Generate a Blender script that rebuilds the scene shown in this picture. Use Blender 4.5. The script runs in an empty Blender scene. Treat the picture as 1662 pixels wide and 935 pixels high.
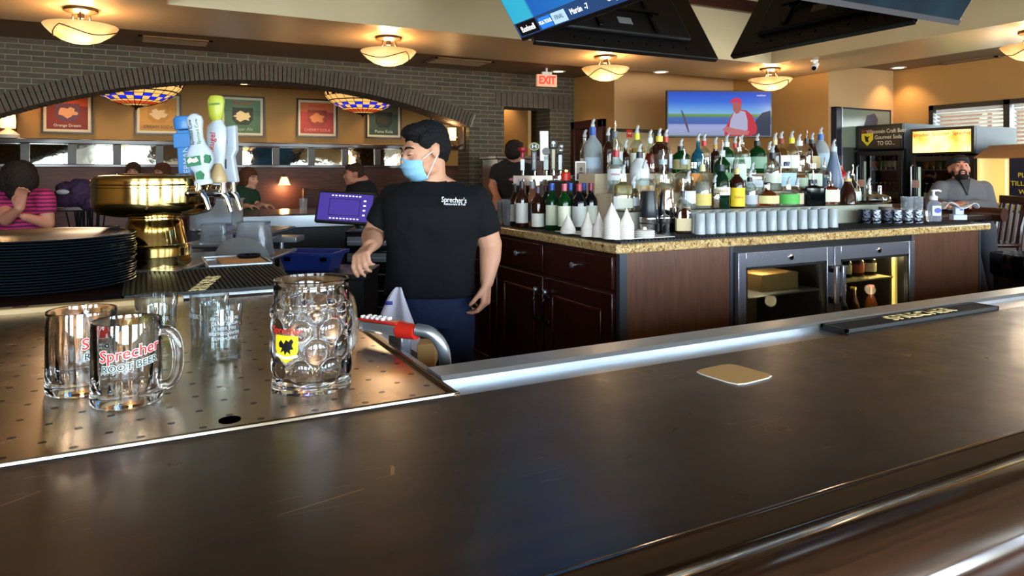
import bpy, bmesh, math, random
from mathutils import Vector, Matrix, Euler
PI = math.pi
R = random.Random(7)
sc = bpy.context.scene
COL = sc.collection

# ------------------------------------------------------------------ camera, world, lights, exposure
# The room's axes: x runs along the bar, y runs away from it, z is up. The camera stands at x=y=0.
CAM_Z = 1.34
YAW = -math.atan2(0.4640, 0.8858)
F_PX = 1150.0
cam_data = bpy.data.cameras.new('camera')
cam_data.sensor_width = 36.0
cam_data.lens = 36.0 * F_PX / 1662.0
cam_data.shift_y = -(467.5 - 280.0) / 1662.0
cam_data.clip_start = 0.02
cam = bpy.data.objects.new('camera', cam_data)
COL.objects.link(cam)
cam.location = (0, 0, CAM_Z)
cam.rotation_euler = (PI / 2, 0, YAW)
sc.camera = cam

world = bpy.data.worlds.new('world')
sc.world = world
world.use_nodes = True
wn = world.node_tree
wn.nodes.clear()
w_out = wn.nodes.new('ShaderNodeOutputWorld')
w_bg = wn.nodes.new('ShaderNodeBackground')
w_tc = wn.nodes.new('ShaderNodeTexCoord')
w_sep = wn.nodes.new('ShaderNodeSeparateXYZ')
w_ramp = wn.nodes.new('ShaderNodeValToRGB')
w_noise = wn.nodes.new('ShaderNodeTexNoise')
w_add = wn.nodes.new('ShaderNodeMath')
w_mul = wn.nodes.new('ShaderNodeMath')
w_noise.inputs['Scale'].default_value = 9.0
w_noise.inputs['Detail'].default_value = 5.0
w_mul.operation = 'MULTIPLY_ADD'
w_mul.inputs[1].default_value = 0.30
w_mul.inputs[2].default_value = -0.15
w_add.operation = 'ADD'
wn.links.new(w_tc.outputs['Generated'], w_sep.inputs[0])
wn.links.new(w_tc.outputs['Generated'], w_noise.inputs['Vector'])
wn.links.new(w_noise.outputs['Fac'], w_mul.inputs[0])
wn.links.new(w_sep.outputs['Z'], w_add.inputs[0])
wn.links.new(w_mul.outputs[0], w_add.inputs[1])
wn.links.new(w_add.outputs[0], w_ramp.inputs[0])
e = w_ramp.color_ramp.elements
e[0].position = 0.0; e[0].color = (0.30, 0.33, 0.10, 1)
e[1].position = 0.06; e[1].color = (0.50, 0.74, 1.0, 1)
e2 = e.new(0.02); e2.color = (0.55, 0.62, 0.25, 1)
wn.links.new(w_ramp.outputs[0], w_bg.inputs['Color'])
w_bg.inputs['Strength'].default_value = 7.0
wn.links.new(w_bg.outputs[0], w_out.inputs[0])

def area_light(name, loc, rot, sx, sy, energy, color, portal=False):
    l = bpy.data.lights.new(name, 'AREA'); l.shape = 'RECTANGLE'
    l.size = sx; l.size_y = sy; l.energy = energy; l.color = color
    l.cycles.is_portal = portal
    o = bpy.data.objects.new(name, l); COL.objects.link(o)
    o.location = loc; o.rotation_euler = rot
    return o
# daylight: windows in the wall behind the camera, and the window at the right
BACK_WINDOWS = [(-5.6, -3.9), (-3.2, -1.9), (-1.2, 0.5), (1.3, 3.1), (3.8, 5.6), (6.3, 7.9)]
BACK_V = -3.2
BACK_Z = (0.75, 2.25)
for (a, b) in BACK_WINDOWS:
    area_light('daylight', ((a + b) / 2, BACK_V - 0.25, 1.5), (PI / 2, 0, 0), b - a, 1.5, 150.0, (0.74, 0.88, 1.0))
    area_light('portal', ((a + b) / 2, BACK_V - 0.02, 1.5), (PI / 2, 0, 0), b - a, 1.5, 1.0, (1, 1, 1), True)
area_light('daylight', (9.0, 3.0, 1.80), (PI / 2, 0, PI / 2), 3.6, 0.85, 210.0, (0.95, 0.95, 1.0))
sc.view_settings.view_transform = 'Standard'
sc.view_settings.look = 'None'
sc.view_settings.gamma = 1.0
sc.view_settings.exposure = 0.55
sc.view_settings.use_curve_mapping = False
sc.cycles.use_denoising = True
sc.cycles.max_bounces = 14
sc.cycles.transmission_bounces = 14
sc.cycles.transparent_max_bounces = 40
sc.cycles.glossy_bounces = 5
sc.cycles.diffuse_bounces = 4
sc.cycles.sample_clamp_indirect = 6.0
sc.cycles.caustics_reflective = False
sc.cycles.caustics_refractive = False

# ------------------------------------------------------------------ measuring helpers
FX, FY = -math.sin(YAW), math.cos(YAW)        # forward
RX, RY = math.cos(YAW), math.sin(YAW)         # right
def P(px, py, Y):
    X = (px - 831.0) / F_PX * Y
    return Vector((X * RX + Y * FX, X * RY + Y * FY, CAM_Z - (py - 280.0) / F_PX * Y))
def on_v(px, v):      # point on plane y=v
    t = (px - 831.0) / F_PX
    Y = v / (t * RY + FY)
    return Y * (t * RX + FX), Y
def on_u(px, u):      # point on plane x=u
    t = (px - 831.0) / F_PX
    Y = u / (t * RX + FX)
    return Y * (t * RY + FY), Y
def zat(py, Y):
    return CAM_Z - (py - 280.0) / F_PX * Y
def on_z(px, py, z):
    return P(px, py, (CAM_Z - z) * F_PX / (py - 280.0))

# ------------------------------------------------------------------ mesh helpers
class B:
    def __init__(s): s.bm = bmesh.new()
    def face(s, vs, mi=0):
        try:
            f = s.bm.faces.new(vs); f.material_index = mi; return f
        except ValueError: return None
    def box(s, x0, x1, y0, y1, z0, z1, mi=0, M=None):
        c = [Vector((x, y, z)) for z in (z0, z1) for y in (y0, y1) for x in (x0, x1)]
        if M: c = [M @ p for p in c]
        v = [s.bm.verts.new(p) for p in c]
        for q in ((0,2,3,1),(4,5,7,6),(0,1,5,4),(2,6,7,3),(0,4,6,2),(1,3,7,5)):
            s.face([v[i] for i in q], mi)
        return s
    def grid(s, rows, mi=0, closed=True, cap0=True, cap1=True, mif=None):
        V = [[s.bm.verts.new(p) for p in r] for r in rows]
        n = len(rows[0])
        for i in range(len(V) - 1):
            for j in range(n if closed else n - 1):
                k = (j + 1) % n
                s.face([V[i][j], V[i][k], V[i+1][k], V[i+1][j]], mif(i, j) if mif else mi)
        if cap0: s.face(V[0][::-1], mi)
        if cap1: s.face(V[-1], mi)
        return V
    def lathe(s, prof, seg=32, c=(0, 0, 0), mi=0, cap0=True, cap1=True, mif=None, sup=2.0, sy=1.0, M=None, fr=None):
        rows = []
        for (r, z) in prof:
            row = []
            for j in range(seg):
                a = 2 * PI * j / seg
                ca, sa = math.cos(a), math.sin(a)
                k = 1.0 if sup == 2.0 else (abs(ca)**sup + abs(sa)**sup) ** (-1.0 / sup)
                rr = max(r, 1e-4) * k
                if fr: rr = fr(a, z, rr)
                p = Vector((c[0] + rr * ca, c[1] + rr * sa * sy, c[2] + z))
                row.append(M @ p if M else p)
            rows.append(row)
        s.grid(rows, mi, True, cap0, cap1, mif)
        return s
    def tube(s, pts, r, seg=10, mi=0, caps=True, flat=1.0):
        pts = [Vector(p) for p in pts]
        rs = r if isinstance(r, (list, tuple)) else [r] * len(pts)
        rows = []; up = None
        for i, p in enumerate(pts):
            d = (pts[min(i+1, len(pts)-1)] - pts[max(i-1, 0)]).normalized()
            if up is None:
                up = Vector((0, 0, 1)) if abs(d.z) < 0.9 else Vector((1, 0, 0))
            x = d.cross(up).normalized(); y = x.cross(d).normalized(); up = y
            rows.append([p + x * math.cos(2*PI*j/seg) * rs[i] + y * math.sin(2*PI*j/seg) * rs[i] * flat for j in range(seg)])
        s.grid(rows, mi, True, caps, caps)
        return s
    def ell(s, c, r, M=None, mi=0, u=16, v=10):
        m = (M or Matrix.Identity(4)) @ Matrix.Translation(c) @ Matrix.Diagonal((r[0], r[1], r[2], 1))
        d = bmesh.ops.create_uvsphere(s.bm, u_segments=u, v_segments=v, radius=1.0, matrix=m)
        for vv in d['verts']:
            for f in vv.link_faces: f.material_index = mi
        return s
    def cap(s, p0, r0, p1, r1, seg=12, M=None, flat=1.0):   # tapered capsule
        p0, p1 = Vector(p0), Vector(p1)
        d = p1 - p0; L = d.length
        if L < 1e-6: return s
        d.normalize()
        pts, rs = [], []
        for k in (0.02, 0.3, 0.6, 0.85):
            pts.append(p0 - d * r0 * math.cos(k * PI / 2)); rs.append(r0 * math.sin(k * PI / 2))
        pts.append(p0); rs.append(r0); pts.append(p1); rs.append(r1)
        for k in (0.85, 0.6, 0.3, 0.02):
            pts.append(p1 + d * r1 * math.cos(k * PI / 2)); rs.append(r1 * math.sin(k * PI / 2))
        if M: pts = [M @ p for p in pts]
        s.tube(pts, rs, seg, flat=flat)
        return s
    def prism(s, poly, d, f, mi=0):   # poly of 2D pts, f maps (a,b,t)->Vector, extruded t from d[0] to d[1]
        a = [s.bm.verts.new(f(p[0], p[1], d[0])) for p in poly]
        b = [s.bm.verts.new(f(p[0], p[1], d[1])) for p in poly]
        n = len(poly)
        s.face(a[::-1], mi); s.face(b, mi)
        for i in range(n):
            k = (i + 1) % n
            s.face([a[i], a[k], b[k], b[i]], mi)
        return s

def obj(name, b, mat, parent=None, loc=None, rz=0.0, sharp=0.6, bevel=0.0, rot=None, remesh=0.0, smooth=0, subd=0):
    bm = b.bm
    bmesh.ops.recalc_face_normals(bm, faces=bm.faces)
    for f in bm.faces: f.smooth = True
    for ed in bm.edges:
        if len(ed.link_faces) == 2:
            if ed.calc_face_angle(0) > sharp: ed.smooth = False
    me = bpy.data.meshes.new(name); bm.to_mesh(me); bm.free()
    for m in (mat if isinstance(mat, (list, tuple)) else [mat]): me.materials.append(m)
    o = bpy.data.objects.new(name, me); COL.objects.link(o)
    if parent: o.parent = parent
    if loc is not None: o.location = loc
    o.rotation_euler = rot if rot else (0, 0, rz)
    if bevel:
        m = o.modifiers.new('bevel', 'BEVEL'); m.width = bevel; m.segments = 2; m.limit_method = 'ANGLE'; m.angle_limit = 0.7
    if remesh:
        m = o.modifiers.new('remesh', 'REMESH'); m.mode = 'VOXEL'; m.voxel_size = remesh; m.use_smooth_shade = True
    if smooth:
        m = o.modifiers.new('smooth', 'SMOOTH'); m.iterations = smooth; m.factor = 0.6
    if subd:
        m = o.modifiers.new('subdivision', 'SUBSURF'); m.levels = subd; m.render_levels = subd
    return o
def tag(o, label, cat, group=None):
    o['label'] = label; o['category'] = cat
    if group: o['group'] = group
    return o
def struct(name, b, mat, **k):
    o = obj(name, b, mat, **k); o['kind'] = 'structure'; return o
def thing(name, label, cat, loc=(0, 0, 0), rz=0.0, group=None):
    o = bpy.data.objects.new(name, None); COL.objects.link(o)
    o.location = loc; o.rotation_euler = (0, 0, rz); o.empty_display_size = 0.05
    return tag(o, label, cat, group)
def copy_tree(o, parent=None):
    c = o.copy(); COL.objects.link(c)
    if parent: c.parent = parent
    for ch in list(o.children): copy_tree(ch, c)
    return c
def dup(o, loc, rz=None, label=None, group=None):
    c = copy_tree(o); c.location = loc
    if rz is not None: c.rotation_euler = (0, 0, rz)
    if label: c['label'] = label
    if group: c['group'] = group
    return c
def lettering(name, s, size, mat, parent, M, extrude=0.0006, wrap=None, squash=1.0, align='CENTER', tilt=0.0, bold=0.0):
    """writing as real raised letters; M maps text plane (x right, y up, z out) to local; wrap = radius bends it round a vertical cylinder"""
    cu = bpy.data.curves.new(name, 'FONT'); cu.body = s; cu.size = size; cu.align_x = align; cu.align_y = 'CENTER'
    cu.extrude = extrude; cu.resolution_u = 3; cu.offset = bold
    t = bpy.data.objects.new(name, cu); COL.objects.link(t)
    dg = bpy.context.evaluated_depsgraph_get()
    me = bpy.data.meshes.new_from_object(t.evaluated_get(dg))
    bpy.data.objects.remove(t); bpy.data.curves.remove(cu)
    me.name = name
    for v in me.vertices:
        x, y, z = v.co.x * squash, v.co.y + v.co.x * tilt, v.co.z
        if wrap:
            a = x / wrap
            v.co = M @ Vector(((wrap + z) * math.sin(a), y, (wrap + z) * math.cos(a)))
        else:
            v.co = M @ Vector((x, y, z))
    me.materials.clear(); me.materials.append(mat)
    o = bpy.data.objects.new(name, me); COL.objects.link(o)
    if parent: o.parent = parent
    return o
def frame_m(origin, xdir, ydir):   # text plane matrix
    x = Vector(xdir).normalized(); y = Vector(ydir).normalized(); z = x.cross(y).normalized(); y = z.cross(x)
    m = Matrix.Identity(4)
    for i in range(3):
        m[i][0] = x[i]; m[i][1] = y[i]; m[i][2] = z[i]; m[i][3] = origin[i]
    return m

# ------------------------------------------------------------------ materials
ORD = ['', 'first', 'second', 'third', 'fourth', 'fifth', 'sixth', 'seventh', 'eighth', 'ninth', 'tenth', 'eleventh', 'twelfth', 'thirteenth', 'fourteenth', 'fifteenth', 'sixteenth', 'seventeenth', 'eighteenth', 'nineteenth', 'twentieth']
def lin(c):
    if isinstance(c, str):
        c = [int(c[i:i+2], 16) / 255 for i in (0, 2, 4)]
    return tuple((x / 12.92 if x <= 0.04045 else ((x + 0.055) / 1.055) ** 2.4) for x in c) + (1.0,)
def mat(name, col, rough=0.5, metal=0.0, trans=0.0, ior=1.45, emit=0.0, ecol=None, coat=0.0, bump=0.0, bscale=60.0, spec=0.5, vary=0.0, vscale=8.0, sss=0.0):
    m = bpy.data.materials.new(name); m.use_nodes = True
    n = m.node_tree.nodes; L = m.node_tree.links
    p = n['Principled BSDF']
    p.inputs['Base Color'].default_value = lin(col)
    p.inputs['Roughness'].default_value = rough
    p.inputs['Metallic'].default_value = metal
    p.inputs['Transmission Weight'].default_value = trans
    p.inputs['IOR'].default_value = ior
    p.inputs['Specular IOR Level'].default_value = spec
    p.inputs['Coat Weight'].default_value = coat
    p.inputs['Coat Roughness'].default_value = 0.08
    if sss:
        p.inputs['Subsurface Weight'].default_value = sss
        p.inputs['Subsurface Radius'].default_value = (0.012, 0.005, 0.003)
        p.inputs['Subsurface Scale'].default_value = 1.0
    if emit:
        p.inputs['Emission Color'].default_value = lin(ecol or col)
        p.inputs['Emission Strength'].default_value = emit
    if bump or vary:
        tc = n.new('ShaderNodeTexCoord')
    if bump:
        nz = n.new('ShaderNodeTexNoise'); nz.inputs['Scale'].default_value = bscale; nz.inputs['Detail'].default_value = 4
        bp = n.new('ShaderNodeBump'); bp.inputs['Strength'].default_value = bump; bp.inputs['Distance'].default_value = 0.01
        L.new(tc.outputs['Object'], nz.inputs['Vector']); L.new(nz.outputs['Fac'], bp.inputs['Height']); L.new(bp.outputs[0], p.inputs['Normal'])
    if vary:
        nz = n.new('ShaderNodeTexNoise'); nz.inputs['Scale'].default_value = vscale; nz.inputs['Detail'].default_value = 5
        mx = n.new('ShaderNodeMix'); mx.data_type = 'RGBA'
        c = lin(col); 
        mx.inputs[6].default_value = tuple(x * (1 - vary) for x in c[:3]) + (1,)
        mx.inputs[7].default_value = tuple(min(1, x * (1 + vary)) for x in c[:3]) + (1,)
        L.new(tc.outputs['Object'], nz.inputs['Vector']); L.new(nz.outputs['Fac'], mx.inputs[0]); L.new(mx.outputs[2], p.inputs['Base Color'])
    return m
def wood(name, c1, c2, rough=0.35, axis=2, scale=6.0, coat=0.3, stretch=12.0, scratch=0.0):
    m = mat(name, c1, rough, coat=coat); n = m.node_tree.nodes; L = m.node_tree.links; p = n['Principled BSDF']
    tc = n.new('ShaderNodeTexCoord'); mp = n.new('ShaderNodeMapping')
    s = [scale * stretch] * 3; s[axis] = scale
    mp.inputs['Scale'].default_value = s
    nz = n.new('ShaderNodeTexNoise'); nz.inputs['Scale'].default_value = 1.0; nz.inputs['Detail'].default_value = 6; nz.inputs['Distortion'].default_value = 1.2
    rp = n.new('ShaderNodeValToRGB'); rp.color_ramp.elements[0].position = 0.3; rp.color_ramp.elements[0].color = lin(c1)
    rp.color_ramp.elements[1].position = 0.75; rp.color_ramp.elements[1].color = lin(c2)
    L.new(tc.outputs['Object'], mp.inputs[0]); L.new(mp.outputs[0], nz.inputs['Vector']); L.new(nz.outputs['Fac'], rp.inputs[0])
    L.new(rp.outputs[0], p.inputs['Base Color'])
    if scratch:
        rr = n.new('ShaderNodeMapRange'); rr.inputs[3].default_value = rough - 0.08; rr.inputs[4].default_value = rough + scratch
        n2 = n.new('ShaderNodeTexNoise'); n2.inputs['Scale'].default_value = 14; n2.inputs['Detail'].default_value = 8
        L.new(tc.outputs['Object'], n2.inputs['Vector']); L.new(n2.outputs['Fac'], rr.inputs[0]); L.new(rr.outputs[0], p.inputs['Roughness'])
        # fine wear scratches: thin bright wave lines broken up by noise
        mp2 = n.new('ShaderNodeMapping'); mp2.inputs['Rotation'].default_value = (0, 0, 0.5); mp2.inputs['Scale'].default_value = (1.0, 9.0, 1.0)
        v = n.new('ShaderNodeTexVoronoi'); v.feature = 'DISTANCE_TO_EDGE'; v.inputs['Scale'].default_value = 3.0
        lt = n.new('ShaderNodeMath'); lt.operation = 'LESS_THAN'; lt.inputs[1].default_value = 0.006
        n3 = n.new('ShaderNodeTexNoise'); n3.inputs['Scale'].default_value = 6.0; n3.inputs['Detail'].default_value = 3
        gt = n.new('ShaderNodeMath'); gt.operation = 'GREATER_THAN'; gt.inputs[1].default_value = 0.60
        ml = n.new('ShaderNodeMath'); ml.operation = 'MULTIPLY'
        mx = n.new('ShaderNodeMix'); mx.data_type = 'RGBA'; mx.inputs[7].default_value = lin('7a5a44')
        L.new(tc.outputs['Object'], mp2.inputs[0]); L.new(mp2.outputs[0], v.inputs['Vector']); L.new(v.outputs['Distance'], lt.inputs[0])
        L.new(tc.outputs['Object'], n3.inputs['Vector']); L.new(n3.outputs['Fac'], gt.inputs[0])
        L.new(lt.outputs[0], ml.inputs[0]); L.new(gt.outputs[0], ml.inputs[1]); L.new(ml.outputs[0], mx.inputs[0])
        L.new(rp.outputs[0], mx.inputs[6]); L.new(mx.outputs[2], p.inputs['Base Color'])
    return m
def brick(name, axes='XZ', bw=0.195, bh=0.051, c1='463f34', c2='5a4c3c', mortar='7c7866'):
    m = mat(name, c1, 0.85); n = m.node_tree.nodes; L = m.node_tree.links; p = n['Principled BSDF']
    tc = n.new('ShaderNodeTexCoord'); sp = n.new('ShaderNodeSeparateXYZ'); cb = n.new('ShaderNodeCombineXYZ')
    bt = n.new('ShaderNodeTexBrick'); bt.inputs['Scale'].default_value = 1.0
    bt.inputs['Brick Width'].default_value = bw; bt.inputs['Row Height'].default_value = bh; bt.inputs['Mortar Size'].default_value = 0.0045
    bt.inputs['Mortar Smooth'].default_value = 0.2; bt.inputs['Bias'].default_value = 0.1
    bt.inputs['Color1'].default_value = lin(c1); bt.inputs['Color2'].default_value = lin(c2); bt.inputs['Mortar'].default_value = lin(mortar)
    nz = n.new('ShaderNodeTexNoise'); nz.inputs['Scale'].default_value = 30
    mx = n.new('ShaderNodeMix'); mx.data_type = 'RGBA'; mx.blend_type = 'MULTIPLY'; mx.inputs[0].default_value = 0.5
    bp = n.new('ShaderNodeBump'); bp.inputs['Strength'].default_value = 0.6; bp.inputs['Distance'].default_value = 0.006; bp.invert = True
    L.new(tc.outputs['Object'], sp.inputs[0]); L.new(sp.outputs[axes[0]], cb.inputs[0]); L.new(sp.outputs[axes[1]], cb.inputs[1])
    L.new(cb.outputs[0], bt.inputs['Vector']); L.new(tc.outputs['Object'], nz.inputs['Vector'])
    L.new(bt.outputs['Color'], mx.inputs[6]); L.new(nz.outputs['Color'], mx.inputs[7]); L.new(mx.outputs[2], p.inputs['Base Color'])
    L.new(bt.outputs['Fac'], bp.inputs['Height']); L.new(bp.outputs[0], p.inputs['Normal'])
    return m
def thin_glass(name, tint='f4faf8', gloss=0.06, rough=0.02):
    m = bpy.data.materials.new(name); m.use_nodes = True; n = m.node_tree.nodes; L = m.node_tree.links; n.clear()
    o = n.new('ShaderNodeOutputMaterial'); t = n.new('ShaderNodeBsdfTransparent'); g = n.new('ShaderNodeBsdfGlossy')
    t.inputs[0].default_value = lin(tint); g.inputs['Roughness'].default_value = rough
    lw = n.new('ShaderNodeLayerWeight'); lw.inputs[0].default_value = 0.35
    mr = n.new('ShaderNodeMapRange'); mr.inputs[3].default_value = gloss; mr.inputs[4].default_value = 0.75
    mx = n.new('ShaderNodeMixShader')
    L.new(lw.outputs['Facing'], mr.inputs[0]); L.new(mr.outputs[0], mx.inputs[0]); L.new(t.outputs[0], mx.inputs[1]); L.new(g.outputs[0], mx.inputs[2]); L.new(mx.outputs[0], o.inputs[0])
    return m
def drain_steel():
    m = mat('drain_steel', 'a8a096', 0.24, 1.0); n = m.node_tree.nodes; L = m.node_tree.links; p = n['Principled BSDF']
    tc = n.new('ShaderNodeTexCoord')
    v = n.new('ShaderNodeTexVoronoi'); v.inputs['Scale'].default_value = 1 / 0.052; v.inputs['Randomness'].default_value = 0.0; v.voronoi_dimensions = '2D'
    mp = n.new('ShaderNodeMapping'); mp.inputs['Rotation'].default_value = (0, 0, PI / 4)
    lt = n.new('ShaderNodeMath'); lt.operation = 'LESS_THAN'; lt.inputs[1].default_value = 0.10
    mx = n.new('ShaderNodeMix'); mx.data_type = 'RGBA'; mx.inputs[7].default_value = (0.006, 0.005, 0.005, 1)
    nz = n.new('ShaderNodeTexNoise'); nz.inputs['Scale'].default_value = 9; nz.inputs['Detail'].default_value = 6
    rp = n.new('ShaderNodeValToRGB'); rp.color_ramp.elements[0].color = lin('9c8c78'); rp.color_ramp.elements[1].color = lin('c8b8a0')
    mr = n.new('ShaderNodeMapRange'); mr.inputs[3].default_value = 0.17; mr.inputs[4].default_value = 0.34
    inv = n.new('ShaderNodeMath'); inv.operation = 'SUBTRACT'; inv.inputs[0].default_value = 1.0
    L.new(tc.outputs['Object'], mp.inputs[0]); L.new(mp.outputs[0], v.inputs['Vector']); L.new(v.outputs['Distance'], lt.inputs[0]); L.new(lt.outputs[0], mx.inputs[0])
    L.new(tc.outputs['Object'], nz.inputs['Vector']); L.new(nz.outputs['Fac'], rp.inputs[0]); L.new(nz.outputs['Fac'], mr.inputs[0])
    L.new(rp.outputs[0], mx.inputs[6]); L.new(mx.outputs[2], p.inputs['Base Color']); L.new(mr.outputs[0], p.inputs['Roughness'])
    L.new(lt.outputs[0], inv.inputs[1]); L.new(inv.outputs[0], p.inputs['Metallic'])
    return m
def granite():
    m = mat('granite', 'c0a070', 0.22, coat=0.3); n = m.node_tree.nodes; L = m.node_tree.links; p = n['Principled BSDF']
    tc = n.new('ShaderNodeTexCoord'); nz = n.new('ShaderNodeTexNoise'); nz.inputs['Scale'].default_value = 62; nz.inputs['Detail'].default_value = 8; nz.inputs['Distortion'].default_value = 1.5
    rp = n.new('ShaderNodeValToRGB'); cr = rp.color_ramp
    cr.elements[0].position = 0.34; cr.elements[0].color = lin('54402c'); cr.elements[1].position = 0.7; cr.elements[1].color = lin('e0c898')
    x = cr.elements.new(0.45); x.color = lin('b08850'); x = cr.elements.new(0.58); x.color = lin('c8ac78')
    L.new(tc.outputs['Object'], nz.inputs['Vector']); L.new(nz.outputs['Fac'], rp.inputs[0]); L.new(rp.outputs[0], p.inputs['Base Color'])
    return m
MT = {}
def reg(k, m): MT[k] = m; return m
reg('wall', mat('tan_wall_paint', 'a8845a', 0.75, vary=0.04, vscale=3))
reg('wall_gold', mat('gold_wall_paint', 'a87e48', 0.75, vary=0.05, vscale=3))
reg('soffit', mat('soffit_paint', 'a08868', 0.35, vary=0.03, vscale=2))
reg('ceiling', mat('ceiling_paint', '7a6248', 0.7, vary=0.04))
reg('fascia', mat('fascia_paint', 'c4b08c', 0.6, vary=0.04))
reg('floor', mat('floor_tile', '6e4a38', 0.4, vary=0.2, vscale=5))
reg('brick', brick('brick_courses'))
reg('brick_y', brick('brick_courses_side', 'YZ'))
reg('vouss', mat('arch_brick', '4c4338', 0.85, vary=0.35, vscale=9, bump=0.4, bscale=50))
reg('vouss2', mat('arch_brick_red', '514236', 0.85, vary=0.35, vscale=9, bump=0.4, bscale=50))
reg('mortar', mat('mortar', '989480', 0.9))
reg('bar', wood('bar_top_wood', '190d08', '2e1a11', 0.27, axis=0, scale=3.5, coat=0.08, stretch=9, scratch=0.18))
reg('darkwood', wood('dark_stained_wood', '2a0f0a', '3c1710', 0.35, axis=2, scale=4))
reg('darkwood_x', wood('dark_stained_wood_long', '2a0f0a', '421a12', 0.3, axis=0, scale=4))
reg('panelwood', wood('cherry_panel_wood', '56382a', '6e4a38', 0.3, axis=2, scale=5, coat=0.3, stretch=10))
reg('boothwood', wood('booth_wood', '3e2018', '5a3020', 0.55, axis=0, scale=3, coat=0.0))
reg('steel', mat('brushed_steel', 'aab0b6', 0.30, 0.8, vary=0.08, vscale=20))
reg('steel_dk', mat('dull_steel', '7c7c82', 0.35, 0.8))
reg('chrome', mat('chrome', 'e0e0e4', 0.06, 1.0))
reg('brass', mat('polished_brass', 'bda468', 0.11, 1.0))
reg('bronze', mat('bronze_metal', '5a4632', 0.35, 0.9))
reg('drain', drain_steel())
reg('granite', granite())
reg('black', mat('black_plastic', '0c0c0e', 0.4))
reg('blackgloss', mat('black_gloss', '08080a', 0.12))
reg('rubber', mat('black_rubber', '121214', 0.55))
reg('hole', mat('dark_hole', '020202', 0.9, spec=0))
reg('white', mat('white_plastic', 'e8e8ea', 0.35))
reg('paper', mat('white_paper', 'e6e2da', 0.8))
reg('cream', mat('cream_paper', 'd8ccae', 0.8))
reg('kraft', mat('tan_card', 'b8925a', 0.7))
reg('tan_edge', mat('tan_board', 'b09468', 0.6, vary=0.1))
reg('glass', mat('clear_glass', 'ffffff', 0.0, trans=1.0, ior=1.46))
reg('tglass', thin_glass('thin_clear_glass'))
reg('cup', thin_glass('clear_cup_plastic', 'e6eaea', 0.05, 0.05))
reg('tgreen', thin_glass('thin_green_glass', '9cc8a8'))
reg('pane', thin_glass('window_pane', 'e8f0ee', 0.04))
reg('dpane', thin_glass('fridge_pane', 'd8dad4', 0.03))
reg('frost', mat('frosted_glass', 'dfe6ea', 0.35, trans=0.45, ior=1.4))
reg('ice', mat('clear_plastic', 'eef4fa', 0.12, trans=0.85, ior=1.3))
reg('greybox', mat('grey_enamel', '8e9096', 0.35))
def solid(k, c, r=0.4, **kw): return MT.get(k) or reg(k, mat(k, c, r, **kw))
solid('red', 'c02418'); solid('blue', '2458b0'); solid('yellow', 'd8c22a'); solid('green', '1e6a34'); solid('navy', '141c44'); solid('orange', 'd8702a')

# ------------------------------------------------------------------ the room
struct('floor', B().box(-8, 10, -4, 14, -0.1, 0), MT['floor'])
# outer ceiling (2.55 m), soffit ring over the bar (2.45 m) and the raised tray inside it
CZ, SZ, TZ = 2.55, 2.45, 3.12
TU0, TU1, TV0, TV1 = 0.15, 5.72, 1.1, 5.2
b = B()
b.box(-8, 10, 6.25, 14, CZ, CZ + 0.1); b.box(6.72, 10, -4, 6.25, CZ, CZ + 0.1)
struct('ceiling', b, MT['ceiling'])
b = B()
b.box(-8, TU0, -4, 6.25, SZ, CZ + 0.1); b.box(TU1, 6.72, -4, 6.25, SZ, CZ + 0.1)
b.box(TU0, TU1, TV1, 6.25, SZ, CZ + 0.1); b.box(TU0, TU1, -4, TV0, SZ, CZ + 0.1)
struct('ceiling_soffit', b, MT['soffit'])
b = B()
b.box(TU0, TU1, TV1 - 0.012, TV1 - 0.0005, SZ - 0.002, TZ); b.box(TU1 - 0.012, TU1 - 0.0005, TV0 + .013, TV1 - 0.013, SZ - 0.002, TZ)
b.box(TU0 + 0.0005, TU0 + 0.012, TV0 + .013, TV1 - 0.013, SZ - 0.002, TZ); b.box(TU0, TU1, TV0 + 0.0005, TV0 + 0.012, SZ - 0.002, TZ)
struct('trim_1', b, MT['fascia'])
struct('ceiling_tray', B().box(TU0 - 0.1, TU1 + 0.1, TV0 - 0.1, TV1 + 0.1, TZ, TZ + 0.1), MT['fascia'])
b = B()
b.box(TU0, TU1, TV1 - 0.07, TV1 - 0.013, 2.93, 3.05); b.box(TU1 - 0.07, TU1 - 0.013, TV0 + .08, TV1 - 0.07, 2.93, 3.05)
b.box(TU0 + 0.013, TU0 + 0.07, TV0 + .08, TV1 - 0.07, 2.93, 3.05); b.box(TU0 + 0.07, TU1 - 0.07, TV0 + 0.013, TV0 + 0.07, 2.93, 3.05)
struct('trim_2', b, MT['darkwood_x'], bevel=0.01)
# brick wall with the arch; plane y = BV
BV, BT = 7.70, 0.34
UC, ZP, KK = 1.2, 2.29, 0.078
def arch_z(u): return ZP - KK * (u - UC) ** 2
RAD = 1 / (2 * KK); ZC = ZP - RAD
A0, A1 = -1.9, 3.46
def arc(u, r): return ZC + math.sqrt(max(r * r - (u - UC) ** 2, 0.01))
b = B()
N = 60; RO = RAD + 0.165

us = [A0 + (A1 - A0) * i / N for i in range(N + 1)]
for i in range(N):
    ua, ub = us[i], us[i+1]
    c = [(ua, arc(ua, RAD + 0.08)), (ub, arc(ub, RAD + 0.08)), (ub, CZ), (ua, CZ)]
    b.prism(c, (BV, BV + BT), lambda a, z, t: Vector((a, t, z)))
b.box(-8, A0, BV, BV + BT, 0, CZ)
D0 = on_v(818, BV)[0]; D1 = on_v(893, BV)[0]
b.box(A1, D0, BV, BV + BT, 0, CZ)
DZ = zat(175, on_v(855, BV)[1])
b.box(D0, D1, BV, BV + BT, DZ, CZ)
UE = 4.93
b.box(D1, UE, BV, BV + BT, 0, CZ)
struct('wall_brick', b, MT['brick'])
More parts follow.
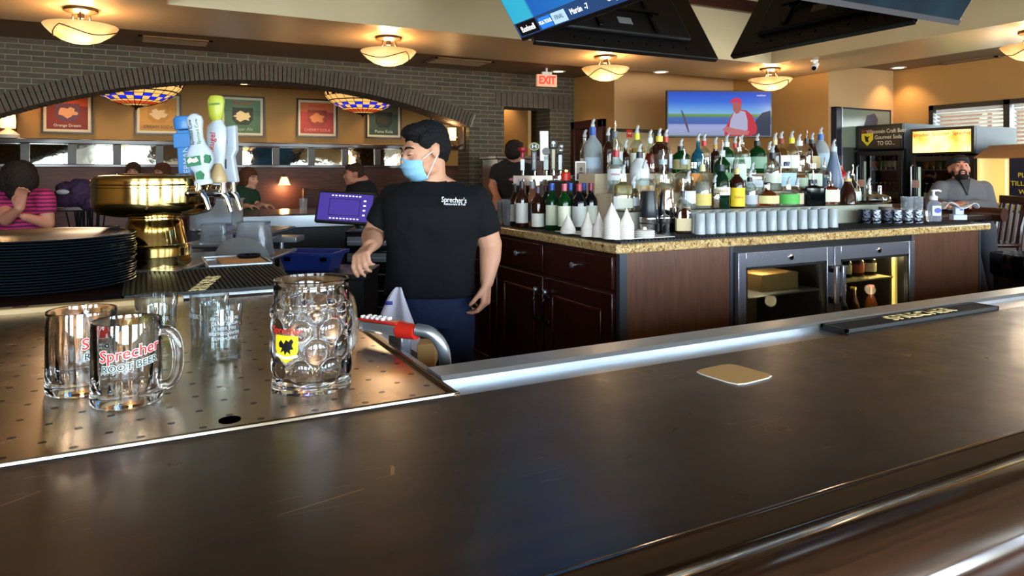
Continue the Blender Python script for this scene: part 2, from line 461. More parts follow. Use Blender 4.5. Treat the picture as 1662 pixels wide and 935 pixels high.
# the arch ring: soldier bricks on edge
b = B()
th0 = math.atan2(A0 - UC, math.sqrt(RAD**2 - (A0 - UC)**2)); th1 = math.atan2(A1 - UC, math.sqrt(RAD**2 - (A1 - UC)**2))
nb = 126
for i in range(nb):
    t0 = th0 + (th1 - th0) * (i + 0.09) / nb; t1 = th0 + (th1 - th0) * (i + 0.91) / nb
    pts = [(UC + rr * math.sin(t), ZC + rr * math.cos(t)) for (rr, t) in ((RAD, t0), (RAD, t1), (RO, t1), (RO, t0))]
    b.prism(pts, (BV - 0.035 - R.random() * 0.004, BV + BT + 0.02), lambda a, z, t: Vector((a, t, z)), mi=R.choice((0, 0, 1)))
    pts = [(UC + rr * math.sin(t), ZC + rr * math.cos(t)) for (rr, t) in ((RAD + .003, t0 - .002), (RAD + .003, t1 + .002), (RO - .003, t1 + .002), (RO - .003, t0 - .002))]
    b.prism(pts, (BV - 0.0335, BV + BT + 0.015), lambda a, z, t: Vector((a, t, z)), mi=2)
struct('trim_arch', b, [MT['vouss'], MT['vouss2'], MT['mortar']])
# soldier course over the doorway
b = B(); n = 15
for i in range(n):
    w = (UE - 0.02 - (D0 - 0.12)) / n; x = D0 - 0.12 + w * i
    b.box(x + 0.004, x + w - 0.004, BV - 0.02, BV + 0.02, DZ, DZ + 0.17, mi=i % 2)
struct('trim_lintel', b, [MT['vouss'], MT['vouss2']])
# zig-zag walls to the right
U1 = 4.93; V1 = on_u(997, U1)[0]
U2 = on_v(1190, V1)[0]
V3 = on_u(1345, U2)[0]
U4 = on_v(1450, V3)[0]
T = 0.14
struct('wall_service', B().box(U1, U1 + T, V1 + 0.005, 9.38, 0, CZ), MT['wall_gold'])
struct('wall_screen', B().box(U1 + 0.004, U2 + T, V1, V1 + T, 0, CZ), MT['wall'])
struct('wall_return', B().box(U2, U2 + T, V3 + 0.005, V1 - 0.005, 0, CZ), MT['wall_gold'])
struct('wall_cooler', B().box(U2 + 0.004, U4 + T, V3, V3 + T, 0, CZ), MT['wall'])
WV1 = on_u(1510, U4)[0]; WZ0, WZ1 = 1.42, zat(167, on_u(1570, U4)[1])
WV0 = 1.6
b = B()
b.box(U4, U4 + T, WV1, V3 - 0.003, 0, CZ); b.box(U4, U4 + T, WV0, WV1, 0, WZ0); b.box(U4, U4 + T, WV0, WV1, WZ1, CZ); b.box(U4, U4 + T, -4, WV0, 0, CZ)
struct('wall_right', b, MT['wall_gold'])
b = B(); b.box(-8, 10, BACK_V - 0.12, BACK_V, 0, BACK_Z[0]); b.box(-8, 10, BACK_V - 0.12, BACK_V, BACK_Z[1], CZ + 0.1)
edges = [-8] + [x for w in BACK_WINDOWS for x in w] + [10]
for i in range(0, len(edges), 2): b.box(edges[i], edges[i+1], BACK_V - 0.12, BACK_V, BACK_Z[0], BACK_Z[1])
struct('wall_front', b, MT['wall_gold'])
struct('wall_left', B().box(-8, -7.9, -4, 14, 0, CZ), MT['wall_gold'])
DV = 10.60
struct('wall_dining', B().box(-8, 5.2, DV, DV + T, 0, CZ), MT['wall_gold'])
uq = on_v(822, 9.3)[0]
struct('wall_hallway', B().box(4.5, 7, 9.4, 9.5, 0, CZ), MT['wall_gold'])
struct('wall_passage', B().box(4.45, 4.498, BV + BT + 0.01, 9.5, 0, CZ), MT['wall_gold'])
print('WALLS', U1, V1, U2, V3, U4, WV1, D0, D1)
# pilaster at the far left of the dining room
ua, ub = on_v(-60, DV)[0], on_v(28, DV)[0]
struct('wall_pilaster', B().box(ua, ub, DV - 0.25, DV, 0, CZ), mat('maroon_paint', '5a2e22', 0.7))
# right window: frame, mullion
b = B(); f = 0.05
vm = on_u(1636, U4)[0]
for (a, c) in ((WV0, WV0 + f), (vm - 0.03, vm + 0.03), (WV1 - f, WV1)): b.box(U4 - 0.03, U4 + 0.1, a, c, WZ0, WZ1)
b.box(U4 - 0.03, U4 + 0.1, WV0, WV1, WZ1 - f, WZ1); b.box(U4 - 0.05, U4 + 0.1, WV0, WV1, WZ0, WZ0 + f)
win = struct('window_1', b, MT['black'])
o = obj('window_pane', B().box(U4 + 0.08, U4 + 0.085, WV0 + f, WV1 - f, WZ0 + f, WZ1 - f), MT['pane'], parent=win)
slat_m = mat('blind_slat', 'd8d4cc', 0.6)
for k, (a, c) in enumerate(((vm + 0.05, WV1 - f - 0.01), (WV0 + f + 0.01, vm - 0.05))):
    t = thing('window_blind', ['white slatted blind in the window pane nearest the room corner', 'white slatted blind in the window pane at the picture edge'][k], 'window blind', (U4 + 0.03, 0, WZ1 - f))
    obj('head_rail', B().box(-0.02, 0.03, a, c, -0.04, -0.001), MT['white'], parent=t)
    b = B(); z = -0.06
    while z > WZ0 - WZ1 + 0.11:
        m = Matrix.Translation((0, 0, z)) @ Matrix.Rotation(0.45, 4, 'Y')
        b.box(-0.022, 0.022, a, c, -0.0012, 0.0012, M=m); z -= 0.042
    obj('slats', b, slat_m, parent=t)
# outside ground strip seen between slats: red brick building far away
tag(obj('building', B().box(22, 24, -12, 16, 0, 3.3), mat('far_brick', '8a4a3c', 0.8)), 'reddish building outside seen between the blind slats', 'building')
# ------------------------------------------------------------------ ceiling lamps
bowl_m = mat('alabaster_glass', 'ffe0a8', 0.4, emit=1.0, ecol='ffc070')
def bowl_mat():
    m = bpy.data.materials.new('glowing_bowl_glass'); m.use_nodes = True; n = m.node_tree.nodes; L = m.node_tree.links
    p = n['Principled BSDF']; p.inputs['Base Color'].default_value = lin('e8b878'); p.inputs['Roughness'].default_value = 0.35
    tc = n.new('ShaderNodeTexCoord'); sp = n.new('ShaderNodeSeparateXYZ'); mr = n.new('ShaderNodeMapRange')
    mr.inputs[1].default_value = -0.12; mr.inputs[2].default_value = -0.235; mr.inputs[3].default_value = 0.34; mr.inputs[4].default_value = 1.3
    nz = n.new('ShaderNodeTexNoise'); nz.inputs['Scale'].default_value = 9
    ml = n.new('ShaderNodeMath'); ml.operation = 'MULTIPLY'
    rp = n.new('ShaderNodeValToRGB'); rp.color_ramp.elements[0].color = lin('e09a48'); rp.color_ramp.elements[1].color = lin('ffe09a')
    rp.color_ramp.elements[0].position = 0.3; rp.color_ramp.elements[1].position = 0.7
    L.new(tc.outputs['Object'], sp.inputs[0]); L.new(sp.outputs['Z'], mr.inputs[0]); L.new(tc.outputs['Object'], nz.inputs['Vector'])
    L.new(nz.outputs['Fac'], rp.inputs[0]); L.new(rp.outputs[0], p.inputs['Emission Color']); L.new(mr.outputs[0], p.inputs['Emission Strength'])
    return m
BOWL = bowl_mat()
def bowl_lamp(loc, label, rz=0.0):
    t = thing('ceiling_lamp', label, 'ceiling lamp', loc, rz, 'bowl lamps on the soffit')
    obj('canopy', B().lathe([(0.0, -0.035), (0.06, -0.034), (0.085, -0.026), (0.105, -0.02), (0.108, -0.008), (0.10, 0.0)], 32), MT['bronze'], parent=t)
    obj('stem', B().lathe([(0.012, -0.12), (0.012, -0.07), (0.02, -0.065), (0.02, -0.03)], 12), MT['bronze'], parent=t)
    for k in range(3):
        a = 2 * PI * k / 3 + 0.5; ca, sa = math.cos(a), math.sin(a)
        pts = [(0.055 * ca, 0.055 * sa, -0.03), (0.06 * ca, 0.06 * sa, -0.07), (0.085 * ca, 0.085 * sa, -0.10), (0.15 * ca, 0.15 * sa, -0.13)]
        obj('arm', B().tube(pts, 0.006, 8), MT['bronze'], parent=t)
    pr = [(0.0, -0.236), (0.06, -0.232), (0.12, -0.212), (0.175, -0.175), (0.21, -0.140), (0.226, -0.118), (0.222, -0.114), (0.205, -0.137), (0.17, -0.168), (0.115, -0.204), (0.06, -0.222), (0.0, -0.226)]
    bw = obj('bowl', B().lathe(pr, 48), BOWL, parent=t)
    for k in range(3):
        a0 = 2 * PI * k / 3; pts = []
        for j in range(13):
            s = j / 12; a = a0 + s * 2 * PI / 3; r = 0.21 - 0.06 * math.sin(PI * s) + 0.012
            z = -0.138 - 0.048 * math.sin(PI * s) - 0.004
            pts.append((r * math.cos(a) * 0.985, r * math.sin(a) * 0.985, z))
        obj('swag_trim', B().tube(pts, 0.004, 6), MT['bronze'], parent=t)
    l = bpy.data.lights.new('bulb', 'POINT'); l.energy = 20; l.color = (1.0, 0.68, 0.36); l.shadow_soft_size = 0.05
    lo = bpy.data.objects.new('bulb', l); COL.objects.link(lo); lo.parent = t; lo.location = (0, 0, -0.10)
    l = bpy.data.lights.new('bulb_glow', 'POINT'); l.energy = 8; l.color = (1.0, 0.72, 0.46); l.shadow_soft_size = 0.16
    lo = bpy.data.objects.new('bulb_glow', l); COL.objects.link(lo); lo.parent = t; lo.location = (0, 0, -0.43)
    return t
for k, (u, v, s) in enumerate([(-0.36, 5.62, 'glowing bronze bowl lamp at the left over the brick arch end'), (1.80, 5.62, 'glowing bronze bowl lamp left of the hanging screens'),
                    (3.93, 5.58, 'glowing bronze bowl lamp right of the EXIT sign'), (5.95, 5.42, 'glowing bronze bowl lamp above the wall mounted television'),
                    (6.2, 3.02, 'glowing bronze bowl lamp cut off at the right picture edge')]):
    bowl_lamp((u, v, SZ), s, 0.9 * k)
# vents, downlights
def vent(u, v, su, sv, z, label):
    t = thing('ceiling_vent', label, 'vent', (u, v, z))
    b = B()
    for (x0, x1, y0, y1) in ((-su, su, -sv, -sv + 0.03), (-su, su, sv - 0.03, sv), (-su, -su + 0.03, -sv, sv), (su - 0.03, su, -sv, sv)): b.box(x0, x1, y0, y1, -0.012, 0)
    obj('frame', b, MT['ceiling'], parent=t)
    b = B(); y = -sv + 0.05
    while y < sv - 0.03: b.box(-su + 0.03, su - 0.03, y, y + 0.012, -0.010, -0.002); y += 0.03
    obj('louvre', b, MT['ceiling'], parent=t)
p = on_z(285, 66, CZ); vent(p.x, p.y, 0.30, 0.16, CZ, 'ceiling vent behind the left bowl lamp')
p = on_z(745, 100, CZ); vent(p.x, p.y, 0.34, 0.18, CZ, 'ceiling vent in front of the brick wall near the EXIT sign')
p = on_z(1585, 99, CZ); vent(p.x, p.y, 0.18, 0.30, CZ, 'ceiling vent above the window with blinds')
lens_m = mat('downlight_lens', 'fff0d0', 0.4, emit=5.0, ecol='ffdca0')
def downlight(u, v, z, label, energy=6.0):
    t = thing('ceiling_downlight', label, 'downlight', (u, v, z))
    obj('trim_ring', B().lathe([(0.062, -0.006), (0.085, -0.006), (0.088, 0.0), (0.062, 0.0)], 24, cap0=False, cap1=False), MT['white'], parent=t)
    obj('lens', B().lathe([(0.0, -0.003), (0.06, -0.003), (0.06, -0.001), (0, -0.001)], 24), lens_m, parent=t)
    l = bpy.data.lights.new('downlight_beam', 'SPOT'); l.energy = energy; l.color = (1.0, 0.68, 0.36); l.spot_size = 1.9; l.spot_blend = 0.6; l.shadow_soft_size = 0.05
    lo = bpy.data.objects.new('downlight_beam', l); COL.objects.link(lo); lo.parent = t; lo.location = (0, 0, -0.02)
p = on_z(906, 116, CZ); downlight(p.x, min(p.y, BV - 0.15), CZ, 'round ceiling downlight beside the EXIT sign', 12)
p = on_z(1072, 117, SZ); downlight(p.x, p.y, SZ, 'round ceiling downlight left of the wall television', 12)
p = on_z(1450, 111, CZ); downlight(p.x, min(p.y, V3 - 0.2), CZ, 'round ceiling downlight above the glass fronted coolers', 22)
for px, s in ((110, 'leftmost poster'), (250, 'poster behind the left stained glass lamp'), (395, 'green poster'), (510, 'red poster'), (625, 'puma poster'), (735, 'rightmost poster')):
    u, _ = on_v(px, DV - 0.35); downlight(u, DV - 0.35, CZ, 'ceiling downlight above the ' + s, 16)
downlight(4.3, 8.7, CZ, 'ceiling downlight in the hallway behind the brick doorway', 30)
# EXIT sign
p = P(887, 131, 8.2); t = thing('exit_sign', 'lit red EXIT sign hanging beside the brick wall', 'sign', (p.x, p.y, p.z), YAW * 0.3)
obj('housing', B().box(-0.125, 0.125, -0.02, 0.02, -0.07, 0.07), mat('exit_face', 'd8a080', 0.4, emit=0.22, ecol='ffb080'), parent=t, bevel=0.005)
obj('hanger', B().box(-0.06, 0.06, -0.02, 0.02, 0.07, 0.10).box(-0.01, 0.01, -0.01, 0.01, 0.10, CZ - p.z), MT['white'], parent=t)
lettering('lettering', 'EXIT', 0.125, mat('exit_red', 'f02010', 0.4, emit=0.9, ecol='ff0800'), t, frame_m((0, -0.0225, 0), (1, 0, 0), (0, 0, 1)), 0.001, squash=0.8, bold=0.004)
# security camera
p = on_z(1322, 98, SZ); t = thing('security_camera', 'small white security camera under the right soffit', 'security camera', (p.x, p.y, SZ), YAW)
obj('mount', B().lathe([(0.03, -0.012), (0.035, 0)], 16).tube([(0, 0, -0.01), (0, 0, -0.04)], 0.012), MT['white'], parent=t)
obj('housing', B().tube([(0.03, 0.03, -0.035), (-0.03, -0.06, -0.085)], 0.028, 14), MT['white'], parent=t)
obj('lens', B().tube([(-0.03, -0.06, -0.085), (-0.034, -0.067, -0.089)], 0.022, 14), MT['blackgloss'], parent=t)

# ------------------------------------------------------------------ hanging cluster of four screens
def screen_mat(name, kind):
    m = bpy.data.materials.new(name); m.use_nodes = True; n = m.node_tree.nodes; L = m.node_tree.links
    p = n['Principled BSDF']; p.inputs['Base Color'].default_value = (0.01, 0.01, 0.012, 1); p.inputs['Roughness'].default_value = 0.15
    tc = n.new('ShaderNodeTexCoord'); sp = n.new('ShaderNodeSeparateXYZ'); L.new(tc.outputs['Object'], sp.inputs[0])
    rp = n.new('ShaderNodeValToRGB'); cr = rp.color_ramp; mr = n.new('ShaderNodeMapRange')
    if kind == 'left':
        L.new(sp.outputs['X'], mr.inputs[0]); mr.inputs[1].default_value = -0.6; mr.inputs[2].default_value = 0.6
        cr.interpolation = 'LINEAR'
        cr.elements[0].position = 0.0; cr.elements[0].color = lin('30b4d8'); cr.elements[1].position = 1.0; cr.elements[1].color = lin('40b0e8')
        for q, c in ((0.16, '38b8d8'), (0.18, '1e66c0'), (0.55, '2a80cc'), (0.62, '3aa0dc')): cr.elements.new(q).color = lin(c)
        s = 0.7
    elif kind == 'dark':
        nz = n.new('ShaderNodeTexNoise'); nz.inputs['Scale'].default_value = 3; L.new(tc.outputs['Object'], nz.inputs['Vector']); L.new(nz.outputs['Fac'], mr.inputs[0])
        mr.inputs[1].default_value = 0.3; mr.inputs[2].default_value = 0.8
        cr.elements[0].color = lin('0a1a24'); cr.elements[1].color = lin('1c4a60'); s = 0.5
    L.new(mr.outputs[0], rp.inputs[0]); L.new(rp.outputs[0], p.inputs['Emission Color']); p.inputs['Emission Strength'].default_value = s
    return m
def hung_tv(label, corner, along, out, W, Hh, tilt, smat, rating=True):
    """corner: bottom edge start; along: unit dir; out: unit dir the screen faces; tilted to look down"""
    a = Vector(along); o_ = Vector(out)
    up = (Vector((0, 0, 1)) * math.cos(tilt) + o_ * math.sin(tilt)).normalized()
    nrm = (o_ * math.cos(tilt) - Vector((0, 0, 1)) * math.sin(tilt)).normalized()
    # local: x = to the right as seen by a viewer of the screen, y = up, z = toward the viewer
    x = up.cross(nrm).normalized()
    org = Vector(corner) + a * (W / 2) + up * (Hh / 2)
    M = Matrix.Identity(4)
    for i in range(3): M[i][0] = x[i]; M[i][1] = up[i]; M[i][2] = nrm[i]; M[i][3] = org[i]
    t = thing('hanging_television', label, 'television', (0, 0, 0), 0, 'screens of the hanging cluster')
    t.matrix_world = M
    obj('casing', B().box(-W/2, W/2, -Hh/2, Hh/2, -0.035, 0), MT['black'], parent=t, bevel=0.006)
    obj('screen', B().box(-W/2 + 0.012, W/2 - 0.012, -Hh/2 + 0.022, Hh/2 - 0.012, 0.0005, 0.002), smat, parent=t)
    obj('back_cover', B().box(-W*0.36, W*0.36, -Hh*0.34, Hh*0.30, -0.065, -0.035), solid('tv_back', '141416', 0.5), parent=t, bevel=0.012)
    b = B()
    for sx in (-0.2, 0.2): b.box(sx - 0.015, sx + 0.015, -0.22, 0.22, -0.085, -0.065)
    b.box(-0.26, 0.26, 0.06, 0.09, -0.10, -0.085); b.box(-0.26, 0.26, -0.09, -0.06, -0.10, -0.085)
    obj('wall_bracket', b, MT['blackgloss'], parent=t, bevel=0.003)
    obj('rating_label', B().box(-0.05, 0.05, -0.17, -0.12, -0.067, -0.0655), MT['greybox'], parent=t)
    for k in range(3):
        pts = [(0.1 - 0.12 * k, 0.1, -0.07), (0.05 + 0.08 * k, -0.02 - .03 * k, -0.09), (0.16, -0.12 + 0.05 * k, -0.08), (0.24, 0.02 + .05 * k, -0.085), (0.3, 0.15, -0.07)]
        obj('cable', B().tube(pts, 0.004, 6), MT['rubber'], parent=t)
    b = B()
    for k in range(9): b.box(-0.42 + 0.1 * k, -0.41 + 0.1 * k, -Hh * 0.42, -Hh * 0.41, -0.038, -0.0345)
    obj('screws', b, MT['hole'], parent=t)
    return t
W_, H_ = 1.22, 0.70
zb = 2.02
tl = math.radians(33)
cA = P(848, 68, (zb - 1.34) * F_PX / (280 - 68))
TA = hung_tv('hanging screen with blue golf broadcast, facing left', (cA.x, cA.y - W_, zb), (0, 1, 0), (-1, 0, 0), W_, H_, tl, screen_mat('golf_screen', 'left'))
cB = P(862, 74, (zb - 1.34) * F_PX / (280 - 72))
TB = hung_tv('hanging black screen seen from behind, above the third bowl lamp', (cB.x + 0.02, cB.y + 0.02, zb), (1, 0, 0), (0, 1, 0), W_ + 0.08, H_, tl, screen_mat('far_screen', 'dark'))
cC = P(1190, 97, (zb - 1.34) * F_PX / (280 - 97))
TC = hung_tv('hanging black screen seen from behind, over the right half of the room', (cC.x, cC.y - W_ + 0.08, zb), (0, 1, 0), (1, 0, 0), W_ - 0.08, H_, tl, screen_mat('right_screen', 'dark'))
cD = P(1554, 41, (zb - 1.34) * F_PX / (280 - 41))
TD = hung_tv('hanging dark teal screen with grey rim at the top right', (cD.x - W_, cD.y, zb), (1, 0, 0), (0, -1, 0), W_, H_, tl, screen_mat('near_screen', 'dark'))
obj('rim', B().box(-W_/2, W_/2, -H_/2, -H_/2 + 0.024, 0.002, 0.005), MT['steel_dk'], parent=TD)
# broadcast graphics on the left screen
b = B().box(-W_/2 + 0.012, W_/2 - 0.012, -H_/2 + 0.022, -H_/2 + 0.10, 0.002, 0.003)
obj('caption_bar', b, mat('caption_navy', '182848', 0.3, emit=0.8, ecol='22406c'), parent=TA)
obj('caption_box', B().box(-W_/2 + 0.03, -W_/2 + 0.22, -H_/2 + 0.028, -H_/2 + 0.095, 0.003, 0.004), MT['black'], parent=TA)
obj('caption_box', B().box(-W_/2 + 0.24, -W_/2 + 0.35, -H_/2 + 0.028, -H_/2 + 0.085, 0.003, 0.004), mat('caption_blue', '2060c0', 0.3, emit=0.8, ecol='2878d0'), parent=TA)
obj('caption_box', B().box(-W_/2 + 0.36, -W_/2 + 0.48, -H_/2 + 0.028, -H_/2 + 0.085, 0.003, 0.004), mat('caption_pale', 'a8c8e0', 0.3, emit=0.7, ecol='a8c8e0'), parent=TA)
tw = mat('caption_white', 'ffffff', 0.4, emit=1.0, ecol='ffffff'); td = mat('caption_dark', '405868', 0.4)
for s, x, y, z, m_ in (('Bushnell', -W_/2 + 0.125, -H_/2 + 0.058, 0.045, tw), ('PGA TOUR', -W_/2 + 0.295, -H_/2 + 0.058, 0.026, tw), ('FINAL', -W_/2 + 0.42, -H_/2 + 0.058, 0.032, td),
                      ('Martin  -7', -W_/2 + 0.59, -H_/2 + 0.058, 0.040, tw), ('Greyson Sigg  -7', -W_/2 + 0.92, -H_/2 + 0.058, 0.040, tw)):
    lettering('lettering', s, z, m_, TA, frame_m((x, y, 0.0045), (1, 0, 0), (0, 1, 0)), 0.0003, squash=0.9)
mc = Vector(((cA.x + cC.x) / 2, (cB.y + cD.y) / 2, 0))
t = thing('screen_mount', 'black ceiling pole carrying the four hanging screens', 'mount', (mc.x, mc.y, TZ))
obj('pole', B().tube([(0, 0, 0), (0, 0, -0.9)], 0.03, 16), MT['black'], parent=t)
b = B()
for (dx, dy, L_) in ((1, 0, 0.5), (-1, 0, 0.5), (0, 1, 0.7), (0, -1, 0.7)):
    b.tube([(0, 0, -0.75), (dx * L_, dy * L_, -0.75)], 0.02, 8)
obj('arms', b, MT['black'], parent=t)

# ------------------------------------------------------------------ television on the far wall
pc = P(1168, 185, 7.55)
t = thing('wall_television', 'wide flat television on the far wall showing an angler in a red cap', 'television', (pc.x, pc.y, pc.z), YAW + 0.05)
s = 7.55 / F_PX; w, h = 87 * s, 38 * s
obj('casing', B().box(-w, w, 0, 0.05, -h, h), MT['black'], parent=t, bevel=0.005)
def em(name, c, e=0.95): return mat(name, '000000', 0.6, spec=0.1, emit=e * 0.68, ecol=c)
m = bpy.data.materials.new('sky_picture'); m.use_nodes = True; n = m.node_tree.nodes; L = m.node_tree.links; p_ = n['Principled BSDF']
p_.inputs['Base Color'].default_value = (0.01, 0.01, 0.01, 1); p_.inputs['Specular IOR Level'].default_value = 0.15; p_.inputs['Roughness'].default_value = 0.5
tc = n.new('ShaderNodeTexCoord'); sp = n.new('ShaderNodeSeparateXYZ'); mr = n.new('ShaderNodeMapRange'); mr.inputs[1].default_value = -h; mr.inputs[2].default_value = h
rp = n.new('ShaderNodeValToRGB'); cr = rp.color_ramp; cr.elements[0].position = 0; cr.elements[0].color = lin('8a98b8'); cr.elements[1].position = 1.0; cr.elements[1].color = lin('1038c0')
for q, c in ((0.20, 'a0a8d8'), (0.27, '98a0d8'), (0.29, '3858a8'), (0.42, '3c68b8'), (0.44, '5a8848'), (0.49, '6c9858'), (0.51, '78b4e8'), (0.75, '2868dc')): cr.elements.new(q).color = lin(c)
L.new(tc.outputs['Object'], sp.inputs[0]); L.new(sp.outputs['Z'], mr.inputs[0]); L.new(mr.outputs[0], rp.inputs[0]); L.new(rp.outputs[0], p_.inputs['Emission Color']); p_.inputs['Emission Strength'].default_value = 0.62
obj('screen', B().box(-w + 0.015, w - 0.015, -0.002, -0.0005, -h + 0.02, h - 0.015), m, parent=t)
def pic(name, pts, c, parent, y=-0.003, e=0.9):   # flat shape of the picture shown on the screen, px relative to the screen centre
    return obj(name, B().prism([(a * s, -b_ * s) for a, b_ in pts], (y, y + 0.0006), lambda a, z, q: Vector((a, q, z))), em(name, c, e), parent=parent)
pic('picture_shirt', [(8,35),(8,26),(16,10),(22,-2),(30,-8),(44,-6),(54,2),(62,22),(60,32),(48,36)], 'c83a48', t, -0.003)
pic('picture_vest', [(14,34),(18,10),(24,-4),(30,-6),(42,-4),(46,10),(46,26),(30,30)], 'b8b8d8', t, -0.0038)
pic('picture_face', [(22,-6),(21,-18),(24,-22),(35,-22),(36,-10),(32,-2),(27,0)], 'b06860', t, -0.0046)
pic('picture_cap', [(15,-17),(20,-24),(27,-27),(34,-25),(37,-16),(24,-19)], 'd04068', t, -0.0054)
pic('picture_arm', [(4,26),(10,20),(26,24),(50,28),(46,34),(20,34)], 'c87878', t, -0.0046)
pic('picture_rod', [(-64,-6),(-62,-6),(-54,12),(-50,30),(-52,30),(-58,14)], '60586a', t, -0.003)
pic('picture_boat', [(52,35),(60,10),(70,-2),(84,-6),(84,35)], '3a4258', t, -0.0026)
lettering('lettering', 'outdoor', 0.03, em('picture_white', 'ffffff', 1.0), t, frame_m((w - 0.12, -0.006, h - 0.05), (1, 0, 0), (0, 0, 1)), 0.0004)
obj('wall_bracket', B().box(-0.05, 0.05, 0.05, 0.28, -0.05, 0.05), MT['black'], parent=t)
# framed notice below it
pc = P(1112, 236, 7.75)
t = thing('framed_notice', 'pale framed notice in dark frame below the wall television', 'picture', (pc.x, V1 - 0.03, pc.z), 0)
obj('frame', B().box(-0.42, 0.42, 0, 0.029, -0.25, 0.22), MT['black'], parent=t, bevel=0.004)
obj('sheet', B().box(-0.38, 0.22, -0.003, 0, -0.21, 0.18), mat('notice_sheet', '9c9474', 0.6), parent=t)
# fire alarm
u, Y = on_v(1019, V1); t = thing('fire_alarm', 'small red fire alarm box on the tan wall', 'fire alarm', (u, V1, zat(217, Y)), 0)
obj('housing', B().box(-0.045, 0.045, -0.035, 0, -0.045, 0.045), MT['red'], parent=t, bevel=0.004)
lettering('lettering', 'FIRE', 0.03, MT['white'], t, frame_m((0, -0.036, 0.0), (1, 0, 0), (0, 0, 1)), 0.0005)

# ------------------------------------------------------------------ dining room beyond the arch
def poster(px0, px1, py0, py1, label, bg, band, title, fig, tcol='e8e0c8', top=None):
    ua, Ya = on_v(px0, DV); ub, Yb = on_v(px1, DV)
    z0, z1 = zat(py1, (Ya + Yb) / 2), zat(py0, (Ya + Yb) / 2)
    w, h = (ub - ua) / 2, (z1 - z0) / 2
    t = thing('framed_poster', label, 'poster', ((ua + ub) / 2, DV - 0.002, (z0 + z1) / 2), 0, 'framed posters on the dining room wall')
    b = B(); f = 0.022
    for q in ((-w, w, -h, -h + f), (-w, w, h - f, h), (-w, -w + f, -h + f, h - f), (w - f, w, -h + f, h - f)): b.box(q[0], q[1], -0.035, 0, q[2], q[3])
    obj('frame', b, MT['darkwood_x'], parent=t, bevel=0.003)
    obj('mat_board', B().box(-w + f, w - f, -0.014, 0, -h + f, h - f), MT['cream'], parent=t)
    g = 0.055; zt = -h + g + (h - g) * 2
    obj('print', B().box(-w + g, w - g, -0.017, -0.014, -h + g, h - g), [solid('p' + bg, bg, 0.6)], parent=t)
    obj('print_top', B().box(-w + g, w - g, -0.0185, -0.017, h - g - (h - g) * 0.62, h - g), solid('p' + band, band, 0.6), parent=t)
    pw, ph = (w - g) * 0.58, (h - g) * 0.52
    sh = [(-pw, ph), (pw, ph), (pw, -ph * 0.4), (pw * 0.55, -ph), (-pw * 0.55, -ph), (-pw, -ph * 0.4)]
    obj('crest', B().prism(sh, (-0.020, -0.0185), lambda a, z, q: Vector((a, q, z))), solid('p' + fig[0], fig[0], 0.6), parent=t)
    blob = [(pw * 0.75 * (1 + 0.25 * math.sin(3 * k + fig[2])) * math.cos(k * PI / 8), ph * 0.55 * (1 + 0.3 * math.cos(2 * k + fig[2])) * math.sin(k * PI / 8)) for k in range(16)]
    obj('figure', B().prism(blob, (-0.022, -0.020), lambda a, z, q: Vector((a, q, z))), solid('p' + fig[1], fig[1], 0.6), parent=t)
    lettering('lettering', title, min((h - g) * 0.34, (w - g) * 2.6 / max(len(title), 1)), solid('p' + tcol, tcol, 0.6), t, frame_m((0, -0.0225, -h + g + (h - g) * 0.22), (1, 0, 0), (0, 0, 1)), 0.0006)
    if top: lettering('lettering', top, (h - g) * 0.30, solid('pc83020', 'c83020', 0.6), t, frame_m((0, -0.0225, h - g - (h - g) * 0.2), (1, 0, 0), (0, 0, 1)), 0.0006)
    return t
poster(67, 151, 148, 217, 'orange and red framed poster reading Orange Dream at the left', '7a2c24', 'c85028', 'Orange Dream', ('5a3a50', 'c89068', 1.0))
poster(219, 294, 152, 219, 'amber framed poster partly behind the left stained glass lamp', 'b8843c', 'd09038', 'CREAM SODA', ('a87830', 'c8b088', 2.0), '5a4020', 'Sprecher')
poster(357, 429, 156, 222, 'green framed poster reading Ginger Ale with a penguin picture', '4a6a50', '5c7c5c', 'Ginger Ale', ('2e3428', 'c8b88c', 3.0), 'a8b898', 'Sprecher')
poster(481, 547, 161, 223, 'red framed poster between the stained glass lamps', 'a83c38', 'cc6a3c', 'CHERRY COLA', ('8a3a30', 'c87a4c', 4.0), 'e0a088', 'Sprecher')
poster(593, 651, 165, 225, 'dark green framed poster reading Puma Kola', '34483c', '56604a', 'Puma Kola', ('1c2420', '2c2a24', 5.0))
poster(698, 752, 185, 227, 'dark framed poster partly behind the bartender, nearest the wall sconce', '4a4034', '58503c', 'ROOT BEER', ('30281f', '8a7858', 6.0))

# booth partition with a row of tilted mirror panes
pv = DV - 0.35
ua, _ = on_v(-40, pv); ub, _ = on_v(757, pv)
z0p, z1p, zt = 1.445, 1.69, 1.75
t = thing('booth_partition', 'dark wood booth partition topped by a row of mirror panes under the posters', 'partition', ((ua + ub) / 2, pv, 0))
hw = (ub - ua) / 2
obj('panel', B().box(-hw, hw, -0.03, 0.05, 0.0, z0p - 0.04), MT['boothwood'], parent=t)
obj('sill', B().box(-hw, hw, -0.07, 0.05, z0p - 0.04, z0p), MT['darkwood_x'], parent=t, bevel=0.006)
obj('top_rail', B().box(-hw - 0.02, hw + 0.02, -0.09, 0.07, z1p, zt), MT['darkwood_x'], parent=t, bevel=0.01)
npan = 13; step = 2 * hw / npan
mirror = mat('wavy_mirror_glass', 'd8d8d0', 0.03, 1.0, bump=0.10, bscale=7)
for i in range(npan + 1):
    x = -hw + i * step
    obj('post', B().box(x - 0.045, x + 0.045, -0.04, 0.03, z0p, z1p), solid('post_wood', '4e4440', 0.4), parent=t, bevel=0.004)
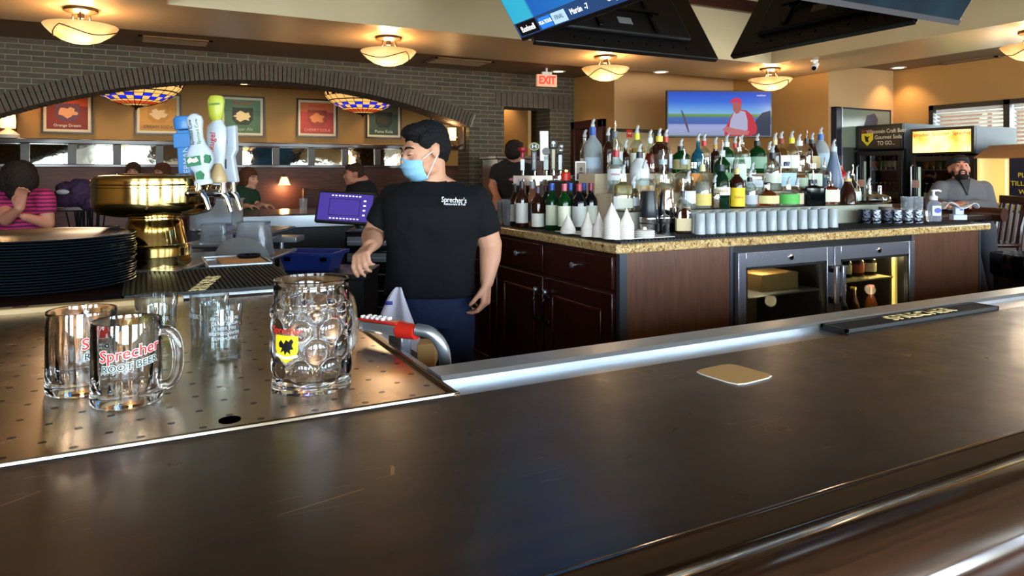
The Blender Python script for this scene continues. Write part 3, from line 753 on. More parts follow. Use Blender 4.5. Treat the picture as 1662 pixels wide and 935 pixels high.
for i in range(npan):
    x = -hw + i * step + step / 2; m = Matrix.Translation((x, 0.0, (z0p + z1p) / 2)) @ Matrix.Rotation(math.radians(-2.6), 4, 'X')
    obj('mirror_pane', B().box(-step / 2 + 0.045, step / 2 - 0.045, -0.004, 0.004, -(z1p - z0p) / 2, (z1p - z0p) / 2, M=m), mirror, parent=t)
# stained glass hanging lamps
tif_o = mat('amber_stained_glass', 'f0c078', 0.4, emit=0.62, ecol='f4b866'); tif_b = mat('blue_stained_glass', '1420b8', 0.4, emit=0.7, ecol='1828d0')
tif_r = mat('red_stained_glass', 'b04020', 0.4, emit=0.6, ecol='c84820'); tif_d = mat('dark_stained_glass', '180c20', 0.4)
def tiffany(px, pyb, v, label, rz):
    u, Y = on_v(px, v); z = zat(pyb, Y)
    t = thing('stained_glass_lamp', label, 'hanging lamp', (u, v, z), rz, 'stained glass lamps in the dining room')
    zs = [0.035, 0.06, 0.075, 0.105, 0.135, 0.165, 0.175, 0.205, 0.225, 0.25, 0.27, 0.285]
    rs = [0.15, 0.22, 0.255, 0.31, 0.355, 0.395, 0.405, 0.435, 0.45, 0.46, 0.465, 0.46]
    def mf(i, j):
        if i == 1: return 2
        if i in (3, 4): return 1 if (j // 2 + i) % 2 == 0 else 0
        if i in (6,): return 3
        if i in (9, 10): return 3 if j % 2 else 0
        return 0
    rows = [(0.10, 0.022)] + list(zip(rs, zs))
    obj('shade', B().lathe(rows, 48, cap0=False, cap1=False, mif=mf), [tif_o, tif_b, tif_r, tif_d], parent=t, sharp=9)
    b = B()
    for j in range(24):
        a = 2 * PI * j / 24
        b.tube([(r * 1.003 * math.cos(a), r * 1.003 * math.sin(a), zz) for r, zz in rows], 0.0035, 4)
    for (r, zz) in rows[1::2]:
        b.tube([(r * 1.003 * math.cos(2*PI*k/36), r * 1.003 * math.sin(2*PI*k/36), zz) for k in range(37)], 0.0035, 4)
    obj('leading', b, MT['hole'], parent=t)
    obj('finial', B().lathe([(0.0, -0.03), (0.012, -0.015), (0.02, 0.0), (0.07, 0.012), (0.102, 0.024), (0.0, 0.03)], 24), MT['bronze'], parent=t)
    b = B()
    for j in range(3):
        a = 2 * PI * j / 3; b.tube([(0.455 * math.cos(a), 0.455 * math.sin(a), 0.285), (0, 0, 0.5 if z + 0.5 < CZ else CZ - z - 0.02)], 0.004, 6)
    b.tube([(0, 0, 0.03), (0, 0, CZ - z - 0.002)], 0.008, 8)
    obj('chain', b, MT['bronze'], parent=t)
    l = bpy.data.lights.new('bulb', 'POINT'); l.energy = 4; l.color = (1.0, 0.6, 0.3); l.shadow_soft_size = 0.06
    lo = bpy.data.objects.new('bulb', l); COL.objects.link(lo); lo.parent = t; lo.location = (0, 0, 0.22)
tiffany(221, 175, 8.62, 'blue and amber checkered stained glass lamp at the left', 0.2)
tiffany(589, 187, 8.62, 'blue and amber checkered stained glass lamp above the bartender', 0.5)
# small wall lamps
shade_m = mat('lit_lamp_shade', 'ffe0a8', 0.5, emit=2.2, ecol='ffc880')
def wall_lamp(px, py, v, label, s=1.0, e=5):
    u, Y = on_v(px, v); z = zat(py, Y)
    t = thing('wall_lamp', label, 'wall lamp', (u, v, z))
    obj('backplate', B().lathe([(0.0, -0.01), (0.05 * s, -0.01), (0.05 * s, 0.01), (0, 0.01)], 20, M=Matrix.Translation((0, -0.01, 0.02)) @ Matrix.Rotation(PI/2, 4, 'X')), MT['bronze'], parent=t)
    obj('arm', B().tube([(0, -0.01, 0.02), (0, -0.05, 0.07), (0, -0.10, 0.09), (0, -0.12, 0.06)], 0.008, 8), MT['bronze'], parent=t)
    obj('shade', B().lathe([(0.035 * s, 0.05), (0.05 * s, 0.02), (0.075 * s, -0.05), (0.085 * s, -0.06)], 24, c=(0, -0.12, 0), cap0=True, cap1=False), shade_m, parent=t)
    l = bpy.data.lights.new('bulb', 'POINT'); l.energy = e; l.color = (1.0, 0.6, 0.28); l.shadow_soft_size = 0.05
    lo = bpy.data.objects.new('bulb', l); COL.objects.link(lo); lo.parent = t; lo.location = (0, -0.14, -0.09)
wall_lamp(459, 293, pv - 0.03, 'small bell shaded wall lamp on the booth partition beside the seated woman', 1.0)
wall_lamp(153, 298, pv - 0.03, 'small bell shaded wall lamp left of the brass tower', 1.0)
# square sconce on the arch jamb
p = P(742, 217, 7.95); t = thing('wall_sconce', 'lit candle style wall sconce at the right foot of the arch', 'wall lamp', (3.46, BV + 0.17, p.z))
obj('backplate', B().box(-0.03, 0, -0.06, 0.06, -0.16, 0.12), MT['bronze'], parent=t, bevel=0.006)
obj('arm', B().tube([(-0.02, 0, -0.1), (-0.08, 0, -0.13), (-0.14, 0, -0.10), (-0.15, 0, -0.05)], 0.01, 8), MT['bronze'], parent=t)
obj('shade', B().lathe([(0.045, -0.05), (0.05, 0.0), (0.05, 0.1), (0.047, 0.1)], 24, c=(-0.15, 0, 0), cap1=False), shade_m, parent=t)
l = bpy.data.lights.new('bulb', 'POINT'); l.energy = 7; l.color = (1.0, 0.6, 0.28); l.shadow_soft_size = 0.05
lo = bpy.data.objects.new('bulb', l); COL.objects.link(lo); lo.parent = t; lo.location = (-0.15, 0, 0.16)
# table lamp on the far left sill
u, Y = on_v(14, DV - 0.33)
t = thing('table_lamp', 'small lit lamp with white base on the partition at the left edge', 'lamp', (u, DV - 0.36, zt))
obj('base', B().lathe([(0.0, 0), (0.12, 0.0), (0.115, 0.04), (0.07, 0.08), (0.03, 0.10), (0.03, 0.14), (0, 0.14)], 24), mat('white_ceramic', 'd8d0c4', 0.3), parent=t)
obj('shade', B().lathe([(0.075, 0.12), (0.078, 0.2), (0.07, 0.28)], 24, cap0=False, cap1=False), shade_m, parent=t)
l = bpy.data.lights.new('bulb', 'POINT'); l.energy = 5; l.color = (1.0, 0.62, 0.3); l.shadow_soft_size = 0.04
lo = bpy.data.objects.new('bulb', l); COL.objects.link(lo); lo.parent = t; lo.location = (0, -0.1, 0.33)
# booth bench backs in front of the partition and low dining tables
for (a, c, lab) in ((-1, 120, 'booth bench at the left under the mirror panes'), (190, 290, 'booth bench behind the brass tower'), (500, 640, 'booth bench behind the seated man in the dark shirt')):
    ua_, Y1 = on_v(a, 9.6); ub_, Y2 = on_v(c, 9.6)
    t = thing('booth_bench', lab, 'bench', ((ua_ + ub_) / 2, 9.7, 0)); w2 = (ub_ - ua_) / 2
    obj('seat', B().box(-w2, w2, -0.3, 0.25, 0.25, 0.45), solid('bench_vinyl', '3a1c14', 0.4), parent=t, bevel=0.03)
    obj('base', B().box(-w2, w2, -0.25, 0.25, 0, 0.25), MT['boothwood'], parent=t)
    obj('backrest', B().box(-w2, w2, 0.2, 0.32, 0.45, 1.12), MT['boothwood'], parent=t, bevel=0.02)
# pier frame things in the hallway
for (px, py0, py1, lab) in ((836, 178, 190, 'framed black and white photo high in the hallway'), (833, 202, 262, 'tall collage frame of photos in the hallway')):
    u, Y = on_v(px, 9.4); z0, z1 = zat(py1, Y), zat(py0, Y); w2 = 0.11
    t = thing('picture_frame', lab, 'picture', (u, 9.398, (z0 + z1) / 2)); h2 = (z1 - z0) / 2
    obj('frame', B().box(-w2, w2, -0.03, 0, -h2, h2), MT['darkwood'], parent=t, bevel=0.003)
    obj('sheet', B().box(-w2 + 0.015, w2 - 0.015, -0.033, -0.03, -h2 + 0.015, h2 - 0.015), MT['cream'], parent=t)
    b = B(); nn = 1 if h2 < 0.1 else 3
    for k in range(nn):
        zc = -h2 + (k + 0.5) * 2 * h2 / nn; b.box(-0.07, 0.0, -0.035, -0.033, zc - h2 / nn * 0.55, zc + h2 / nn * 0.55); b.box(0.02, 0.075, -0.035, -0.033, zc - h2 / nn * 0.4, zc + h2 / nn * 0.6)
    obj('photos', b, solid('photo_grey', '3c362e', 0.6), parent=t)
# dark door in the hallway and dark glazed door on the service wall
u0_, _ = on_v(858, 9.3); b = B().box(u0_, u0_ + 0.9, 9.33, 9.40, 0, 1.98)
o = struct('door_1', b, MT['darkwood'], bevel=0.01)
obj('door_handle', B().tube([(u0_ + 0.07, 9.32, 1.0), (u0_ + 0.07, 9.28, 1.0), (u0_ + 0.18, 9.28, 1.0)], 0.01), MT['steel'], parent=o)
va, _ = on_u(984, U1); vb = BV - 0.02
zd = zat(193, on_u(980, U1)[1])
b = B(); x0 = U1 - 0.06
b.box(x0, U1, va, va + 0.10, 0, zd); b.box(x0, U1, vb - 0.08, vb, 0, zd); b.box(x0, U1, va, vb, zd - 0.1, zd)
b.box(x0 + 0.015, U1, va + 0.1, vb - 0.08, 0, zd - 0.1)
o = struct('door_2', b, MT['darkwood'], bevel=0.006)
obj('door_pane', B().box(x0 - 0.002, x0 + 0.016, va + 0.22, vb - 0.22, 1.0, zd - 0.28), solid('door_glass', '4a4434', 0.1), parent=o)
obj('door_stile', B().box(x0 - 0.008, x0 + 0.014, va + 0.19, va + 0.22, 0.95, zd - 0.25), solid('door_stile', '50443c', 0.3), parent=o)
# low dark host stand / half wall in front of the doorway
u0_, Y0 = on_v(795, 7.3); u1_, _ = on_v(872, 7.3)
t = thing('service_cabinet', 'dark wooden service cabinet in front of the brick doorway', 'cabinet', ((u0_ + u1_) / 2, 7.3, 0))
w2 = (u1_ - u0_) / 2; hh = zat(253, Y0)
obj('body', B().box(-w2, w2, -0.2, 0.2, 0, hh - 0.04), MT['darkwood'], parent=t, bevel=0.005)
obj('top', B().box(-w2 - 0.03, w2 + 0.03, -0.23, 0.23, hh - 0.04, hh), MT['darkwood_x'], parent=t, bevel=0.008)
obj('panel', B().box(-w2 + 0.06, w2 - 0.06, -0.21, -0.2, 0.3, hh - 0.12), MT['boothwood'], parent=t, bevel=0.004)

# ------------------------------------------------------------------ back leg and right leg of the bar
t = thing('back_counter', 'dark wood bar counter with steel edge across the room below the arch', 'counter', (0, 0, 0))
KL = 0.34
obj('worktop', B().box(KL, 2.7, 5.85, 6.75, 0.965, 1.005), wood('counter_top_wood', '2c160e', '4a281a', 0.18, axis=0, scale=3, coat=0.5), parent=t, bevel=0.006)
obj('steel_edge', B().box(KL, 2.7, 5.80, 5.85, 0.90, 1.0), MT['steel'], parent=t, bevel=0.004)
obj('front_panel', B().box(KL, 2.7, 5.95, 6.0, 0, 0.965), MT['black'], parent=t)
obj('customer_panel', B().box(KL, 2.7, 6.4, 6.45, 0, 0.965), MT['darkwood_x'], parent=t)
t = thing('side_counter', 'right leg of the bar with a rounded dark armrest end, where the man sits', 'counter', (0, 0, 0))
obj('worktop', B().box(5.30, 5.98, 3.2, 6.75, 0.97, 1.01), MT['bar'], parent=t, bevel=0.006)
obj('armrest', B().tube([(6.02, 3.14, 1.005), (6.02, 6.75, 1.005)], 0.055, 20), MT['darkwood_x'], parent=t)
obj('end_panel', B().box(5.34, 5.80, 3.25, 3.30, 0, 0.97), MT['black'], parent=t)
obj('front_panel', B().box(5.74, 5.80, 3.3, 6.75, 0, 0.97), MT['darkwood_x'], parent=t)
obj('back_panel', B().box(5.34, 5.40, 3.3, 6.75, 0, 0.97), MT['black'], parent=t)
obj('foot_rest', B().box(5.80, 5.98, 3.25, 6.7, 0.16, 0.21), MT['black'], parent=t, bevel=0.01)

# ------------------------------------------------------------------ coolers by the right wall
def cooler(v0, v1, uf, h, label, lit, rows, cols):
    t = thing('display_cooler', label, 'cooler', (uf, (v0 + v1) / 2, 0)); w = (v1 - v0) / 2; D = 0.70
    b = B(); b.box(0.04, D, -w, -w + 0.03, 0, h); b.box(0.04, D, w - 0.03, w, 0, h); b.box(D - 0.03, D, -w, w, 0, h); b.box(0.04, D, -w, w, 0, 0.2)
    obj('cabinet', b, solid('cooler_shell', '1c1d20', 0.4), parent=t)
    obj('lid', B().box(0.0, D, -w - 0.002, w + 0.002, h - 0.27, h), [solid('cooler_lid', '3e444f', 0.5)], parent=t)
    obj('sign_box', B().box(-0.03, 0.0, -w, w, h - 0.27, h), MT['black'], parent=t, bevel=0.004)
    if lit:
        sm = mat('lit_sign', 'f0c860', 0.4, emit=1.0, ecol='f0b840'); n = sm.node_tree.nodes; L = sm.node_tree.links
        tc = n.new('ShaderNodeTexCoord'); nz = n.new('ShaderNodeTexNoise'); nz.inputs['Scale'].default_value = 5; rp = n.new('ShaderNodeValToRGB')
        rp.color_ramp.elements[0].position = 0.35; rp.color_ramp.elements[0].color = lin('b87c28'); rp.color_ramp.elements[1].position = 0.6; rp.color_ramp.elements[1].color = lin('ffe890')
        L.new(tc.outputs['Object'], nz.inputs['Vector']); L.new(nz.outputs['Fac'], rp.inputs[0]); L.new(rp.outputs[0], n['Principled BSDF'].inputs['Emission Color'])
        n['Principled BSDF'].inputs['Emission Strength'].default_value = 1.5
    else: sm = solid('cooler_sign', '2c2418', 0.35)
    obj('sign_face', B().box(-0.033, -0.03, -w + 0.03, w - 0.03, h - 0.25, h - 0.03), sm, parent=t)
    fm = lambda y, z: frame_m((-0.034, y, z), (0, -1, 0), (0, 0, 1))
    if lit:
        lettering('lettering', 'Sprecher  Sprecher  Sprecher', 0.055, MT['red'], t, fm(0, h - 0.065), 0.0005, squash=0.9)
    else:
        lw = solid('sign_cream', 'e8dcc0', 0.5)
        for s_, z in (('Wisconsin Craft Beer', -0.075), ('& Gourmet Soda', -0.14), ('TO GO...', -0.205)): lettering('lettering', s_, 0.062, lw, t, fm(-0.09, h + z), 0.0005, squash=0.85)
        lettering('lettering', 'Sprecher', 0.04, MT['red'], t, fm(w - 0.14, h - 0.06), 0.0005)
        sh = [(-0.07, 0.06), (0.07, 0.06), (0.07, -0.01), (0.0, -0.08), (-0.07, -0.01)]
        obj('crest', B().prism(sh, (-0.036, -0.0335), lambda a, z, q: Vector((q, w - 0.14 + a, h - 0.15 + z))), MT['yellow'], parent=t)
        obj('crest_bird', B().prism([(-0.035, 0.03), (0.0, 0.02), (0.035, 0.04), (0.02, -0.03), (-0.02, -0.04), (-0.01, 0.0)], (-0.0375, -0.036), lambda a, z, q: Vector((q, w - 0.14 + a, h - 0.15 + z))), MT['black'], parent=t)
    d = obj('door', B().box(-0.03, 0.0, -w, -w + 0.05, 0.2, h - 0.29).box(-0.03, 0.0, w - 0.05, w, 0.2, h - 0.29).box(-0.03, 0.0, -w + 0.05, w - 0.05, 0.2, 0.27).box(-0.03, 0, -w + 0.05, w - 0.05, h - 0.34, h - 0.29), MT['black'], parent=t, bevel=0.004)
    obj('pane', B().box(-0.018, -0.012, -w + 0.05, w - 0.05, 0.27, h - 0.34), MT['dpane'], parent=d)
    obj('handle', B().tube([(-0.03, w - 0.03, 1.0), (-0.06, w - 0.03, 1.02), (-0.06, w - 0.03, 1.4), (-0.03, w - 0.03, 1.42)], 0.008), MT['steel'], parent=d)
    obj('notice', B().box(-0.033, -0.03, w - 0.10, w - 0.02, 1.18, 1.26), solid('pink_notice', 'd0a8a0', 0.6), parent=d)
    obj('light_tube', B().tube([(0.05, w - 0.05, 0.3), (0.05, w - 0.05, h - 0.4)], 0.012), mat('cooler_tube', 'd8e8e0', 0.4, emit=1.2 if lit else 0.5, ecol='d0e8dc'), parent=t)
    for r in range(rows): obj('shelf', B().box(0.05, D - 0.05, -w + 0.04, w - 0.04, 0.36 + r * 0.34 - 0.02, 0.36 + r * 0.34 - 0.01), MT['steel_dk'], parent=t)
    return t
vA0, vA1 = on_u(1467, 7.2)[0], on_u(1374, 7.2)[0]
if vA1 > V3 - 0.085: vA1 = V3 - 0.085
vB0, vB1 = on_u(1584, 7.2)[0], on_u(1480, 7.2)[0]
hA = zat(200, on_u(1468, 7.2)[1]); hB = zat(207, on_u(1530, 7.2)[1])
cooler(vA0, vA1, 7.2, hA, 'black glass door cooler with an unlit sign reading Wisconsin Craft Beer', False, 4, 8)
cooler(vB0, vB1, 7.2, hB, 'black glass door cooler with a glowing yellow sign behind the seated man', True, 4, 8)
def small_bottle(glassm, capm, labm, h=0.2, r=0.028):
    t = thing('soda_bottle', '', 'bottle', (0, 0, 0))
    obj('glass', B().lathe([(0, 0), (r, 0.0), (r, h * 0.55), (r * 0.85, h * 0.63), (r * 0.42, h * 0.8), (r * 0.4, h * 0.96), (0, h * 0.96)], 14), glassm, parent=t)
    obj('cap', B().lathe([(r * 0.46, h * 0.95), (r * 0.46, h), (0, h)], 12), capm, parent=t)
    obj('label', B().lathe([(r * 1.02, h * 0.15), (r * 1.02, h * 0.48)], 14, cap0=False, cap1=False), labm, parent=t)
    return t
kinds = [(mat('brown_glass', '3a1c0c', 0.08), MT['yellow'], solid('lab_rust', 'a8502c', 0.5)), (mat('dark_glass', '14100c', 0.08), MT['white'], solid('lab_pale', 'c8c0a0', 0.5)), (MT['brown_glass'] if 'brown_glass' in MT else mat('brown_glass_2', '4a2410', 0.08), MT['red'], solid('lab_green', '5a7040', 0.5))]
protos = None
def fill_cooler(uf, v0, v1, rows, group, lab, n):
    first = [None]
    protos = [small_bottle(*k) for k in kinds]
    for p_ in protos: p_['label'] = lab[0]; p_['group'] = group[0]
    k = 0; used = set()
    for r in rows:
        for i in range(n):
            v = v0 + 0.08 + (v1 - v0 - 0.16) * i / (n - 1); kk = (r * 2 + i // 2) % 3
            z = 0.36 + r * 0.34 - 0.01
            gi = rows.index(r)
            if kk not in used:
                o = protos[kk]; o.location = (uf + 0.13, v, z); used.add(kk)
            else: o = dup(protos[kk], (uf + 0.13, v, z))
            o['label'] = ORD[n - i] + ' ' + lab[gi].replace('bottle', 'bottle from the left', 1); o['group'] = group[gi]
    for q in range(3):
        if q not in used:
            for c in list(protos[q].children): bpy.data.objects.remove(c)
            bpy.data.objects.remove(protos[q])
fill_cooler(7.2, vA0, vA1, [3, 2, 1], ['bottles on the upper shelf of the left cooler', 'bottles on the middle shelf of the left cooler', 'bottles on the low shelf of the left cooler'],
            ['bottle on the upper shelf of the cooler with the unlit sign', 'bottle on the middle shelf of the cooler with the unlit sign', 'bottle on the low shelf of the cooler with the unlit sign'], 8)
fill_cooler(7.2, vB0, vB1, [3, 2], ['bottles on the upper shelf of the lit cooler', 'bottles on the middle shelf of the lit cooler'],
            ['bottle on the upper shelf of the cooler with the glowing sign', 'bottle on the middle shelf of the cooler with the glowing sign'], 8)
# tall framed glass case with a picture, in the corner behind the coolers
ua_, Ya = on_v(1357, V3 - 0.07); ub_, _ = on_v(1446, V3 - 0.07)
t = thing('poster_case', 'tall black framed glass case with a picture, left of the coolers', 'display case', ((ua_ + ub_) / 2, V3 - 0.04, 0)); w2 = (ub_ - ua_) / 2; zt_ = zat(173, Ya)
b = B()
for q in ((-w2, -w2 + 0.09, 0.05, zt_), (w2 - 0.02, w2, 0.05, zt_), (-w2, w2, zt_ - 0.02, zt_), (-w2, w2, 0.0, 0.1)): b.box(q[0], q[1], -0.035, 0.035, q[2], q[3])
obj('frame', b, solid('case_frame', '14182a', 0.3), parent=t, bevel=0.004)
obj('back', B().box(-w2 + 0.09, w2 - 0.02, 0.0, 0.035, 0.1, zt_ - 0.02), solid('case_back', '3a3c38', 0.5), parent=t)
m_ = mat('case_picture', '6c7468', 0.15, spec=0.8)
obj('picture', B().box(-w2 + 0.09, w2 - 0.02, -0.03, -0.02, zt_ - 0.45, zt_ - 0.02), m_, parent=t)
obj('picture_shape', B().prism([(0.0, -0.05), (0.05, 0.06), (0.18, 0.09), (0.24, 0.02), (0.2, -0.1), (0.06, -0.13)], (-0.033, -0.03), lambda a, z, q: Vector((a, q, zt_ - 0.14 + z))), solid('case_dark', '2c2438', 0.4), parent=t)
obj('strip', B().box(-w2 + 0.085, -w2 + 0.10, -0.04, -0.035, 0.1, zt_), MT['steel'], parent=t)

# arcade cabinet under the window
vC1, Yc = on_u(1586, 7.02); vC0 = on_u(1700, 7.02)[0]
t = thing('arcade_machine', 'tan roofed prize arcade machine with a lit case under the window', 'arcade machine', (7.02, (vC0 + vC1) / 2, 0)); w2 = (vC1 - vC0) / 2
zr = zat(257, Yc); zs = zat(330, Yc); ztop = zat(244, Yc)
obj('roof', B().prism([(-0.03, zr), (0.88, zr), (0.88, ztop + 0.08), (0.25, ztop + 0.05)], (-w2 - 0.02, w2 + 0.02), lambda a, z, q: Vector((a, q, z))), solid('roof_tan', 'a87c50', 0.5), parent=t)
obj('case', B().box(0.4, 0.88, -w2, w2, zs, zr).box(0.0, 0.4, w2 - 0.02, w2, zs, zr).box(0.0, 0.4, -w2, -w2 + 0.02, zs, zr), mat('lit_case', 'e8d48c', 0.5, emit=0.35, ecol='f0d890'), parent=t)
lt_ = mat('lit_tube', 'f8e8b0', 0.4, emit=0.8, ecol='fff0b8')
for k in range(4): obj('lit_tube', B().tube([(0.3, w2 - 0.1 - 0.11 * k, zs + 0.02), (0.3, w2 - 0.1 - 0.11 * k, zr - 0.01)], 0.012, 8), lt_, parent=t)
vp = on_u(1640, 7.02)[0] - (vC0 + vC1) / 2
obj('control_panel', B().box(-0.02, 0.1, -w2, vp, zs, zr - 0.003), solid('game_panel', '141830', 0.3), parent=t)
for k, s_ in enumerate(('PLAY', 'TILL YOU', 'WIN')): lettering('lettering', s_, 0.06, MT['yellow'], t, frame_m((-0.022, vp - 0.14, zr - 0.16 - 0.075 * k), (0, -1, 0), (0, 0, 1)), 0.0005)
obj('ledge', B().box(-0.12, 0.88, -w2 - 0.02, w2 + 0.02, zs - 0.05, zs), MT['tan_edge'], parent=t, bevel=0.008)
obj('cabinet', B().box(0.0, 0.88, -w2, w2, 0, zs - 0.05), solid('game_cabinet', '9c8c78', 0.5), parent=t)
for k in range(3): obj('button', B().lathe([(0.0, 0), (0.035, 0), (0.03, 0.015), (0, 0.02)], 16, c=(-0.06, w2 - 0.1 - 0.2 * k, zs)), MT['yellow'], parent=t)
# pale half wall behind the stool
vh = on_u(1592, 6.9)[0]
struct('trim_3', B().box(6.86, 6.97, 0.0, vh, 0, 0.98), solid('half_wall_paint', 'b8b0ac', 0.6))
struct('baseboard_right', B().box(6.84, 6.86, 0.0, vh, 0, 0.1), MT['darkwood_x'])

# ------------------------------------------------------------------ bar stool
def chair(u, v, rz, label):
    t = thing('bar_stool', label, 'stool', (u, v, 0), rz)   # backrest at +x local, sitter faces -x
    sh = 0.74
    obj('seat', B().lathe([(0, 0), (0.2, 0.0), (0.215, 0.015), (0.21, 0.035), (0.0, 0.028)], 32, c=(0, 0, sh - 0.03), sup=5), MT['darkwood_x'], parent=t, bevel=0.004)
    for sx, sy in ((-1, -1), (-1, 1), (1, -1), (1, 1)):
        top = Vector((0.17 * sx, 0.17 * sy, sh - 0.03)); bot = Vector((0.20 * sx, 0.20 * sy, 0))
        if sx > 0:
            obj('leg', B().tube([bot, top, (0.19, 0.17 * sy, sh + 0.15), (0.25, 0.17 * sy, 1.10)], 0.021, 8), MT['darkwood'], parent=t)
        else: obj('leg', B().tube([bot, top], 0.021, 8), MT['darkwood'], parent=t)
    for z in (0.22, 0.42):
        k = 0.185
        obj('stretcher', B().box(-k, k, -k - 0.01, -k + 0.01, z - 0.014, z + 0.014), MT['darkwood'], parent=t)
        obj('stretcher', B().box(-k, k, k - 0.01, k + 0.01, z - 0.014, z + 0.014), MT['darkwood'], parent=t)
        obj('stretcher', B().box(-k - 0.01, -k + 0.01, -k, k, z - 0.04, z - 0.012), MT['darkwood'], parent=t)
    obj('top_rail', B().box(0.225, 0.262, -0.2, 0.2, 1.07, 1.14), MT['darkwood'], parent=t, bevel=0.008)
    for k in range(4):
        y = -0.12 + 0.08 * k
        obj('back_slat', B().prism([(y - 0.016, sh), (y + 0.016, sh), (y + 0.016, 1.08), (y - 0.016, 1.08)], (-0.008, 0.008), lambda a, z, q: Vector((0.185 + (z - sh) * 0.15 + q, a, z))), MT['darkwood'], parent=t)
    return t
STOOL = P(1600, 340, 6.12)
chair(STOOL.x, STOOL.y, -0.55, 'dark red slat backed bar stool under the seated man')
# bin
p = P(1672, 440, 5.0)
t = thing('waste_bin', 'black waste bin with bag folded over its rim at the right edge', 'bin', (p.x, p.y, 0), YAW)
zt_ = zat(412, 5.0)
obj('body', B().lathe([(0, 0), (0.15, 0), (0.16, 0.02), (0.185, zt_ - 0.02), (0.17, zt_ - 0.02), (0.15, 0.03), (0, 0.03)], 32, sup=5), MT['rubber'], parent=t)
obj('bin_bag', B().lathe([(0.19, zt_ - 0.16), (0.196, zt_ - 0.15), (0.20, zt_ - 0.02), (0.195, zt_), (0.18, zt_), (0.16, zt_ - 0.06)], 48, sup=5, cap0=False, cap1=False, fr=lambda a, z, r: r * (1 + 0.012 * math.sin(13 * a + 40 * z) + 0.01 * math.sin(29 * a))), MT['blackgloss'], parent=t)
obj('front_label', B().box(0.02, 0.16, -0.19, -0.182, 0.3, 0.6), MT['kraft'], parent=t)

# ------------------------------------------------------------------ the near bar
HZ = 1.0
LV0, LV1 = 0.513, 0.994
UD = 0.43          # right edge of the drain board
t = thing('bar_counter', 'long dark polished wood bar counter in the foreground', 'counter', (0, 0, 0))
obj('bar_top', B().box(-2.6, 7.2, LV0, LV1, 0.955, HZ), MT['bar'], parent=t)
# moulded armrest along the customer side, one profile swept along the bar
prof = [(LV0 + 0.004, 0.955), (LV0 + 0.004, 1.0), (LV0 - 0.004, 1.006), (LV0 - 0.014, 1.004), (LV0 - 0.020, 0.994), (LV0 - 0.032, 0.992), (LV0 - 0.045, 1.0),
        (LV0 - 0.060, 1.014), (LV0 - 0.085, 1.022), (LV0 - 0.115, 1.018), (LV0 - 0.140, 1.0), (LV0 - 0.150, 0.975), (LV0 - 0.140, 0.95), (LV0 - 0.10, 0.93), (LV0 - 0.03, 0.93)]
rows = [[Vector((u, y, z)) for (y, z) in prof] for u in (-2.6, 0, 2, 4, 7.2)]
b = B(); b.grid(rows)
obj('armrest', b, wood('armrest_wood', '180b06', '321a10', 0.16, axis=0, scale=5, coat=0.6), parent=t, sharp=0.9)
obj('front_panel', B().box(-2.6, 7.2, LV0 + 0.06, LV0 + 0.10, 0, 0.955), MT['darkwood_x'], parent=t)
# stainless drink rail behind the wood
t = thing('drink_rail', 'brushed steel drink rail along the back edge of the dark bar', 'drink rail', (0, 0, 0))
obj('service_panel', B().box(UD + 0.04, 7.2, 1.0, 1.03, 0, 0.965), MT['black'], parent=t)
obj('trough', B().box(UD + 0.003, 7.2, LV1 + 0.001, 1.072, 0.980, 0.9945), MT['steel'], parent=t)
obj('lip', B().prism([(1.070, 0.972), (1.070, 1.002), (1.078, 1.008), (1.136, 1.008), (1.142, 1.002), (1.142, 0.93), (1.134, 0.93), (1.134, 0.972)], (UD + 0.003, 7.2), lambda a, z, q: Vector((q, a, z))), MT['steel'], parent=t)
# perforated drain board (sub-divided only in its material: rows of small holes)
t = thing('drain_board', 'perforated steel drain board that carries the beer mugs', 'drain board', (0, 0, 0))
VB = 2.06
obj('board', B().box(-2.6, UD, LV1 + 0.003, VB, 0.975, HZ - 0.0005), MT['drain'], parent=t)
edge = mat('edge_steel', 'd0d4d8', 0.12, 1.0)
obj('front_rim', B().tube([(-2.6, LV1 + 0.0055, HZ + 0.001), (UD, LV1 + 0.0055, HZ + 0.001)], 0.0045, 8), edge, parent=t)
obj('side_rim', B().prism([(UD - 0.008, 0.99), (UD + 0.002, 0.99), (UD + 0.002, 1.004), (UD - 0.008, 1.004)], (LV1, VB), lambda a, z, q: Vector((a, q, z))), MT['bronze'], parent=t, bevel=0.002)
obj('side_apron', B().box(UD + 0.002, UD + 0.035, 1.146, VB, 0.93, 0.985), MT['steel_dk'], parent=t)
p = on_z(373, 681, HZ)
obj('drain_hole', B().lathe([(0, 0.0), (0.0145, 0.0), (0.0145, 0.0008), (0, 0.0008)], 28, c=(p.x, p.y, HZ - 0.0005)), MT['hole'], parent=t)
obj('cabinet', B().box(-2.6, UD - 0.03, 1.03, VB, 0.0, 0.975), MT['black'], parent=t)
# wooden peninsula deck behind it
t = thing('service_deck', 'dark wood deck behind the drain board that carries the plates and brass tower', 'counter', (0, 0, 0))
obj('deck', B().box(-2.6, UD, VB + 0.045, 3.3, 0.95, HZ), wood('deck_wood', '24140c', '3e261a', 0.25, axis=0, scale=3, coat=0.4), parent=t)
o = obj('wooden_lip', B().box(-2.6, 0.10, VB + 0.002, VB + 0.045, 0.95, HZ + 0.012), MT['tan_edge'], parent=t, bevel=0.004)
for k in range(7): obj('lip_hole', B().lathe([(0, 0), (0.017, 0), (0.017, 0.0015), (0, 0.0015)], 20, c=(-0.9 + 0.16 * k, VB + 0.024, HZ + 0.0115)), solid('hole_brown', '5a3820', 0.7), parent=o)
obj('cabinet', B().box(-2.6, UD - 0.03, VB + 0.03, 3.3, 0, 0.95), MT['black'], parent=t)

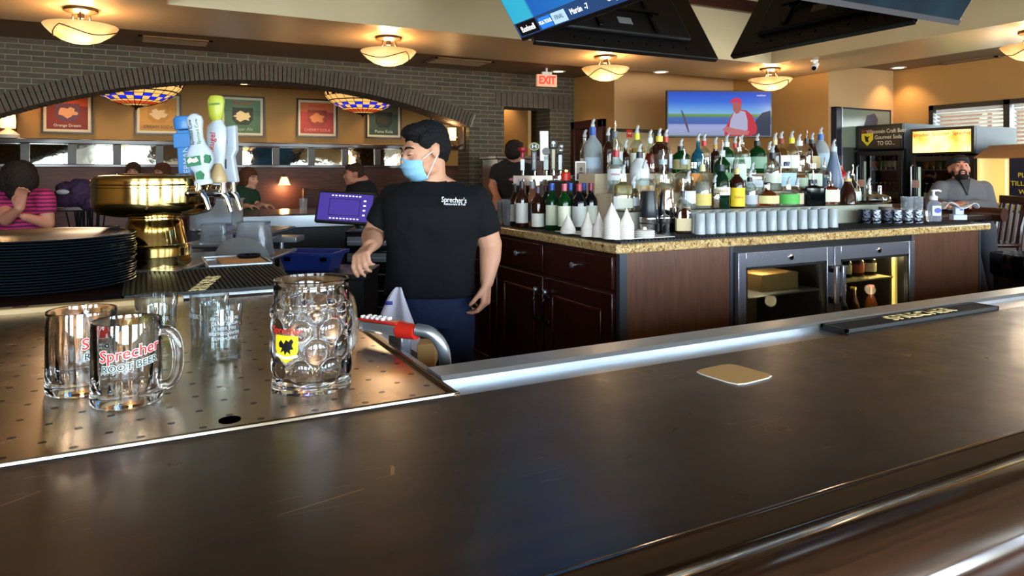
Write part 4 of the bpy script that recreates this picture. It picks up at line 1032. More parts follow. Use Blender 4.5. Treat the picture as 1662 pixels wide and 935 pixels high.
# ------------------------------------------------------------------ bar mats
def bar_mat(u0, u1, v0, v1, z, label, ribs, along_u=True, text='SPRECHER', tpos=(0.0, 0.0), tsize=0.05, tdir=None, group=None):
    t = thing('bar_mat', label, 'bar mat', ((u0 + u1) / 2, (v0 + v1) / 2, z)); w, d = (u1 - u0) / 2, (v1 - v0) / 2
    obj('base', B().box(-w, w, -d, d, 0, 0.005).box(-w, w, -d, -d + 0.006, 0.005, 0.012).box(-w, w, d - 0.006, d, 0.005, 0.012).box(-w, -w + 0.006, -d, d, 0.005, 0.012).box(w - 0.006, w, -d, d, 0.005, 0.012), MT['rubber'], parent=t)
    b = B(); n = ribs; rw = (2 * w / n) * 0.27
    for k in range(n):
        x = -w + 0.012 + (2 * w - 0.024) * k / (n - 1)
        b.box(x - rw, x + rw, -d + 0.008, d - 0.008, 0.005, 0.011)
    obj('ribs', b, MT['rubber'], parent=t)
    if text: lettering('lettering', text, tsize, solid('mat_letter', 'c8b078', 0.6), t, frame_m((tpos[0], tpos[1], 0.0112), tdir or (1, 0, 0), (1, -0.25, 0) if tdir else (0, 1, 0)), 0.0015)
    return t
p0, p1 = on_z(1347, 538, 0.995), on_z(1622, 505, 0.995)
bar_mat(p0.x, p1.x, LV1 + 0.006, 1.066, 0.995, 'black ribbed bar mat with cream letters in the drink rail', 110, text='SPRECHER', tsize=0.052, tpos=(0.02, 0))
_q = on_z(333, 459, HZ + 0.012); TPX, TPY = _q.x - (UD - 0.055) / 2, _q.y - 2.40
bar_mat(-0.045, UD - 0.01, 2.14, 2.66, HZ, 'black ribbed bar mat beside the brass tower on the deck', 34, text='SPRECHER', tsize=0.062, tpos=(TPX, TPY), tdir=(-0.25, -1, 0))
obj('edge_strip', B().box(-0.05, UD - 0.006, 2.112, 2.128, HZ, HZ + 0.006), MT['steel'], parent=bpy.data.objects['service_deck'])
# steel straw tray and deck plate
t = thing('steel_tray', 'flat steel tray with tan wooden slats beside the brass tower', 'tray', (0.315, 2.82, HZ))
obj('pan', B().box(-0.11, 0.11, -0.15, 0.15, 0, 0.008).box(-0.11, 0.11, -0.15, -0.142, 0.008, 0.018).box(-0.11, 0.11, 0.142, 0.15, 0.008, 0.018).box(-0.11, -0.102, -0.15, 0.15, 0.008, 0.018).box(0.102, 0.11, -0.15, 0.15, 0.008, 0.018), MT['steel'], parent=t, bevel=0.003)
b = B()
for k in range(8): b.box(-0.06, 0.09, -0.12 + 0.028 * k, -0.098 + 0.028 * k, 0.010, 0.016)
obj('slats', b, solid('slat_tan', 'b87838', 0.5), parent=t)

# ------------------------------------------------------------------ glassware on the drain board
def mug(loc, rz, r, h, label, text):
    t = thing('glass_mug', label, 'mug', loc, rz)
    pr = [(0, 0.0), (r * 0.95, 0.0), (r, 0.004), (r, 0.012), (r * 0.985, h * 0.3), (r * 0.985, h - 0.004), (r * 0.97, h), (r * 0.93, h - 0.001), (r * 0.90, h - 0.01), (r * 0.87, h * 0.45), (r * 0.80, 0.028), (r * 0.7, 0.018), (0, 0.018)]
    def fr(a, z, rr):   # faceted lower inner wall
        return rr * (1 + (0.03 * math.cos(12 * a) if (rr < r * 0.88 and z < h * 0.5) else 0))
    obj('body', B().lathe(pr, 72, fr=fr), MT['glass'], parent=t)
    pts = []
    for k in range(15):
        a = -PI / 2 + PI * k / 14
        pts.append((r * 0.985 + 0.030 * abs(math.cos(a)) ** 0.5 - 0.004, 0, h * 0.52 + h * 0.34 * math.sin(a)))
    obj('handle', B().tube(pts, 0.0065, 14, flat=1.25), MT['glass'], parent=t)
    if text:
        red, grn, wh = MT['red'], solid('ink_green', '16382a', 0.5), MT['white']
        Mz = lambda z: Matrix.Rotation(-PI / 2 * 0 + text, 4, 'Z') @ frame_m((0, 0, z), (1, 0, 0), (0, 0, 1))
        lettering('lettering_outline', 'Sprecher', 0.0235, wh, t, Mz(h * 0.67), 0.00010, wrap=r * 1.004, tilt=0.13, bold=0.0011)
        lettering('lettering', 'Sprecher', 0.0235, red, t, Mz(h * 0.67), 0.0002, wrap=r * 1.010, tilt=0.13, bold=0.0003)
        lettering('lettering_outline', 'ROOT BEER', 0.0135, wh, t, Mz(h * 0.515), 0.00010, wrap=r * 1.004, squash=1.1, tilt=0.13, bold=0.0008)
        lettering('lettering', 'ROOT BEER', 0.0135, grn, t, Mz(h * 0.515), 0.0002, wrap=r * 1.010, squash=1.1, tilt=0.13, bold=0.0002)
    return t
p = on_z(206, 650, HZ); mug(p, YAW + 0.10, 0.0485, 0.121, 'glass mug printed in red, nearest on the drain board with its handle at right', 0.50)
p = on_z(133, 631, HZ); mug(p, YAW + 0.10 + 1.9, 0.050, 0.125, 'glass mug standing behind the printed mug at the left', -0.62)
def tumbler(loc, r0, r1, h, label, prints, rz=0):
    t = thing('glass_tumbler', label, 'glass', loc, rz, None)
    pr = [(0, 0), (r0 * 0.96, 0), (r0, 0.003), (r1, h - 0.001), (r1 * 0.985, h), (r1 * 0.96, h - 0.001), (r0 * 0.95, 0.012), (r0 * 0.9, 0.008), (0, 0.008)]
    obj('body', B().lathe(pr, 56), MT['cup'], parent=t)
    if prints:
        ink = solid('white_ink', 'd4dae0', 0.7)
        for k, (s_, z, sz, a) in enumerate(prints):
            lettering('lettering', s_, sz, ink, t, Matrix.Rotation(a, 4, 'Z') @ frame_m((0, 0, z), (1, 0, 0), (0, 0, 1)), 0.0002, wrap=(r0 + r1) / 2 * 1.02)
    return t
bl = [('DRINK LOCAL', 0.078, 0.008, 0.55), ('CRAFT SODA', 0.069, 0.008, 0.55), ('& BEER FIRE', 0.060, 0.008, 0.55), ('BREWED WITH', 0.051, 0.008, 0.55), ('RAW HONEY', 0.042, 0.008, 0.55)]
p = on_z(254, 556, HZ); tumbler(p, 0.036, 0.0395, 0.096, 'straight clear glass behind the printed mug, left of the other two', [('SPRECHER', 0.052, 0.013, 0.3), ('BREWING', 0.038, 0.010, 0.3)], YAW)
p = on_z(340, 558, HZ); tumbler(p, 0.034, 0.0365, 0.099, 'clear glass standing just behind the glass with white writing', [('BREWERY', 0.06, 0.012, -0.7)], YAW)
p = on_z(360, 581, HZ); tumbler(p, 0.034, 0.0358, 0.102, 'clear glass with lines of white writing on its right side', bl, YAW)

# dimpled stein
p = on_z(506, 624, HZ)
t = thing('beer_stein', 'large dimpled glass stein with a yellow and black crest', 'stein', p, YAW)
Rr, Hh = 0.0625, 0.170
def stein_r(a, z):
    if z > 0.128: 
        k = min(1, (z - 0.128) / 0.008); base = Rr * (0.985 - 0.045 * k)
        return base - 0.0012 * math.exp(-((z - 0.165) / 0.004) ** 2)
    base = Rr * (0.965 + 0.02 * math.sin(z / 0.128 * PI * 0.6))
    if z < 0.012: return Rr * 0.985
    d = 0
    for row, (zc, n, off, rd) in enumerate(((0.034, 8, 0.0, 0.0185), (0.066, 8, 0.5, 0.0185), (0.096, 8, 0.0, 0.0165), (0.121, 8, 0.5, 0.010))):
        ph = (a / (2 * PI) * n - off) % 1.0; ph = ph - 1 if ph > 0.5 else ph
        dx = ph / n * 2 * PI * Rr; q = (dx * dx + (z - zc) ** 2) / (rd * rd)
        if q < 1: d = max(d, 0.0052 * math.sqrt(1 - q))
    return base - 0.002 + d
rows = []; nz_, na = 84, 128
for i in range(nz_ + 1):
    z = Hh * i / nz_
    rows.append([Vector((stein_r(2*PI*j/na, z) * math.cos(2*PI*j/na), stein_r(2*PI*j/na, z) * math.sin(2*PI*j/na), z)) for j in range(na)])
for (r, z) in ((Rr * 0.90, Hh + 0.001), (Rr * 0.87, Hh - 0.003), (Rr * 0.85, 0.13), (Rr * 0.84, 0.08), (Rr * 0.82, 0.024), (Rr * 0.74, 0.016), (0.0001, 0.014)):
    rows.append([Vector((r * math.cos(2*PI*j/na), r * math.sin(2*PI*j/na), z)) for j in range(na)])
b = B(); b.grid(rows, cap0=True, cap1=False)
obj('body', b, MT['glass'], parent=t, sharp=1.2)
pts = []
for k in range(19):
    a = -PI / 2 + PI * k / 18
    pts.append((Rr * 0.98 + 0.026 * abs(math.cos(a)) ** 0.5 - 0.003, 0, 0.084 + 0.048 * math.sin(a)))
Mh = Matrix.Rotation(0.95, 4, 'Z')
obj('handle', B().tube([Mh @ Vector(q) for q in pts], 0.0085, 16, flat=1.2), MT['glass'], parent=t)
ang = -0.36
Mc = Matrix.Rotation(ang, 4, 'Z') @ frame_m((0, 0, 0), (1, 0, 0), (0, 0, 1))
def wrap_poly(poly, rad, th, Mx):
    b = B(); bm = b.bm
    vs = [bm.verts.new((x, y, 0)) for x, y in poly]; f = bm.faces.new(vs)
    bmesh.ops.triangulate(bm, faces=bm.faces[:])
    bmesh.ops.subdivide_edges(bm, edges=bm.edges[:], cuts=4, use_grid_fill=True)
    for v in bm.verts:
        a = v.co.x / rad; v.co = Mx @ Vector(((rad + th) * math.sin(a), v.co.y, (rad + th) * math.cos(a)))
    return b
shield = [(-0.021, 0.018), (0.021, 0.018), (0.021, -0.004), (0.016, -0.015), (0.0, -0.024), (-0.016, -0.015), (-0.021, -0.004)]
Mc = Matrix.Rotation(ang, 4, 'Z') @ frame_m((0, 0, 0.074), (1, 0, 0), (0, 0, 1))
obj('crest', wrap_poly(shield, Rr * 1.035, 0.0, Mc), mat('crest_yellow', 'e0c418', 0.5), parent=t)
griff = [(-0.013, 0.006), (-0.008, 0.011), (-0.003, 0.005), (0.001, 0.012), (0.006, 0.009), (0.010, 0.014), (0.014, 0.010), (0.011, 0.004), (0.014, -0.002), (0.008, -0.003), (0.009, -0.010), (0.003, -0.006), (-0.001, -0.012), (-0.003, -0.005), (-0.010, -0.009), (-0.006, -0.001), (-0.012, 0.0)]
obj('crest_griffin', wrap_poly(griff, Rr * 1.035, 0.0006, Mc), MT['black'], parent=t)
obj('crest_ribbon', wrap_poly([(-0.020, -0.010), (0.0, -0.014), (0.020, -0.010), (0.020, -0.014), (0.0, -0.018), (-0.020, -0.014)], Rr * 1.035, 0.0009, Mc), MT['white'], parent=t)
lettering('lettering', 'Sprecher', 0.016, MT['red'], t, Matrix.Rotation(ang, 4, 'Z') @ frame_m((0, 0, 0.099), (1, 0, 0), (0, 0, 1)), 0.0003, wrap=Rr * 1.036, squash=1.0)

# coaster on the wood
p = on_z(1191, 608, HZ)
t = thing('coaster', 'tan cardboard coaster lying on the dark bar', 'coaster', (p.x, p.y, HZ), 0.10)
obj('card', B().lathe([(0, 0), (0.047, 0), (0.047, 0.0022), (0, 0.0022)], 24, sup=6), MT['kraft'], parent=t)
obj('worn_edge', B().lathe([(0.0465, 0.0004), (0.0482, 0.0004), (0.0482, 0.0018), (0.0465, 0.0018)], 24, sup=6, cap0=False, cap1=False), MT['paper'], parent=t)

# ------------------------------------------------------------------ plates, caddy of straws
pl = on_z(60, 447, HZ); pl = P(60, 450, 2.12)
n = 19; pitch = 0.0078
zs = HZ
plate0 = None
gr = 'black plates stacked at the left'
for k in range(n):
    if plate0 is None:
        plate0 = thing('serving_plate', 'black serving plate in the tall stack at the left', 'plate', (pl.x, pl.y, zs), 0, gr)
        pr = [(0, 0), (0.165, 0.0), (0.175, 0.002), (0.245, 0.0095), (0.256, 0.0108), (0.2615, 0.0122), (0.263, 0.0142), (0.2615, 0.0162), (0.256, 0.0165), (0.245, 0.0135), (0.175, 0.0068), (0.16, 0.0045), (0, 0.0045)]
        obj('dish', B().lathe(pr, 72), mat('black_plate', '0c1116', 0.22, spec=0.25), parent=plate0)
    else: dup(plate0, (pl.x + R.uniform(-.003, .003), pl.y + R.uniform(-.003, .003), zs + k * pitch), R.uniform(0, 6))
for c in [o for o in COL.objects if o.name.startswith('serving_plate')]:
    k = n - int(round((c.location.z - HZ) / pitch)); c['label'] = ('topmost black serving plate of the tall stack at the left' if k == 1 else 'black serving plate, %s from the top of the stack at the left' % ORD[k])
p = P(143, 372, 2.75)
MT['straw'] = mat('straw_black', '0a0a0c', 0.8, spec=0.1)
t = thing('straw_caddy', 'dark caddy holding black straws behind the stacked plates', 'caddy', (p.x, p.y, HZ), YAW)
obj('box', B().box(-0.09, 0.09, -0.06, -0.055, 0, 0.13).box(-0.09, 0.09, 0.055, 0.06, 0, 0.13).box(-0.09, -0.085, -0.06, 0.06, 0, 0.13).box(0.085, 0.09, -0.06, 0.06, 0, 0.13).box(-0.09, 0.09, -0.06, 0.06, 0, 0.005), MT['black'], parent=t)
s0 = None
for k in range(22):
    x = -0.045 + 0.0042 * k; tip = (0.02 + 0.006 * (k % 5), R.uniform(-0.01, 0.02))
    if k == 0: q = (-0.115, 0, 0.19)
    loc = (p.x + x * RX, p.y + x * RY, HZ + 0.006)
    if s0 is None:
        s0 = tag(obj('drinking_straw', B().tube([(0, 0, 0), (0, 0, 0.185)], 0.003, 8, caps=False), MT['straw']), 'black straw standing in the caddy behind the plates', 'straw', 'straws in the caddy')
        s0.location = loc
    else:
        c = s0.copy(); COL.objects.link(c); c.location = loc; c.rotation_euler = (R.uniform(-0.12, 0.12), 0.10 * (k - 10) / 22 + R.uniform(-.05, .05), YAW)
s0.rotation_euler = (0, -0.22, YAW)

# ------------------------------------------------------------------ brass tower
tw_ = P(252, 436, 2.50)
t = thing('brass_beer_tower', 'polished brass draught beer tower with a wide drum and tap handles', 'beer tower', (tw_.x, tw_.y, HZ), YAW)
obj('base_plate', B().box(-0.14, 0.14, -0.14, 0.14, 0, 0.012), MT['steel'], parent=t, bevel=0.003)
obj('column', B().lathe([(0, 0.012), (0.118, 0.012), (0.119, 0.02), (0.117, 0.045), (0.118, 0.05), (0.117, 0.052), (0.117, 0.075), (0.114, 0.083), (0.106, 0.088), (0.104, 0.092), (0.088, 0.168), (0.084, 0.174), (0.084, 0.182), (0.09, 0.186), (0.0, 0.187)], 72), MT['brass'], parent=t)
obj('drum', B().lathe([(0.08, 0.186), (0.13, 0.188), (0.175, 0.198), (0.190, 0.21), (0.197, 0.226), (0.198, 0.24), (0.198, 0.288), (0.201, 0.290), (0.201, 0.296), (0.198, 0.298), (0.199, 0.303), (0.196, 0.320), (0.186, 0.328), (0.15, 0.332), (0.12, 0.333), (0.118, 0.336), (0, 0.336)], 96), MT['brass'], parent=t)
def faucet(x, y, dz, a):
    m = Matrix.Translation((x, y, 0.27 + dz)) @ Matrix.Rotation(a, 4, 'Z')
    b = B()
    b.tube([m @ Vector(q) for q in ((0, 0, 0), (0.035, 0, 0))], 0.016, 14)
    b.tube([m @ Vector(q) for q in ((0.03, 0, 0), (0.075, 0, 0.002), (0.085, 0, 0))], 0.012, 14)
    b.tube([m @ Vector(q) for q in ((0.075, 0, 0.004), (0.092, 0, -0.018), (0.105, 0, -0.055))], [0.012, 0.011, 0.0085], 14)
    b.tube([m @ Vector(q) for q in ((0.068, 0, 0.0), (0.068, 0, 0.035))], [0.012, 0.008], 12)
    f_ = obj('faucet', b, MT['chrome'], parent=t)
    return m @ Vector((0.068, 0, 0.035))
HA = faucet(0.135, -0.10, 0.0, -0.15)
def hpos(px, py, Y):    # local position in tower frame from a pixel and depth
    q = P(px, py, Y); d = q - Vector((tw_.x, tw_.y, HZ)); return Vector((d.x * RX + d.y * RY, d.x * FX + d.y * FY, d.z))
fz = []
for (px, Y) in ((362, 2.45), (378, 2.55)):
    q = hpos(px, 308, Y)
    b = B(); z = q.z
    b.tube([(0.185, q.y, 0.265), (q.x, q.y, 0.27)], 0.014, 12)
    b.tube([(q.x - 0.01, q.y, 0.275), (q.x + 0.012, q.y, 0.255), (q.x + 0.028, q.y, 0.205)], [0.013, 0.011, 0.0085], 14)
    b.tube([(q.x, q.y, 0.27), (q.x, q.y, 0.305)], [0.013, 0.009], 12)
    obj('faucet', b, MT['chrome'], parent=t)
sc_ = 2.45 / F_PX
blue_m = solid('handle_blue', '3a78b4', 0.35); wh_m = solid('handle_white', 'b4bcc6', 0.35)
# blue handle
q = hpos(302, 284, 2.62); 
h1 = obj('tap_handle', B().box(-0.022, 0.026, -0.015, 0.015, 0, 0.165).lathe([(0, 0), (0.032, 0), (0.034, 0.02), (0.034, 0.042), (0.028, 0.05), (0, 0.05)], 24, c=(0.0, 0, 0.168), sy=0.6).box(-0.032, 0.03, -0.02, 0.02, 0.10, 0.155), blue_m, parent=t, bevel=0.004)
h1.location = q; h1.rotation_euler = (0, -0.06, 0)
lettering('lettering', 'ISERMAN', 0.03, wh_m, h1, frame_m((0.012, -0.017, 0.045), (0, 0, 1), (-1, 0, 0)), 0.0006)
h1['label'] = 'blue tap handle'
# white bulb handle with cow
q = hpos(331, 300, 2.40)
pr = [(0, 0), (0.030, 0.0), (0.030, 0.012), (0.024, 0.02), (0.026, 0.045), (0.042, 0.068), (0.046, 0.085), (0.042, 0.11), (0.026, 0.135), (0.020, 0.16), (0.022, 0.19), (0.027, 0.215), (0.024, 0.232), (0.012, 0.242), (0, 0.244)]
h2 = obj('tap_handle', B().lathe(pr, 28, sy=0.62, sup=2.6), wh_m, parent=t); h2.location = q; h2.rotation_euler = (0, -0.14, 0)
h2['label'] = 'white bulb shaped tap handle with green patches'
gm = solid('handle_green', '1c6a40', 0.4)
obj('picture', B().prism([(-0.034, 0.066), (0.012, 0.066), (0.012, 0.098), (-0.034, 0.098)], (-0.033, -0.022), lambda a, z, q_: Vector((a, q_, z))), gm, parent=h2)
obj('picture_spots', B().prism([(-0.03, 0.085), (-0.02, 0.096), (-0.01, 0.088), (0.002, 0.094), (0.008, 0.08), (-0.006, 0.076), (-0.016, 0.08), (-0.026, 0.076)], (-0.0345, -0.033), lambda a, z, q_: Vector((a, q_, z))), MT['white'], parent=h2)
obj('state_shape', B().prism([(0.022, 0.072), (0.036, 0.068), (0.043, 0.08), (0.042, 0.095), (0.03, 0.1), (0.02, 0.09)], (-0.026, -0.012), lambda a, z, q_: Vector((a, q_, z))), gm, parent=h2)
obj('state_shape', B().prism([(-0.012, 0.02), (0.008, 0.018), (0.014, 0.034), (0.004, 0.048), (-0.012, 0.042)], (-0.024, -0.015), lambda a, z, q_: Vector((a, q_, z))), gm, parent=h2)
lettering('lettering', 'Spotted Cow', 0.016, MT['black'], h2, frame_m((-0.010, -0.0195, 0.18), (0, 0, 1), (-1, 0, 0)), 0.0006)
lettering('lettering', 'Spotted Cow', 0.016, gm, h2, frame_m((0.012, -0.0195, 0.18), (0, 0, 1), (-1, 0, 0)), 0.0006)
# tall canoe shaped handle with yellow top
q = hpos(350, 300, 2.52)
pr = [(0.0, 0.0), (0.022, 0.0), (0.03, 0.015), (0.032, 0.04), (0.030, 0.08), (0.034, 0.12), (0.036, 0.17), (0.034, 0.205), (0.020, 0.225), (0.014, 0.235)]
h3 = obj('tap_handle', B().lathe(pr, 28, sy=0.5), wh_m, parent=t); h3.location = q; h3.rotation_euler = (0, 0.02, 0)
h3['label'] = 'tall white tap handle with red script and yellow top'
obj('handle_top', B().lathe([(0, 0.232), (0.016, 0.234), (0.024, 0.252), (0.028, 0.28), (0.030, 0.31), (0.022, 0.326), (0, 0.33)], 24, sy=0.55, c=(-0.004, 0, -0.01)), solid('handle_lime', 'a4a834', 0.35), parent=h3)
lettering('lettering', 'Leinenkugel', 0.030, MT['red'], h3, frame_m((-0.012, -0.019, 0.115), (0.1, 0, 1), (-1, 0, 0)), 0.0006)
lettering('lettering', 'SUMMER', 0.011, gm, h3, frame_m((-0.004, -0.018, 0.285), (1, 0, 0.1), (0, 0, 1)), 0.0006)
obj('foot_bottle', B().lathe([(0, 0), (0.03, 0.004), (0.032, 0.02), (0.02, 0.05), (0.012, 0.07), (0, 0.072)], 20, c=(0.012, -0.012, 0.005)), solid('handle_tan', 'b89c70', 0.35), parent=h3)
q = hpos(376, 296, 2.60)
h4 = obj('tap_handle', B().prism([(-0.045, 0.20), (0.018, 0.21), (0.022, 0.12), (0.010, 0.095), (0.026, 0.0), (-0.018, 0.0), (-0.034, 0.06), (-0.048, 0.14)], (-0.016, 0.016), lambda a, z, q_: Vector((a, q_, z))), wh_m, parent=t, bevel=0.006); h4.location = q
h4['label'] = 'squared white tap handle, rightmost of the tower'
lettering('lettering', 'Leinenkugel', 0.02, MT['red'], h4, frame_m((-0.022, -0.017, 0.12), (0.12, 0, 1), (-1, 0, 0)), 0.0006)
obj('slot', B().box(-0.042, -0.024, -0.018, 0.018, 0.15, 0.185).box(-0.03, -0.012, -0.018, 0.018, 0.05, 0.085), solid('slot_grey', '50484a', 0.5), parent=h4)
obj('panel_sticker', B().box(-0.008, 0.014, -0.0172, -0.016, 0.13, 0.2), solid('sticker', 'b8c4d4', 0.4), parent=h4)

# ------------------------------------------------------------------ clear bins and steel behind the tower
def bin_clear(px, pyb, Y, w0, w1, h, label, rz=0.0, lid=True):
    p = P(px, pyb, Y)
    t = thing('clear_bin', label, 'bin', (p.x, p.y, p.z), YAW + rz)
    obj('body', B().lathe([(w0, 0.0), (w0, 0.004), (w1, h), (w1 * 0.95, h), (w0 * 0.95, 0.008), (0, 0.006)], 36, sup=7, sy=0.8), MT['ice'], parent=t)
    obj('rim', B().lathe([(w1 * 1.0, h - 0.012), (w1 * 1.06, h - 0.01), (w1 * 1.06, h), (w1 * 0.98, h)], 36, sup=7, sy=0.8, cap0=False, cap1=False), MT['ice'], parent=t)
    return t
dkz = HZ
def onz_thing(px, py, z): return on_z(px, py, z)
p = on_z(412, 413, 0.95); Yb = (1.34 - 0.95) * F_PX / (413 - 280)
bin_clear(412, 414, 3.28, 0.082, 0.062, 0.155, 'clear plastic pitcher upside down right of the tower')
bin_clear(352, 396, 3.45, 0.068, 0.06, 0.10, 'small clear bin behind the tap faucets')
bin_clear(352, 372, 3.9, 0.12, 0.12, 0.17, 'large clear bin behind the tap faucets, farthest of the bins')
# support shelf for them
p = P(385, 416, 3.4)
t = thing('steel_shelf', 'steel work shelf behind the brass tower carrying clear bins', 'shelf', (p.x, p.y, 0), YAW)
obj('top', B().box(-0.30, 0.24, -0.20, 0.16, zat(414, 3.28) - 0.012, zat(414, 3.28) - 0.001), MT['steel'], parent=t, bevel=0.003)
obj('upper_tier', B().box(-0.30, 0.02, 0.02, 0.60, zat(396, 3.45) - 0.011, zat(396, 3.45) - 0.001), MT['steel'], parent=t)
obj('high_tier', B().box(-0.32, 0.05, 0.30, 0.75, zat(372, 3.9) - 0.012, zat(372, 3.9) - 0.001), MT['steel'], parent=t)
for (x, y) in ((-0.28, -0.18), (0.22, -0.18), (-0.28, 0.6), (0.0, 0.14)): obj('leg', B().box(x - 0.015, x + 0.015, y - 0.015, y + 0.015, 0, zat(414, 3.28) - 0.012), MT['steel_dk'], parent=t)
# curved steel splash guard, half disc
p = P(392, 437, 2.85)
t = thing('splash_guard', 'half round steel splash guard on the deck edge', 'splash guard', (p.x, p.y, HZ - 0.02), YAW - 0.25)
pts = [(0.13 * math.cos(a), 0.10 * math.sin(a)) for a in [PI * k / 20 for k in range(21)]]
obj('sheet', B().prism(pts, (-0.0015, 0.0015), lambda a, z, q_: Vector((a, q_, z))), MT['steel'], parent=t)
obj('foot', B().box(-0.13, 0.13, -0.03, 0.03, -0.003, 0.0), MT['steel'], parent=t)
p = P(404, 437, 2.70)
t = thing('garnish_bowl', 'small black bowl beside the splash guard', 'bowl', (p.x, p.y, HZ), 0)
obj('dish', B().lathe([(0, 0), (0.03, 0), (0.045, 0.028), (0.042, 0.028), (0.028, 0.005), (0, 0.005)], 28), MT['blackgloss'], parent=t)
# floating steel shelf with leg, dark cabinet line, blue bin, register
p = P(460, 392, 4.0)
t = thing('sink_shelf', 'narrow steel shelf on a post left of the blue bin', 'shelf', (p.x, p.y, 0), YAW)
zz = zat(392, 4.0)
obj('top', B().box(-0.09, 0.09, -0.06, 0.10, zz, zz + 0.03), MT['steel'], parent=t, bevel=0.003)
obj('post', B().tube([(-0.01, 0, 0), (-0.01, 0, zz)], 0.012), MT['steel'], parent=t)
obj('foot', B().lathe([(0, 0), (0.05, 0), (0.05, 0.01), (0, 0.012)], 20, c=(-0.01, 0, 0)), MT['steel'], parent=t)
p = P(500, 438, 3.6); zz = zat(439, 3.6)
t = thing('undercounter_stand', 'low black equipment stand under the blue bin', 'stand', (p.x, p.y, 0), YAW)
obj('top', B().box(-0.2, 0.32, -0.14, 0.25, zz - 0.03, zz), MT['black'], parent=t, bevel=0.005)
obj('body', B().box(-0.19, 0.31, -0.13, 0.24, 0, zz - 0.03), MT['black'], parent=t)
t = thing('plastic_bin', 'navy blue plastic bus bin left of the bartender', 'bin', (p.x, p.y, zz), YAW - 0.12)
b = B(); x0, x1, y0, y1, h = 0.115, 0.14, 0.075, 0.10, 0.09
rows = [[Vector((sx * a, sy * c + 0.06, z)) for sx, sy in ((-1, -1), (1, -1), (1, 1), (-1, 1))] for (a, c, z) in ((x0, y0, 0), (x1, y1, h), (x1 + 0.012, y1 + 0.012, h), (x1 + 0.012, y1 + 0.012, h - 0.012), (x1 + .016, y1 + .016, h - .012), (x1 + .016, y1 + .016, h + .004), (x1 - 0.004, y1 - 0.004, h + .004), (x0 - 0.004, y0 - 0.004, 0.005))]
b.grid(rows); obj('tub', b, solid('bin_navy', '1c2c6c', 0.35), parent=t, sharp=0.4)
obj('handle_slots', B().box(-0.11, -0.08, -0.031 + -0.01, -0.028, 0.05, 0.07).box(0.08, 0.11, -0.041, -0.028, 0.05, 0.07), MT['hole'], parent=t)
# point of sale
p = P(600, 376, 4.25); zc = zat(376, 4.25)
t = thing('drawer_cabinet', 'black drawer cabinet with steel trims behind the bartender', 'cabinet', (p.x, p.y, 0), YAW)
obj('body', B().box(-0.15, 0.30, 0.0, 0.5, 0, zc), MT['blackgloss'], parent=t, bevel=0.004)
for k in range(5):
    z1_ = zc - 0.02 - 0.098 * k
    d = obj('drawer', B().box(-0.145, 0.295, -0.02, 0.0, z1_ - 0.088, z1_), MT['blackgloss'], parent=t, bevel=0.003)
    if k < 2: obj('drawer_face', B().box(-0.13, 0.28, -0.026, -0.02, z1_ - 0.062, z1_ - 0.008), solid('face_grey', '4a4c50', 0.3), parent=d, bevel=0.003)
    obj('handle', B().box(-0.13, 0.28, -0.032, -0.026, z1_ - 0.04, z1_ - 0.034), MT['steel_dk'], parent=d)
p2 = P(558, 340, 4.25)
t = thing('register_screen', 'touch screen register glowing purple behind the bartender', 'register', (p.x - 0.0, p.y, zc), YAW)
M_ = Matrix.Translation((-0.17, 0.12, 0.135)) @ Matrix.Rotation(-0.28, 4, 'X') @ Matrix.Rotation(0.06, 4, 'Y')
obj('casing', B().box(-0.18, 0.18, -0.02, 0.02, -0.10, 0.10, M=M_), MT['black'], parent=t, bevel=0.006)
obj('screen', B().box(-0.165, 0.165, -0.022, -0.0205, -0.085, 0.085, M=M_), mat('purple_screen', '100818', 0.2, emit=0.75, ecol='4a3a9c'), parent=t)
b = B()
for k in range(9): b.box(-0.09 + 0.021 * k, -0.078 + 0.021 * k, -0.0235, -0.0222, 0.068, 0.075, M=M_); b.box(-0.09 + 0.021 * k, -0.078 + 0.021 * k, -0.0235, -0.0222, -0.075, -0.068, M=M_)
for k in range(4): b.box(0.11, 0.125, -0.0235, -0.0222, -0.05 + 0.03 * k, -0.04 + 0.03 * k, M=M_)
obj('screen_buttons', b, mat('screen_dash', 'd8d0ff', 0.3, emit=0.9, ecol='d8d0ff'), parent=t)
b = B()
for q_ in ((-0.10, 0.09, 0.05, 0.053), (-0.10, 0.09, -0.053, -0.05), (-0.10, -0.097, -0.05, 0.05), (0.087, 0.09, -0.05, 0.05)): b.box(q_[0], q_[1], -0.0235, -0.0222, q_[2], q_[3], M=M_)
obj('screen_outline', b, solid('outline_dark', '1c1440', 0.3), parent=t)
obj('stand', B().tube([(-0.08, 0.16, 0.0), (-0.12, 0.14, 0.1)], 0.03, 12).box(-0.14, 0.0, 0.08, 0.26, 0, 0.012), MT['black'], parent=t)

# ------------------------------------------------------------------ soda gun
q0 = P(588, 522, 1.45); q1 = P(676, 535, 1.37)
ax = (q1 - q0).normalized(); 
t = thing('soda_gun', 'red and clear soda gun on a ribbed steel hose at the drain board edge', 'soda gun', q0)
L0 = (q1 - q0).length
side = ax.cross(Vector((0, 0, 1))).normalized(); up_ = side.cross(ax)
Mg = Matrix.Identity(4)
for i in range(3): Mg[i][0] = ax[i]; Mg[i][1] = -side[i]; Mg[i][2] = up_[i]
b = B().box(0.0, L0 * 0.72, -0.013, 0.013, -0.017, 0.004, M=Mg)
obj('clear_body', b, MT['ice'], parent=t, bevel=0.004)
obj('inner_core', B().box(0.008, L0 * 0.7, -0.006, 0.006, -0.013, -0.002, M=Mg), MT['red'], parent=t, bevel=0.002)
obj('button_deck', B().box(0.0, L0 * 0.72, -0.014, 0.014, 0.004, 0.010, M=Mg), MT['red'], parent=t, bevel=0.003)
